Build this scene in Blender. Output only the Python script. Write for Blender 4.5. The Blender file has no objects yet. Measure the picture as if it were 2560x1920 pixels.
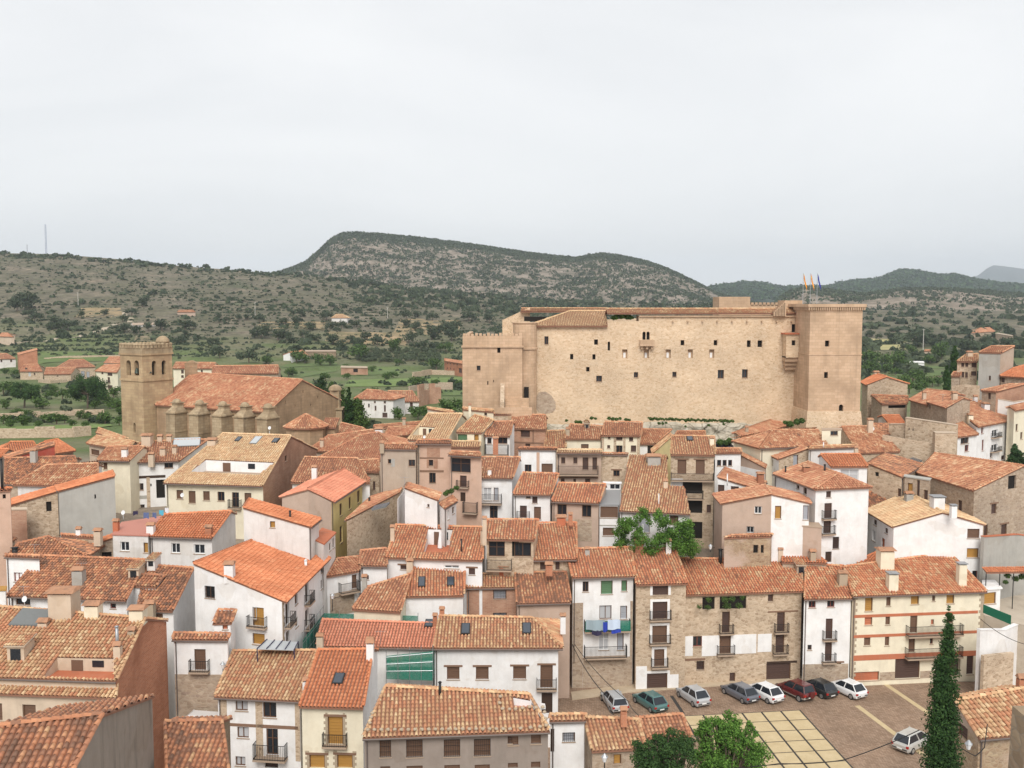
import bpy, math, random, re
import numpy as np
from mathutils import Vector, Matrix
random.seed(7); rng = np.random.default_rng(11)
S = bpy.context.scene
COL = S.collection
# ---------------------------------------------------------------- camera, sky, sun, exposure
CAMZ = 40.0
FPX, CX, CY = 2500.0, 1280.0, 960.0            # focal length in photo pixels (2560 wide)
PITCH = math.atan(202 / FPX)
cam_d = bpy.data.cameras.new('camera'); cam = bpy.data.objects.new('camera', cam_d); COL.objects.link(cam)
cam.location = (0, 0, CAMZ); cam.rotation_euler = (math.pi / 2 - PITCH, 0, 0)
cam_d.sensor_width = 36.0; cam_d.lens = 36.0 * FPX / 2560.0
cam_d.clip_start = 1.0; cam_d.clip_end = 40000.0
S.camera = cam
SUN_EL, SUN_AZ = math.radians(43), math.radians(180)     # azimuth clockwise from +Y: behind the camera, a little left
w = bpy.data.worlds.new('World'); S.world = w; w.use_nodes = True
nt = w.node_tree; nt.nodes.clear()
def N(t, **k):
    n = nt.nodes.new(t)
    for a, b in k.items(): setattr(n, a, b)
    return n
out = N('ShaderNodeOutputWorld'); bg = N('ShaderNodeBackground')
sky = N('ShaderNodeTexSky', sky_type='NISHITA', sun_disc=False, sun_elevation=SUN_EL, sun_rotation=SUN_AZ)
skm = N('ShaderNodeVectorMath', operation='SCALE'); skm.inputs['Scale'].default_value = 0.10
nt.links.new(sky.outputs[0], skm.inputs[0])
tc = N('ShaderNodeTexCoord'); mp = N('ShaderNodeMapping'); mp.inputs['Scale'].default_value = (1.0, 1.0, 3.6)
nt.links.new(tc.outputs['Generated'], mp.inputs[0])
n1 = N('ShaderNodeTexNoise'); n1.inputs['Scale'].default_value = 1.6; n1.inputs['Detail'].default_value = 7; n1.inputs['Roughness'].default_value = 0.52
n1.inputs['Distortion'].default_value = 0.6
nt.links.new(mp.outputs[0], n1.inputs[0])
cr = N('ShaderNodeValToRGB'); e = cr.color_ramp.elements
e[0].position = 0.34; e[0].color = (0.815, 0.825, 0.838, 1); e[1].position = 0.68; e[1].color = (0.955, 0.955, 0.953, 1)
nt.links.new(n1.outputs[0], cr.inputs[0])
mx = N('ShaderNodeMix', data_type='RGBA'); mx.inputs[0].default_value = 0.93
nt.links.new(skm.outputs[0], mx.inputs[6]); nt.links.new(cr.outputs[0], mx.inputs[7])
nt.links.new(mx.outputs[2], bg.inputs[0]); bg.inputs[1].default_value = 0.555
nt.links.new(bg.outputs[0], out.inputs[0])
sd = bpy.data.lights.new('sun', 'SUN'); sd.energy = 1.5; sd.angle = math.radians(30); sd.color = (1.0, 0.97, 0.92)
so = bpy.data.objects.new('sun', sd); COL.objects.link(so)
so.rotation_euler = (math.pi / 2 - SUN_EL, 0, -SUN_AZ + math.pi)
S.view_settings.view_transform = 'Standard'; S.view_settings.look = 'None'
S.view_settings.exposure = 0.97; S.view_settings.gamma = 1.0; S.view_settings.use_curve_mapping = False
S.render.engine = 'CYCLES'
S.cycles.max_bounces = 5; S.cycles.diffuse_bounces = 3; S.cycles.glossy_bounces = 2; S.cycles.transmission_bounces = 2
S.cycles.volume_bounces = 1; S.cycles.transparent_max_bounces = 6

# ---------------------------------------------------------------- pixel -> world (only used to survey where things stand)
VIEW = {'A': (0, 820), 'B': (640, 820), 'C': (1280, 820), 'D': (1920, 820), 'E': (0, 1160), 'F': (640, 1160), 'G': (1280, 1160), 'H': (1920, 1160),
        'I': (0, 1440), 'J': (640, 1440), 'K': (1280, 1440), 'L': (1920, 1440), 'M': (0, 540), 'N': (640, 540), 'P': (1280, 660), 'Q': (1920, 620)}
VS = 640.0 / 2212.0
def px(v, x, y):
    if v == 'O': return (float(x), float(y))
    if v == 'U': return (x * 2560 / 2212., y * 2560 / 2212.)
    o = VIEW[v]; return (o[0] + x * VS, o[1] + y * VS)
def pts(s):
    r = []; v = 'O'
    for t in s.split():
        m = re.match(r'([A-Z]?)(-?[\d.]+),(-?[\d.]+)$', t)
        if m.group(1): v = m.group(1)
        r.append(px(v, float(m.group(2)), float(m.group(3))))
    return r
def ray(p):
    dx, dy = (p[0] - CX) / FPX, (p[1] - CY) / FPX
    return Vector((dx, math.cos(PITCH) - dy * math.sin(PITCH), -math.sin(PITCH) - dy * math.cos(PITCH)))
O0 = Vector((0, 0, CAMZ))
def at(p, D):
    d = ray(p); return O0 + d * (D / d.y)
def onz(p, z):
    d = ray(p); return O0 + d * ((z - CAMZ) / d.z)
def onpl(p, P, n):
    d = ray(p); return O0 + d * ((P - O0).dot(n) / d.dot(n))
def proj(P):
    r = P - O0; c, s = math.cos(PITCH), math.sin(PITCH)
    dep = r.y * c - r.z * s; up = r.y * s + r.z * c
    return (CX + FPX * r.x / dep, CY - FPX * up / dep)

# ---------------------------------------------------------------- materials
MATS = {}
def mk(name):
    m = bpy.data.materials.new(name); m.use_nodes = True
    t = m.node_tree; b = t.nodes['Principled BSDF']; b.inputs['Roughness'].default_value = 0.9
    b.inputs['Specular IOR Level'].default_value = 0.2
    MATS[name] = m
    return m, t, b
def nd(t, ty, **k):
    n = t.nodes.new(ty)
    for a, b in k.items():
        if a.startswith('i_'): n.inputs[a[2:].replace('_', ' ')].default_value = b
        else: setattr(n, a, b)
    return n
def c4(c, k=1.0): return (c[0] * k, c[1] * k, c[2] * k, 1)
def plain(name, c, rough=0.8, metal=0.0, spec=0.3):
    m, t, b = mk(name); b.inputs['Base Color'].default_value = c4(c); b.inputs['Roughness'].default_value = rough
    b.inputs['Metallic'].default_value = metal; b.inputs['Specular IOR Level'].default_value = spec
    return m
def mixc(t, f, a, b, mode='MIX'):
    n = nd(t, 'ShaderNodeMix', data_type='RGBA', blend_type=mode)
    for s, v in ((0, f), (6, a), (7, b)):
        if isinstance(v, (int, float)): n.inputs[s].default_value = v
        elif isinstance(v, tuple): n.inputs[s].default_value = v if len(v) == 4 else c4(v)
        else: t.links.new(v, n.inputs[s])
    return n.outputs[2]
def ramp(t, f, stops, interp='LINEAR'):
    n = nd(t, 'ShaderNodeValToRGB'); cr = n.color_ramp; cr.interpolation = interp
    while len(cr.elements) < len(stops): cr.elements.new(0.5)
    for el, (p, c) in zip(cr.elements, stops):
        el.position = p; el.color = c4(c) if isinstance(c, tuple) else (c, c, c, 1)
    t.links.new(f, n.inputs[0]); return n.outputs[0]
def coord(t, scale=(1, 1, 1), rot=(0, 0, 0)):
    a = nd(t, 'ShaderNodeTexCoord'); m = nd(t, 'ShaderNodeMapping'); m.inputs['Scale'].default_value = scale; m.inputs['Rotation'].default_value = rot
    t.links.new(a.outputs['Object'], m.inputs[0]); return m.outputs[0]
def noise(t, v, s, d=4, r=0.55):
    n = nd(t, 'ShaderNodeTexNoise', i_Scale=s, i_Detail=d, i_Roughness=r); t.links.new(v, n.inputs['Vector']); return n.outputs[0]
def bump(t, b, h, st=0.3, dist=0.05):
    n = nd(t, 'ShaderNodeBump', i_Strength=st, i_Distance=dist); t.links.new(h, n.inputs['Height']); t.links.new(n.outputs[0], b.inputs['Normal'])
def plaster(name, c, dirt=0.35, dcol=(0.30, 0.25, 0.20)):
    m, t, b = mk(name); v = coord(t)
    f1 = ramp(t, noise(t, v, 0.55, 5), [(0.42, 0.0), (0.75, 1.0)])
    f2 = ramp(t, noise(t, coord(t, (1.6, 1.6, 0.22)), 1.0, 6, 0.68), [(0.50, 0.0), (0.8, 1.0)])
    f3 = ramp(t, noise(t, v, 1.7, 6, 0.7), [(0.35, 0.0), (0.7, 1.0)])
    a = mixc(t, f1, c4(c), c4(c, 0.86)); a = mixc(t, f3, a, mixc(t, 1.0, a, (0.93, 0.91, 0.89, 1), 'MULTIPLY')); g = nd(t, 'ShaderNodeMath', operation='MULTIPLY', i_Value=0.5)
    t.links.new(f2, g.inputs[0]); g.inputs[1].default_value = dirt
    cc = mixc(t, g.outputs[0], a, c4(dcol))
    rp = ramp(t, noise(t, coord(t), 0.30, 3, 0.5), [(0.605, 0.0), (0.62, 0.55)]); cc = mixc(t, rp, cc, mixc(t, 1.0, cc, (0.88, 0.85, 0.81, 1), 'MULTIPLY'))
    t.links.new(cc, b.inputs['Base Color'])
    bump(t, b, noise(t, v, 6, 5), 0.25, 0.04)
    return m
def rubble(name, cols, mortar, sc=3.0, patch=None, holes=0.0):
    m, t, b = mk(name); v = coord(t, (1, 1, 1.7))
    wv = nd(t, 'ShaderNodeVectorMath', operation='ADD'); wn = nd(t, 'ShaderNodeTexNoise', i_Scale=2.2, i_Detail=2.0); t.links.new(v, wn.inputs[0])
    ws = nd(t, 'ShaderNodeVectorMath', operation='SCALE', i_Scale=0.22); t.links.new(wn.outputs['Color'], ws.inputs[0])
    t.links.new(v, wv.inputs[0]); t.links.new(ws.outputs[0], wv.inputs[1])
    vo = nd(t, 'ShaderNodeTexVoronoi', i_Scale=sc); t.links.new(wv.outputs[0], vo.inputs['Vector'])
    ve = nd(t, 'ShaderNodeTexVoronoi', feature='DISTANCE_TO_EDGE', i_Scale=sc); t.links.new(wv.outputs[0], ve.inputs['Vector'])
    sx = nd(t, 'ShaderNodeSeparateColor'); t.links.new(vo.outputs['Color'], sx.inputs[0])
    n = len(cols); col = ramp(t, sx.outputs[0], [(i / max(1, n - 1), c) for i, c in enumerate(cols)])
    big = ramp(t, noise(t, coord(t), 0.25, 4), [(0.3, 0.82), (0.7, 1.12)])
    col = mixc(t, 1.0, col, big, 'MULTIPLY')
    ed = ramp(t, ve.outputs['Distance'], [(0.0, 1.0), (0.075, 0.0)])
    col = mixc(t, ed, col, c4(mortar))
    if patch:
        pf = ramp(t, noise(t, coord(t), 0.18, 5, 0.6), [(0.50, 0.0), (0.60, 1.0)])
        col = mixc(t, pf, col, c4(patch))
    if holes:
        v2 = nd(t, 'ShaderNodeTexVoronoi', i_Scale=sc * 1.25); t.links.new(wv.outputs[0], v2.inputs['Vector'])
        hf = ramp(t, v2.outputs['Distance'], [(0.0, holes), (0.20, holes), (0.32, 0.0)])
        s2 = nd(t, 'ShaderNodeSeparateColor'); t.links.new(v2.outputs['Color'], s2.inputs[0])
        hs = ramp(t, s2.outputs[1], [(0.55, 0.0), (0.62, 1.0)])
        hm = nd(t, 'ShaderNodeMath', operation='MULTIPLY'); t.links.new(hf, hm.inputs[0]); t.links.new(hs, hm.inputs[1])
        col = mixc(t, hm.outputs[0], col, (0.16, 0.10, 0.055, 1))
    t.links.new(col, b.inputs['Base Color'])
    bump(t, b, ve.outputs['Distance'], 0.5, 0.08)
    return m
def ashlar(name, c1, c2, mortar, w=0.62, h=0.32, rot=0.35, stain=0.25):
    m, t, b = mk(name); g = nd(t, 'ShaderNodeTexCoord'); sp = nd(t, 'ShaderNodeSeparateXYZ'); t.links.new(g.outputs['Object'], sp.inputs[0])
    a = nd(t, 'ShaderNodeMath', operation='MULTIPLY_ADD'); t.links.new(sp.outputs[1], a.inputs[0]); a.inputs[1].default_value = rot; t.links.new(sp.outputs[0], a.inputs[2])
    cb = nd(t, 'ShaderNodeCombineXYZ'); t.links.new(a.outputs[0], cb.inputs[0]); t.links.new(sp.outputs[2], cb.inputs[1])
    br = nd(t, 'ShaderNodeTexBrick', i_Scale=1.0); br.inputs['Brick Width'].default_value = w; br.inputs['Row Height'].default_value = h
    br.inputs['Mortar Size'].default_value = 0.045 * h; br.inputs['Color1'].default_value = c4(c1); br.inputs['Color2'].default_value = c4(c2); br.inputs['Mortar'].default_value = c4(mortar)
    t.links.new(cb.outputs[0], br.inputs['Vector'])
    v = coord(t)
    col = mixc(t, ramp(t, noise(t, v, 0.3, 6, 0.62), [(0.45, 0.0), (0.75, 1.0)]), br.outputs['Color'], c4(c2, 0.72))
    st = ramp(t, noise(t, coord(t, (1.4, 1.4, 0.12)), 1.0, 5, 0.6), [(0.5, 0.0), (0.8, stain)])
    col = mixc(t, st, col, (0.11, 0.085, 0.06, 1))
    t.links.new(col, b.inputs['Base Color']); bump(t, b, br.outputs['Fac'], 0.35, -0.03)
    return m
def tilemat(name, stops, lichen=0.25, lcol=(0.10, 0.075, 0.06)):
    m, t, b = mk(name); at_ = nd(t, 'ShaderNodeAttribute', attribute_name='tc')
    soft = lambda c: tuple(x * 0.86 + 0.14 * y for x, y in zip(c, (0.56 * (c[0] + 0.25), 0.40 * (c[0] + 0.25), 0.30 * (c[0] + 0.25))))
    stops = [(p, tuple(min(0.78, x * 1.14) for x in soft(c))) for p, c in stops]
    col = ramp(t, at_.outputs['Fac'], stops)
    v = coord(t)
    big = ramp(t, noise(t, v, 0.35, 4), [(0.3, 0.86), (0.7, 1.1)])
    col = mixc(t, 1.0, col, big, 'MULTIPLY')
    f = ramp(t, noise(t, v, 2.6, 6, 0.65), [(0.55, 0.0), (0.72, lichen)])
    col = mixc(t, f, col, c4(lcol))
    f2 = ramp(t, noise(t, v, 9.0, 4, 0.7), [(0.3, 0.88), (0.7, 1.1)])
    col = mixc(t, 1.0, col, f2, 'MULTIPLY')
    t.links.new(col, b.inputs['Base Color']); b.inputs['Roughness'].default_value = 0.85
    return m
ORA, CRE, RED, BRO, TAN = (0.50, 0.165, 0.070), (0.60, 0.37, 0.185), (0.36, 0.105, 0.055), (0.19, 0.095, 0.06), (0.44, 0.24, 0.125)
tilemat('tile_mix', [(0.0, (0.22, 0.10, 0.06)), (0.12, (0.42, 0.14, 0.07)), (0.4, (0.53, 0.19, 0.085)), (0.65, (0.57, 0.26, 0.13)), (0.85, (0.54, 0.33, 0.18)), (1.0, (0.68, 0.47, 0.27))], 0.35)
tilemat('tile_cream', [(0.0, (0.40, 0.16, 0.08)), (0.25, (0.50, 0.22, 0.11)), (0.5, TAN), (0.75, (0.56, 0.36, 0.19)), (1.0, (0.66, 0.48, 0.28))], 0.30)
tilemat('tile_pale', [(0.0, (0.50, 0.27, 0.15)), (0.3, (0.56, 0.35, 0.19)), (0.7, (0.62, 0.43, 0.24)), (1.0, (0.68, 0.52, 0.32))], 0.25)
tilemat('tile_red', [(0.0, (0.22, 0.11, 0.07)), (0.2, (0.37, 0.145, 0.075)), (0.55, (0.465, 0.20, 0.10)), (0.8, (0.53, 0.285, 0.155)), (1.0, (0.62, 0.44, 0.265))], 0.38)
tilemat('tile_new', [(0.0, (0.46, 0.135, 0.05)), (0.6, (0.54, 0.175, 0.07)), (1.0, (0.60, 0.24, 0.11))], 0.12)
tilemat('tile_pink', [(0.0, (0.52, 0.175, 0.10)), (0.6, (0.60, 0.215, 0.125)), (1.0, (0.64, 0.27, 0.165))], 0.05)
tilemat('tile_brown', [(0.0, (0.13, 0.078, 0.055)), (0.3, (0.26, 0.125, 0.075)), (0.55, (0.42, 0.165, 0.08)), (0.8, (0.50, 0.215, 0.105)), (1.0, (0.56, 0.36, 0.19))], 0.5)
tilemat('tile_church', [(0.0, (0.30, 0.11, 0.06)), (0.3, (0.42, 0.165, 0.085)), (0.7, (0.485, 0.225, 0.12)), (1.0, (0.57, 0.38, 0.22))], 0.3)
plaster('white', (0.83, 0.82, 0.81), 0.18)
plaster('white_old', (0.74, 0.71, 0.68), 0.3)
plaster('cream', (0.80, 0.73, 0.57), 0.15)
plaster('beige', (0.62, 0.50, 0.38), 0.3)
plaster('sand', (0.47, 0.38, 0.30), 0.5)
plaster('pinkish', (0.60, 0.41, 0.31), 0.35)
plaster('rose_beige', (0.52, 0.39, 0.31), 0.25)
plaster('yellow', (0.80, 0.65, 0.29), 0.15)
plaster('light_yellow', (0.80, 0.68, 0.36), 0.2)
plaster('cement', (0.42, 0.405, 0.37), 0.35, (0.2, 0.19, 0.17))
plaster('dark_cement', (0.30, 0.255, 0.215), 0.7, (0.10, 0.09, 0.075))
plaster('grey_brown', (0.30, 0.25, 0.215), 0.5, (0.2, 0.17, 0.14))
plaster('redwall', (0.36, 0.075, 0.05), 0.3)
plaster('terracotta', (0.50, 0.17, 0.09), 0.3)
rubble('stone', [(0.30, 0.22, 0.155), (0.42, 0.325, 0.24), (0.35, 0.26, 0.19), (0.48, 0.385, 0.29), (0.32, 0.24, 0.185)], (0.44, 0.355, 0.27), 2.6)
rubble('stone_tan', [(0.44, 0.325, 0.225), (0.55, 0.43, 0.31), (0.36, 0.26, 0.175), (0.60, 0.48, 0.355)], (0.57, 0.455, 0.335), 2.6)
rubble('stone_dark', [(0.20, 0.14, 0.09), (0.31, 0.23, 0.15), (0.25, 0.18, 0.12), (0.37, 0.28, 0.19)], (0.24, 0.19, 0.14), 2.6)
rubble('stone_patch', [(0.28, 0.19, 0.12), (0.40, 0.28, 0.18), (0.32, 0.23, 0.15), (0.45, 0.34, 0.22)], (0.40, 0.31, 0.22), 3.0, patch=(0.47, 0.36, 0.29))
rubble('castle_stone', [(0.58, 0.425, 0.28), (0.66, 0.505, 0.35), (0.54, 0.385, 0.245), (0.69, 0.54, 0.385)], (0.65, 0.50, 0.35), 2.5, holes=0.5)
ashlar('castle_ashlar', (0.595, 0.42, 0.285), (0.52, 0.36, 0.235), (0.45, 0.315, 0.205), 0.85, 0.42)
ashlar('church_ashlar', (0.46, 0.315, 0.20), (0.38, 0.26, 0.16), (0.34, 0.24, 0.15), 0.9, 0.42, 0.5, 0.45)
ashlar('church_tower_stone', (0.50, 0.37, 0.22), (0.40, 0.275, 0.165), (0.37, 0.27, 0.17), 0.95, 0.45, 0.5, 0.3)
ashlar('buttress_stone', (0.46, 0.36, 0.235), (0.36, 0.265, 0.165), (0.29, 0.22, 0.14), 0.8, 0.42, 0.5, 0.7)
ashlar('brick', (0.50, 0.215, 0.12), (0.41, 0.165, 0.09), (0.50, 0.36, 0.27), 0.5, 0.15, 0.75, 0.12)
ashlar('brick_worn', (0.47, 0.28, 0.19), (0.40, 0.21, 0.135), (0.52, 0.41, 0.32), 0.4, 0.14, 0.5, 0.25)
plain('wood', (0.13, 0.065, 0.035)); plain('dark_wood', (0.055, 0.032, 0.022)); plain('beam', (0.22, 0.13, 0.085))
plain('shutter_brown', (0.15, 0.085, 0.055), 0.6); plain('shutter_dark', (0.085, 0.05, 0.04), 0.6); plain('ochre_wood', (0.40, 0.21, 0.05), 0.6)
plain('green_blind', (0.10, 0.19, 0.10), 0.7); plain('grey_shutter', (0.36, 0.37, 0.40), 0.5)
plain('glass_dark', (0.018, 0.022, 0.028), 0.08, 0, 0.5); plain('interior_shade', (0.016, 0.013, 0.011), 1.0)  # near-black fill for openings: the unlit depth behind them is put into the colour
plain('curtain', (0.45, 0.45, 0.46), 0.8); plain('white_paint', (0.78, 0.78, 0.77), 0.5)
plain('iron', (0.035, 0.033, 0.032), 0.5, 0.4); plain('metal_grey', (0.42, 0.43, 0.44), 0.4, 0.7); plain('zinc', (0.35, 0.36, 0.37), 0.45, 0.5)
plain('slab', (0.40, 0.30, 0.22)); plain('solar', (0.06, 0.07, 0.085), 0.25, 0, 0.5); plain('panel_grey', (0.16, 0.165, 0.16), 0.4)
plain('dish_white', (0.72, 0.72, 0.72), 0.5); plain('frame_red', (0.24, 0.075, 0.055), 0.6); plain('mortar', (0.50, 0.40, 0.30))
plain('rubber', (0.02, 0.02, 0.02), 0.7); plain('lamp_red', (0.35, 0.02, 0.015), 0.25); plain('plate_white', (0.75, 0.75, 0.72), 0.5)
plain('red_floor', (0.46, 0.20, 0.15), 0.7); plain('stone_plain', (0.40, 0.32, 0.23)); plain('rust', (0.28, 0.09, 0.04))

# ---------------------------------------------------------------- mesh helpers
class MB:
    def __init__(s): s.v = []; s.f = []; s.m = []
    def poly(s, ps, m=0):
        i = len(s.v); s.v += [tuple(p) for p in ps]; s.f.append(list(range(i, i + len(ps)))); s.m.append(m)
    def hexa(s, b, t, m=0):                     # bottom 4, top 4 (same winding, counter-clockwise from above)
        i = len(s.v); s.v += [tuple(p) for p in b] + [tuple(p) for p in t]
        for q in ((3, 2, 1, 0), (4, 5, 6, 7), (0, 1, 5, 4), (1, 2, 6, 5), (2, 3, 7, 6), (3, 0, 4, 7)):
            s.f.append([i + k for k in q]); s.m.append(m)
    def box(s, x0, x1, y0, y1, z0, z1, m=0):
        s.hexa([(x0, y0, z0), (x1, y0, z0), (x1, y1, z0), (x0, y1, z0)], [(x0, y0, z1), (x1, y0, z1), (x1, y1, z1), (x0, y1, z1)], m)
    def lbox(s, fr, s0, s1, n0, n1, z0, z1, m=0):   # box in a wall frame: along, outward, up
        P, a, n = fr
        g = lambda x, y, z: P + a * x + n * y + Vector((0, 0, z))
        s.hexa([g(s0, n1, z0), g(s1, n1, z0), g(s1, n0, z0), g(s0, n0, z0)], [g(s0, n1, z1), g(s1, n1, z1), g(s1, n0, z1), g(s0, n0, z1)], m)
    def tube(s, p0, p1, r0, r1=None, k=6, m=0, cap=True):
        r1 = r0 if r1 is None else r1; p0 = Vector(p0); p1 = Vector(p1); d = (p1 - p0).normalized()
        a = d.orthogonal().normalized(); b = d.cross(a); i = len(s.v)
        for p, r in ((p0, r0), (p1, r1)):
            for j in range(k):
                t = 2 * math.pi * j / k; s.v.append(tuple(p + a * (r * math.cos(t)) + b * (r * math.sin(t))))
        for j in range(k):
            s.f.append([i + j, i + (j + 1) % k, i + k + (j + 1) % k, i + k + j]); s.m.append(m)
        if cap:
            s.f.append([i + j for j in range(k)][::-1]); s.m.append(m); s.f.append([i + k + j for j in range(k)]); s.m.append(m)
    def lathe(s, c, prof, k=12, m=0, rot=0.0):       # prof: (radius, z)
        i = len(s.v); c = Vector(c)
        for r, z in prof:
            for j in range(k):
                t = 2 * math.pi * j / k + rot; s.v.append((c.x + r * math.cos(t), c.y + r * math.sin(t), c.z + z))
        for q in range(len(prof) - 1):
            for j in range(k):
                s.f.append([i + q * k + j, i + q * k + (j + 1) % k, i + (q + 1) * k + (j + 1) % k, i + (q + 1) * k + j]); s.m.append(m)
        s.f.append([i + (len(prof) - 1) * k + j for j in range(k)]); s.m.append(m)
    def build(s, name, mats, parent=None, smooth=False):
        me = bpy.data.meshes.new(name); me.from_pydata(s.v, [], s.f)
        for q in ([mats] if isinstance(mats, str) else mats): me.materials.append(MATS[q])
        if any(s.m): me.polygons.foreach_set('material_index', s.m)
        if smooth: me.polygons.foreach_set('use_smooth', [True] * len(s.f))
        return link(name, me, parent)
def link(name, me, parent=None):
    o = bpy.data.objects.new(name, me); COL.objects.link(o)
    if parent is not None:
        o.parent = parent; o.matrix_parent_inverse = world_of(parent).inverted()
    return o
def world_of(o):
    m = o.matrix_basis.copy()
    return m if o.parent is None else world_of(o.parent) @ o.matrix_parent_inverse @ m
LABELS = {}
def tag(o, label, cat=None, group=None, kind=None):
    if label: o['label'] = label
    if cat: o['category'] = cat
    if group: o['group'] = group
    if kind: o['kind'] = kind
    return o
def empty(name, loc, label, cat, group=None, rz=0.0):
    o = bpy.data.objects.new(name, None); COL.objects.link(o); o.location = loc; o.rotation_euler = (0, 0, rz); o.empty_display_size = 0.5
    return tag(o, label, cat, group)
def copy_tree(o, parent=None):
    c = o.copy(); COL.objects.link(c)
    if parent is not None: c.parent = parent
    for ch in o.children: copy_tree(ch, c)
    return c
def npmesh(name, V, Fq, mat, parent=None, fattr=None, smooth=False):
    """numpy mesh: V (n,3), Fq (m,k) of one polygon size, fattr float per face -> 'tc'"""
    me = bpy.data.meshes.new(name); n, (m, k) = len(V), Fq.shape
    me.vertices.add(n); me.vertices.foreach_set('co', V.astype(np.float32).ravel())
    me.loops.add(m * k); me.loops.foreach_set('vertex_index', Fq.astype(np.int32).ravel())
    me.polygons.add(m); me.polygons.foreach_set('loop_start', np.arange(0, m * k, k, dtype=np.int32))
    me.update(calc_edges=True)
    for q in ([mat] if isinstance(mat, str) else mat): me.materials.append(MATS[q])
    if fattr is not None:
        a = me.attributes.new('tc', 'FLOAT', 'FACE'); a.data.foreach_set('value', fattr.astype(np.float32))
    if smooth: me.polygons.foreach_set('use_smooth', np.ones(m, dtype=bool))
    return link(name, me, parent)
# ---------------------------------------------------------------- terrain
def lerp_tab(tab, x):
    return float(np.interp(x, [a for a, _ in tab], [b for _, b in tab]))
RIGHT = [(10, -3), (40, -3), (75, -0.4), (107.5, -0.25), (109, 3), (114, 6), (120, 9), (130, 12.5), (140, 14.5), (145, 15.5), (150, 16.5), (170, 17), (200, 13), (260, 9.5), (480, 7)]
LEFT = [(10, -4), (40, -4), (75, 1.0), (92, 4.5), (108, 11), (120, 13), (150, 16), (185, 15), (230, 12), (260, 10.5), (480, 7)]
FARR = [(10, -3), (40, -3), (75, -0.4), (103.5, -0.25), (106, 1), (118, 8), (130, 11), (150, 15), (180, 15), (230, 9), (480, 7)]
LT = np.array(LEFT, float); RT = np.array(RIGHT, float); FT = np.array(FARR, float)
SKY_L = [(-900, 610), (-300, 622), (0, 633), (150, 636), (300, 648), (480, 668), (640, 680), (760, 686), (900, 704), (1100, 728), (1300, 748), (1500, 757), (1800, 764), (2100, 775), (2600, 780), (3500, 770)]
def sstep(a, b, x): t = np.clip((x - a) / (b - a), 0, 1); return t * t * (3 - 2 * t)
def vnoise(x, y, s, seed=0):
    """cheap smooth value noise (numpy)"""
    x = x / s + seed * 17.3; y = y / s - seed * 9.1
    xi, yi = np.floor(x), np.floor(y); fx, fy = x - xi, y - yi
    fx = fx * fx * (3 - 2 * fx); fy = fy * fy * (3 - 2 * fy)
    h = lambda a, b: np.modf(np.abs(np.sin(a * 127.1 + b * 311.7 + seed) * 43758.5453))[0]
    return (h(xi, yi) * (1 - fx) + h(xi + 1, yi) * fx) * (1 - fy) + (h(xi, yi + 1) * (1 - fx) + h(xi + 1, yi + 1) * fx) * fy - 0.5
def gzn(X, Y):
    X = np.asarray(X, float); Y = np.asarray(Y, float); Yc = np.maximum(Y, 10.0)
    r = np.interp(Yc, RT[:, 0], RT[:, 1]); l = np.interp(Yc, LT[:, 0], LT[:, 1]); f = np.interp(Yc, FT[:, 0], FT[:, 1])
    k = sstep(-30, -2, X); near = l * (1 - k) + r * k
    k2 = sstep(50, 56, X) * (Yc > 0); near = near * (1 - k2) + f * k2
    # hills beyond the valley
    pxx = CX + FPX * X / np.maximum(Yc, 50)
    sk = np.interp(pxx, [a for a, _ in SKY_L], [b for _, b in SKY_L])
    Dc = 1100.0; zc = CAMZ + (758 - sk) / FPX * Dc
    t = np.clip((Yc - 500) / (Dc - 500), 0, 1); t2 = t * 0.82 + 0.18 * t * t
    hill = 7 + (zc - 7) * t2
    hill = hill + vnoise(X, Y, 120, 3) * 6 * sstep(520, 700, Yc) * (1 - sstep(1000, 1100, Yc)) + vnoise(X, Y, 37, 4) * 1.5 * sstep(250, 400, Yc)
    back = zc - (zc - 30) * sstep(1130, 1500, Yc)
    far = np.where(Yc > Dc, back, hill)
    g = sstep(300, 500, Yc)
    z = near * (1 - g) + far * g
    # cultivated terraces, stepped
    h = 1.9; q = (z + vnoise(X, Y, 60, 8) * 1.6) / h; fr = q - np.floor(q)
    st = (np.floor(q) + sstep(0.72, 1.0, fr)) * h - vnoise(X, Y, 60, 8) * 1.6
    kt = sstep(165, 190, Yc) * (1 - sstep(1000, 1090, Yc)) * 0.85
    return z * (1 - kt) + st * kt
def gz(x, y): return float(gzn(x, y))

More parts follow.
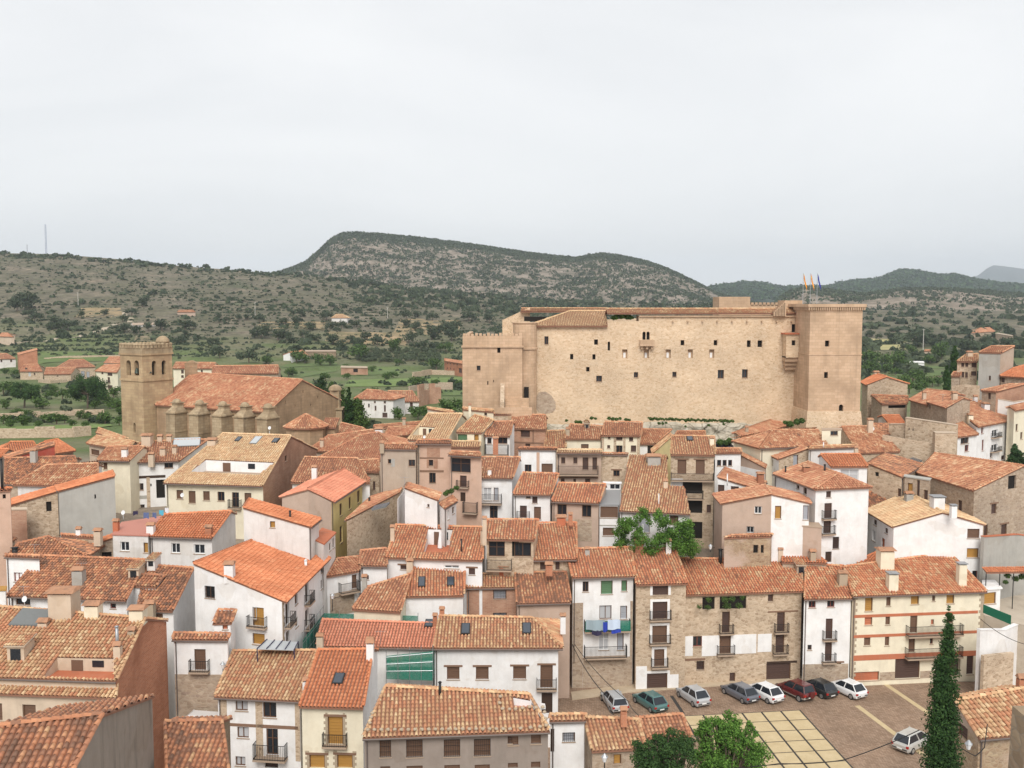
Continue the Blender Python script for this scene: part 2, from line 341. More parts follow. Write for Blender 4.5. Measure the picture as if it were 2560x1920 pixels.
def groundmat():
    m, t, b = mk('ground'); v = coord(t); geo = nd(t, 'ShaderNodeNewGeometry'); sp = nd(t, 'ShaderNodeSeparateXYZ'); t.links.new(geo.outputs['Position'], sp.inputs[0])
    grass = ramp(t, noise(t, v, 0.05, 8, 0.62), [(0.25, (0.075, 0.10, 0.035)), (0.42, (0.10, 0.14, 0.045)), (0.55, (0.14, 0.155, 0.07)), (0.68, (0.18, 0.165, 0.095)), (0.8, (0.23, 0.19, 0.12))])
    fine = ramp(t, noise(t, v, 0.9, 6, 0.7), [(0.3, 0.68), (0.7, 1.25)])
    grass = mixc(t, 1.0, grass, fine, 'MULTIPLY')
    scrub = ramp(t, noise(t, v, 0.03, 10, 0.66), [(0.3, (0.085, 0.095, 0.05)), (0.45, (0.125, 0.115, 0.072)), (0.58, (0.165, 0.142, 0.10)), (0.70, (0.25, 0.20, 0.14)), (0.8, (0.11, 0.12, 0.065))])
    f2 = ramp(t, noise(t, v, 0.16, 9, 0.75), [(0.34, 0.42), (0.5, 0.9), (0.66, 1.35)])
    scrub = mixc(t, 1.0, scrub, f2, 'MULTIPLY')
    mr = nd(t, 'ShaderNodeMapRange'); mr.inputs['From Min'].default_value = 500; mr.inputs['From Max'].default_value = 680
    ad = nd(t, 'ShaderNodeMath', operation='MULTIPLY_ADD'); nz = noise(t, v, 0.018, 5); t.links.new(nz, ad.inputs[0]); ad.inputs[1].default_value = 420; t.links.new(sp.outputs[1], ad.inputs[2])
    sb = nd(t, 'ShaderNodeMath', operation='SUBTRACT'); t.links.new(ad.outputs[0], sb.inputs[0]); sb.inputs[1].default_value = 210; t.links.new(sb.outputs[0], mr.inputs[0])
    col = mixc(t, mr.outputs[0], grass, scrub)
    # terrace risers: stone and bare earth where the ground is steep
    sn = nd(t, 'ShaderNodeSeparateXYZ'); t.links.new(geo.outputs['Normal'], sn.inputs[0])
    st = ramp(t, sn.outputs[2], [(0.80, 1.0), (0.93, 0.0)])
    earth = ramp(t, noise(t, v, 0.8, 6, 0.7), [(0.3, (0.17, 0.12, 0.075)), (0.5, (0.30, 0.215, 0.14)), (0.7, (0.40, 0.31, 0.21))])
    g2 = ramp(t, noise(t, v, 0.10, 4), [(0.40, 0.0), (0.55, 0.85)])
    ms = nd(t, 'ShaderNodeMath', operation='MULTIPLY'); t.links.new(st, ms.inputs[0]); t.links.new(g2, ms.inputs[1])
    col = mixc(t, ms.outputs[0], col, earth)
    # town ground: dusty lanes
    tw = nd(t, 'ShaderNodeMapRange'); tw.inputs['From Min'].default_value = 150; tw.inputs['From Max'].default_value = 165
    t.links.new(sp.outputs[1], tw.inputs[0])
    lane = ramp(t, noise(t, v, 1.2, 6), [(0.3, (0.20, 0.165, 0.13)), (0.7, (0.33, 0.27, 0.21))])
    col = mixc(t, tw.outputs[0], lane, col)
    t.links.new(col, b.inputs['Base Color']); bump(t, b, noise(t, v, 0.6, 8, 0.7), 0.6, 0.6)
groundmat()
az = np.concatenate([np.linspace(-1.6, -0.62, 14), np.linspace(-0.6, 0.6, 150), np.linspace(0.62, 1.6, 14)])
dd = np.concatenate([np.linspace(8, 170, 70), np.linspace(173, 620, 190), np.geomspace(625, 1180, 70), np.geomspace(1220, 9000, 14)])
A_, D_ = np.meshgrid(az, dd); XX = A_ * (D_ + 25); YY = D_
ZZ = gzn(XX, YY)
nr, nc = XX.shape; idx = np.arange(nr * nc).reshape(nr, nc)
FQ = np.stack([idx[:-1, :-1], idx[:-1, 1:], idx[1:, 1:], idx[1:, :-1]], -1).reshape(-1, 4)
g = npmesh('ground', np.stack([XX, YY, ZZ], -1).reshape(-1, 3), FQ, 'ground', smooth=True); tag(g, None, kind='structure')

# ---------------------------------------------------------------- far hills
def hillmat(name, dark, mid, lightc, thr=0.5, sc=0.02, forest=None):
    m, t, b = mk(name); v = coord(t, (1, 1, 1.6))
    n = noise(t, v, sc, 9, 0.68)
    col = ramp(t, n, [(thr - 0.12, dark), (thr, mid), (thr + 0.10, lightc)])
    f = ramp(t, noise(t, v, sc * 7, 6, 0.7), [(0.3, 0.6), (0.7, 1.3)])
    col = mixc(t, 1.0, col, f, 'MULTIPLY')
    t.links.new(col, b.inputs['Base Color']); bump(t, b, n, 0.7, 6.0)
hillmat('mesa_rock', (0.10, 0.098, 0.068), (0.21, 0.175, 0.135), (0.31, 0.255, 0.205), 0.48, 0.045)
hillmat('forest_hill', (0.018, 0.032, 0.018), (0.028, 0.045, 0.024), (0.06, 0.065, 0.045), 0.56, 0.012)
hillmat('scrub_hill', (0.11, 0.105, 0.07), (0.22, 0.175, 0.13), (0.32, 0.26, 0.205), 0.5, 0.03)
hillmat('blue_mountain', (0.03, 0.045, 0.035), (0.05, 0.06, 0.05), (0.16, 0.13, 0.11), 0.56, 0.003)
HILLS = {}
def hill(name, mat, sky, D0, D1, zbase, rough, fine=0.35):
    """ridge whose crest stands at distance D1; sky: crest as (photo x, photo y); foot at D0"""
    xs = [a for a, _ in sky]; ys = [b for _, b in sky]
    n = 220; ax = np.linspace((xs[0] - CX) / FPX, (xs[-1] - CX) / FPX, n)
    tt = np.concatenate([np.linspace(0, 1, 60), np.linspace(1.04, 2.0, 12)])
    A2, T2 = np.meshgrid(ax, tt)
    Dm = D0 + (D1 - D0) * T2
    yy = np.interp(CX + FPX * A2, xs, ys); zc = CAMZ + (758 - yy) / FPX * D1
    prof = np.where(T2 <= 1, 0.55 * T2 + 0.45 * np.sin(T2 * math.pi / 2) ** 1.5, np.cos((T2 - 1) * math.pi / 2))
    X2 = A2 * Dm
    Z2 = zbase + np.maximum(zc - zbase, 0) * prof
    amp = np.sin(np.clip(T2, 0, 1) * math.pi) + 0.06
    Z2 = Z2 + (vnoise(X2, Dm, rough * 14, 5) * rough + vnoise(X2, Dm, rough * 4, 6) * rough * fine) * amp
    nr, nc = X2.shape; ix = np.arange(nr * nc).reshape(nr, nc)
    fq = np.stack([ix[:-1, :-1], ix[:-1, 1:], ix[1:, 1:], ix[1:, :-1]], -1).reshape(-1, 4)
    o = npmesh(name, np.stack([X2, Dm, Z2], -1).reshape(-1, 3), fq, mat, smooth=True); tag(o, None, kind='structure')
    HILLS[name] = (ax, tt, X2, Dm, Z2)
MESA = [(560, 770), (640, 702), (690, 686), (740, 668), (770, 655), (800, 630), (830, 601), (858, 586), (890, 584), (940, 587), (1040, 596), (1200, 616), (1320, 634), (1440, 647), (1470, 640), (1500, 636), (1540, 640), (1600, 652), (1660, 672), (1720, 700), (1790, 735), (1850, 752), (1950, 770), (2100, 800)]
hill('mesa_hill', 'mesa_rock', MESA, 1350, 1900, 28, 16)
FH2 = [(1700, 760), (1780, 718), (1860, 709), (1900, 711), (1960, 722), (2010, 719), (2070, 721), (2090, 712), (2130, 706), (2190, 702), (2210, 693), (2230, 683), (2255, 679), (2290, 682), (2340, 692), (2380, 690), (2420, 700), (2480, 710), (2560, 716), (2700, 705), (3300, 690)]
hill('forest_ridge', 'forest_hill', FH2, 2200, 3200, 20, 22)
SCRUB = [(1900, 790), (1960, 735), (2010, 718), (2080, 728), (2150, 736), (2250, 724), (2350, 722), (2450, 728), (2560, 738), (2800, 730), (3400, 720)]
hill('scrub_ridge', 'scrub_hill', SCRUB, 900, 1650, 12, 13)
BM = [(2150, 760), (2300, 712), (2380, 697), (2415, 700), (2440, 688), (2460, 672), (2475, 664), (2500, 666), (2560, 674), (2700, 672), (2900, 690), (3300, 720)]
hill('distant_mountain', 'blue_mountain', BM, 8000, 9800, 10, 60)
FARL = [(-700, 740), (200, 730), (900, 724), (1500, 730), (1750, 722), (1850, 716), (1960, 722), (2150, 735), (2400, 740), (2600, 745)]
hill('middle_ridge', 'forest_hill', FARL, 3800, 4600, 10, 26)
# ---------------------------------------------------------------- barrel-tile roofs
TILEMESH = {}
def tile_variant(pal, q, sp, step, P):
    key = (pal, q, sp, step)
    if key not in TILEMESH:
        V, Fq = tile_geo(np.array([0.0]), np.array([0.0]), np.array([step + 0.07]), sp, P, np.array([0.0]))
        me = bpy.data.meshes.new('roof_tile'); me.from_pydata(V.tolist(), [], Fq.tolist()); me.materials.append(MATS[pal])
        a = me.attributes.new('tc', 'FLOAT', 'FACE'); a.data.foreach_set('value', np.full(len(Fq), (q + 0.5) / 10, np.float32))
        me.polygons.foreach_set('use_smooth', [True] * len(Fq)); TILEMESH[key] = me
    return TILEMESH[key]
def tile_geo(uc, w0, w1, sp, P, jit):
    """half-barrel cover tiles in (u, w, n) space; returns local verts and quads"""
    n = len(uc); ang = np.linspace(0, math.pi, P)
    r0, r1 = sp * 0.385, sp * 0.315
    X = np.stack([-np.cos(ang) * r0, -np.cos(ang) * r1]); Zp = np.stack([np.sin(ang) * r0 * 1.25 + 0.04, np.sin(ang) * r1 * 1.25 + 0.005])
    V = np.zeros((n, 2, P, 3))
    V[:, :, :, 0] = uc[:, None, None] + X[None]; V[:, 0, :, 1] = w0[:, None]; V[:, 1, :, 1] = w1[:, None]
    V[:, :, :, 2] = Zp[None] + jit[:, None, None]
    V[:, 1, :, 0] += (jit * 1.2)[:, None]
    b = np.arange(n)[:, None] * 2 * P + np.arange(P - 1)[None]
    Fq = np.stack([b, b + P, b + P + 1, b + 1], -1).reshape(-1, 4)
    return V.reshape(-1, 3), Fq
def intervals(poly, u):
    xs = []
    for i in range(len(poly)):
        (a, b), (c, d) = poly[i], poly[(i + 1) % len(poly)]
        if (a <= u < c) or (c <= u < a): xs.append(b + (d - b) * (u - a) / (c - a))
    xs.sort(); return [(xs[i], xs[i + 1]) for i in range(0, len(xs) - 1, 2)]
def plane_axes(P3):
    n = Vector((0, 0, 0))
    for i in range(len(P3)): n += (P3[i] - P3[0]).cross(P3[(i + 1) % len(P3)] - P3[0])
    n.normalize()
    if n.z < 0: n = -n
    h = Vector((-n.x, -n.y, 0)); h.normalize()                 # up-slope, level
    wv = (h - n * h.dot(n)).normalized(); u = wv.cross(n).normalized()
    return u, wv, n
class Tiles:
    def __init__(s): s.V = []; s.F = []; s.A = []; s.n = 0; s.tl = []
    def add(s, V, Fq, a):
        s.V.append(V); s.F.append(Fq + s.n); s.A.append(a); s.n += len(V)
    def face(s, P3, holes, sp, step, P, single=False):
        u, wv, n = plane_axes(P3); O = P3[0]
        M = np.array([[*u], [*wv], [*n]])
        loc = [((p - O).dot(u), (p - O).dot(wv)) for p in P3]
        hl = [[((p - O).dot(u), (p - O).dot(wv)) for p in h] for h in holes]
        u0, u1 = min(a for a, _ in loc), max(a for a, _ in loc)
        k = max(1, int((u1 - u0) / sp)); sp_ = (u1 - u0) / k
        uc, w0, w1 = [], [], []
        for i in range(k):
            c = u0 + (i + 0.5) * sp_
            iv = intervals(loc, c)
            for h in hl:
                for (a, b) in intervals(h, c):
                    nv = []
                    for (p, q) in iv:
                        if b <= p or a >= q: nv.append((p, q)); continue
                        if a > p: nv.append((p, a))
                        if b < q: nv.append((b, q))
                    iv = nv
            for (p, q) in iv:
                p -= 0.05; m = int((q - p) / step) + 1
                for j in range(m):
                    a = p + j * step; b = min(a + step + 0.07, q + 0.02)
                    if b - a < 0.08: continue
                    uc.append(c); w0.append(a); w1.append(b)
        if not uc: return
        uc, w0, w1 = map(np.array, (uc, w0, w1)); N_ = len(uc)
        uc = uc + rng.normal(0, 0.009, N_); jit = rng.normal(0, 0.008, N_)
        # tiles weather in patches: a smooth field plus a random part
        fld = vnoise(uc + O.x * 3, w0 + O.y * 5, 1.3, 2) * 0.5
        val = np.clip(rng.random(N_) ** 1.2 * 0.72 + 0.10 + rng.random(k)[np.clip(((uc - u0) / sp_).astype(int), 0, k - 1)] * 0.16 + fld * 0.7, 0, 0.999)
        if single:
            s.tl.append((O, u, wv, n, uc, w0, w1, jit, val, sp_, step, P)); return
        V, Fq = tile_geo(uc, w0, w1, sp_, P, jit)
        s.add(V @ M + np.array([*O]), Fq, np.repeat(val, P - 1))
    def ridge(s, A, B, sp, up=0.05):
        d = B - A; L = d.length
        if L < 0.3: return
        d = d / L; sd = Vector((d.y, -d.x, 0)); sd.normalize(); nn = sd.cross(d).normalized()
        if nn.z < 0: nn = -nn
        m = max(1, int(L / 0.42)); w0 = np.arange(m) * (L / m)
        V, Fq = tile_geo(np.zeros(m), w0, w0 + L / m + 0.06, sp * 1.15, 5, np.full(m, 0.02))
        M = np.array([[*sd], [*d], [*nn]])
        s.add(V @ M + np.array([*(A + nn * up)]), Fq, np.repeat(np.clip(rng.random(m) * 0.6 + 0.3, 0, 1), 4))
    def build(s, pal, roof):
        N_single = 0
        for (O, u, wv, n, uc, w0, w1, jit, val, sp, step, P) in s.tl:
            M = np.array([[*u], [*wv], [*n]])
            loc = np.stack([uc, w0, np.zeros_like(uc)], -1) @ M + np.array([*O])
            dist = np.linalg.norm(loc - np.array([0, 0, CAMZ]), axis=1)
            pr = [proj(Vector(q)) for q in loc]
            vis = np.array([(-20 < a[0] < 2580 and a[1] < 1935) for a in pr]) & (w1 - w0 > step * 0.8)
            order = np.argsort(np.where(vis, dist, 1e6)); pick = order[:min(300 - N_single, int(vis.sum()))]
            rest = np.ones(len(uc), bool); rest[pick] = False
            for i in pick:
                me = tile_variant(pal, int(val[i] * 10), round(sp, 3), step, P)
                o = bpy.data.objects.new('roof_tile', me); COL.objects.link(o); o.parent = roof
                Z = Vector(n); X = Vector(u); Y = Vector(wv)
                R = Matrix((X, Y, Z)).transposed().to_4x4()
                R.translation = O + X * float(uc[i]) + Y * float(w0[i]) + Z * float(jit[i])
                o.matrix_parent_inverse = world_of(roof).inverted()
                o.matrix_basis = R
            N_single += len(pick)
            if rest.any():
                V, Fq = tile_geo(uc[rest], w0[rest], w1[rest], sp, P, jit[rest])
                s.add(V @ M + np.array([*O]), Fq, np.repeat(val[rest], P - 1))
        if s.n:
            o = npmesh('roof_tiles', np.concatenate(s.V), np.concatenate(s.F), pal, roof, np.concatenate(s.A), smooth=True)
            o['kind'] = 'stuff'

# ---------------------------------------------------------------- walls with real openings
def wall(mb, A, B, zA, zB, zb, holes, m=0, dep=0.22):
    """vertical wall A->B (outside on the right of A->B), top zA..zB, holes (s0,s1,z0,z1)"""
    d = Vector((B.x - A.x, B.y - A.y, 0)); L = d.length
    if L < 0.02: return
    d /= L; n = Vector((d.y, -d.x, 0))
    P = lambda s, z, o=0.0: Vector((A.x + d.x * s - n.x * o, A.y + d.y * s - n.y * o, z))
    top = lambda s: zA + (zB - zA) * s / L
    hs = []
    arch = []
    for hq in holes:
        s0, s1, z0, z1 = hq[:4]
        s0, s1 = max(s0, 0.02), min(s1, L - 0.02); z0 = max(z0, zb + 0.02)
        z1 = min(z1, min(top(s0), top(s1)) - 0.03)
        if s1 - s0 > 0.08 and z1 - z0 > 0.08: 
            hs.append((s0, s1, z0, z1))
            if len(hq) > 4 and 'u' in hq[4]: arch.append((s0, s1, z0, z1))
    sc = sorted({0.0, L, *[h[0] for h in hs], *[h[1] for h in hs]})
    for a, b in zip(sc[:-1], sc[1:]):
        if b - a < 1e-5: continue
        mid = (a + b) / 2; hh = sorted([h for h in hs if h[0] < mid < h[1]], key=lambda h: h[2])
        z = zb
        for h in hh:
            if h[2] > z: mb.poly([P(a, z), P(b, z), P(b, h[2]), P(a, h[2])], m)
            z = max(z, h[3])
        mb.poly([P(a, z), P(b, z), P(b, top(b)), P(a, top(a))], m)
    for (s0, s1, z0, z1) in hs:
        mb.poly([P(s0, z0), P(s1, z0), P(s1, z0, dep), P(s0, z0, dep)], m); mb.poly([P(s0, z1, dep), P(s1, z1, dep), P(s1, z1), P(s0, z1)], m)
        mb.poly([P(s0, z0), P(s0, z0, dep), P(s0, z1, dep), P(s0, z1)], m); mb.poly([P(s1, z0, dep), P(s1, z0), P(s1, z1), P(s1, z1, dep)], m)
    arch_fill(mb, A, B, arch, m)
def arch_fill(mb, A, B, arches, m=0):
    d = Vector((B.x - A.x, B.y - A.y, 0)).normalized()
    P = lambda s, z: Vector((A.x + d.x * s, A.y + d.y * s, z))
    for (s0, s1, z0, z1) in arches:
        r = (s1 - s0) / 2; c = (s0 + s1) / 2; zc = z1 - r
        for sg in (-1, 1):
            arc = [P(c + sg * r * math.cos(t), zc + r * math.sin(t)) for t in np.linspace(0, math.pi / 2, 6)]
            pl = [P(c + sg * r, z1)] + arc
            mb.poly(pl if sg > 0 else pl[::-1], m)
def railing(mb, fr, s0, s1, n0, n1, z0, z1, gap=0.13, t=0.012):
    for a, b in (((s0, n1), (s1, n1)), ((s0, n0), (s0, n1)), ((s1, n0), (s1, n1))):
        L = math.hypot(b[0] - a[0], b[1] - a[1]); k = max(2, int(L / gap))
        for i in range(k + 1):
            s = a[0] + (b[0] - a[0]) * i / k; n = a[1] + (b[1] - a[1]) * i / k
            mb.lbox(fr, s - t, s + t, n - t, n + t, z0, z1)
        for z in (z0 + 0.08, z1):
            mb.lbox(fr, min(a[0], b[0]) - 0.02, max(a[0], b[0]) + 0.02, min(a[1], b[1]) - 0.02, max(a[1], b[1]) + 0.02, z - 0.02, z + 0.02)
def balcony(fr, s0, s1, z0, z1, root, dep=0.65, mat='iron', green=False):
    b = MB(); b.lbox(fr, s0, s1, 0.0, dep, z0 - 0.14, z0); o = b.build('balcony', 'slab', root)
    r = MB(); railing(r, fr, s0 + 0.04, s1 - 0.04, 0.02, dep - 0.04, z0, z1); r.build('railing', mat, o)
    if green:
        q = MB(); q.lbox(fr, s0 + 0.03, s1 - 0.03, dep - 0.03, dep - 0.015, z0 + 0.05, z1); q.build('screen', 'net_green', o)
WINSTYLE = {'d': ('wood', 'glass_dark'), 'w': ('white_paint', 'glass_dark'), 'r': ('frame_red', 'glass_dark'), 'c': ('wood', 'curtain'), 'x': ('white_paint', 'curtain')}
def window(fr, s0, s1, z0, z1, kind, root, dep=0.22):
    k = kind[0]; W, Hh = s1 - s0, z1 - z0
    if W < 0.05 or Hh < 0.05: return
    fb = min(0.07, W * 0.14)
    if k in WINSTYLE:
        fm, gm = WINSTYLE[k]; b = MB(); i0, i1 = -dep + 0.02, -dep + 0.09
        b.lbox(fr, s0, s0 + fb, i0, i1, z0, z1); b.lbox(fr, s1 - fb, s1, i0, i1, z0, z1)
        b.lbox(fr, s0 + fb, s1 - fb, i0, i1, z1 - fb, z1); b.lbox(fr, s0 + fb, s1 - fb, i0, i1, z0, z0 + fb)
        if W > 0.6: b.lbox(fr, (s0 + s1) / 2 - fb * 0.45, (s0 + s1) / 2 + fb * 0.45, i0, i1 + 0.01, z0 + fb, z1 - fb)
        if Hh > 1.5 or 'm' in kind: b.lbox(fr, s0 + fb, s1 - fb, i0, i1 - 0.01, z0 + Hh * 0.62 - 0.02, z0 + Hh * 0.62 + 0.02)
        o = b.build('window', fm, root)
        p = MB(); p.lbox(fr, s0, s1, -dep, -dep + 0.03, z0, z1); p.build('pane', gm, o)
    elif k == 'h':
        p = MB(); p.lbox(fr, s0, s1, -dep - 0.02, -dep, z0, z1); o = p.build('opening', 'interior_shade', root)
    elif k == 'j':
        p = MB(); p.lbox(fr, s0, s1, -dep - 0.02, -dep, z0, z1); o = p.build('niche', 'castle_ashlar', root)
        p = MB(); p.lbox(fr, s0 + W * 0.28, s1 - W * 0.28, -dep, -dep + 0.03, z0 + Hh * 0.05, z0 + Hh * 0.62); p.build('slit_pane', 'white_paint', o)
    elif k == 'p':
        b = MB(); b.lbox(fr, s0, s1, -dep, -dep + 0.05, z0, z1)
        for q in range(1, 3): b.lbox(fr, s0 + W * q / 3 - 0.012, s0 + W * q / 3 + 0.012, -dep + 0.05, -dep + 0.07, z0, z1)
        o = b.build('door', 'dark_wood', root)
    else:
        sm = {'s': 'shutter_brown', 'k': 'shutter_dark', 'o': 'ochre_wood', 'g': 'green_blind', 'y': 'grey_shutter', 't': 'terracotta'}[k]
        b = MB(); i1 = -dep + 0.10
        b.lbox(fr, s0, s0 + fb, -dep, i1, z0, z1); b.lbox(fr, s1 - fb, s1, -dep, i1, z0, z1); b.lbox(fr, s0 + fb, s1 - fb, -dep, i1, z1 - fb, z1)
        o = b.build('window', 'wood', root)
        q = MB(); n = max(3, int(Hh / 0.22))
        for j in range(n):
            a = z0 + (Hh - fb) * j / n; c = z0 + (Hh - fb) * (j + 1) / n
            q.lbox(fr, s0 + fb, s1 - fb, -dep, -dep + (0.045 if j % 2 else 0.055), a, c - 0.015)
        q.lbox(fr, s0 + fb, s1 - fb, -dep - 0.02, -dep, z0, z1 - fb)
        q.build('shutter', sm, o)
    if k not in 'hpj' and 'b' not in kind:
        p = MB(); p.lbox(fr, s0 - 0.06, s1 + 0.06, -dep + 0.1, 0.06, z0 - 0.07, z0 - 0.003); p.build('sill', 'slab', o)
    if 'l' in kind:
        p = MB(); p.lbox(fr, s0 - 0.28, s1 + 0.28, 0.0, 0.05, z1 + 0.003, z1 + 0.17); p.build('lintel', 'beam', o)
    if 'q' in kind:
        p = MB(); wq = 0.26
        p.lbox(fr, s0 - wq, s0 - 0.003, 0.0, 0.03, z0, z1 + wq); p.lbox(fr, s1 + 0.003, s1 + wq, 0.0, 0.03, z0, z1 + wq); p.lbox(fr, s0 - 0.003, s1 + 0.003, 0.0, 0.03, z1 + 0.003, z1 + wq)
        p.build('surround', 'white', o)
    if 'n' in kind:
        z = z0; j = 0
        while z < z1 + 0.1:
            e = 0.30 if j % 2 else 0.17
            for a_, b_ in ((s0 - e, s0 - 0.003), (s1 + 0.003, s1 + e)):
                p = MB(); p.lbox(fr, a_, b_, 0.0, 0.025, z, z + 0.21); p.build('stone', 'stone_plain', o)
            z += 0.225; j += 1
    if 'b' in kind: balcony(fr, s0 - 0.35, s1 + 0.35, z0, z0 + min(0.95, Hh * 0.5 + 0.1), root, 0.55)
    if 'v' in kind:     # window bars
        p = MB(); n = max(3, int(W / 0.14))
        for j in range(n + 1): p.lbox(fr, s0 + W * j / n - 0.01, s0 + W * j / n + 0.01, 0.0, 0.03, z0, z1)
        for j in range(4): p.lbox(fr, s0, s1, 0.03, 0.045, z0 + Hh * j / 3 - 0.01, z0 + Hh * j / 3 + 0.01)
        p.build('bars', 'iron', o)
TOK = re.compile(r'(?:([A-Z0-9]+):)?([A-Z])(-?[\d.]+),(-?[\d.]+),(-?[\d.]+),(-?[\d.]+)([a-z]+)$')
def parse(s):
    for t in s.split():
        m = TOK.match(t); g = m.groups()
        yield g[0] or 'F', px(g[1], float(g[2]), float(g[3])), px(g[1], float(g[4]), float(g[5])), g[6]
def frame(A, B):
    d = Vector((B.x - A.x, B.y - A.y, 0)); L = d.length; d = d / max(L, 1e-6)
    return (Vector((A.x, A.y, 0)), d, Vector((d.y, -d.x, 0))), L
def on_wall(fr, p):
    P, a, n = fr; q = onpl(p, P, n); return (q - P).dot(a), q.z
def wall_windows(segs, win):
    """segs: {key: (A,B)}; returns {key: [(s0,s1,z0,z1,kind)]}"""
    res = {k: [] for k in segs}
    for key, p0, p1, kind in parse(win):
        if key not in segs: continue
        fr, L = frame(*segs[key]); c = ((p0[0] + p1[0]) / 2, (p0[1] + p1[1]) / 2)
        sa = on_wall(fr, (p0[0], c[1]))[0]; sb = on_wall(fr, (p1[0], c[1]))[0]
        za = on_wall(fr, (c[0], p0[1]))[1]; zb = on_wall(fr, (c[0], p1[1]))[1]
        res[key].append((min(sa, sb), max(sa, sb), zb, za, kind))
    return res
def put_windows(segs, res, root, dep=0.22):
    for key, ws in res.items():
        fr, L = frame(*segs[key])
        for (s0, s1, z0, z1, kind) in ws:
            s0, s1 = max(s0, 0.02), min(s1, L - 0.02)
            if kind[0] == 'z' and True: balcony(fr, s0, s1, z0, z1, root, 0.8, green='g' in kind); continue
            if kind[0] == 'e':                         # raised band, beam or patch on the facade
                b = MB(); b.lbox(fr, s0, s1, 0.0, 0.035, z0, z1)
                b.build('facade_band', {'b': 'beam', 't': 'terracotta', 'w': 'white', 's': 'stone_tan', 'r': 'stone', 'c': 'cream', 'g': 'cement', 'k': 'brick_worn', 'd': 'dark_wood', 'p': 'pinkish'}[kind[1]], root); continue
            if s1 - s0 < 0.08: print('WIN? ', root.name, root.get('label'), key, s0, s1); continue
            window(fr, s0, s1, z0, z1, kind, root, dep)

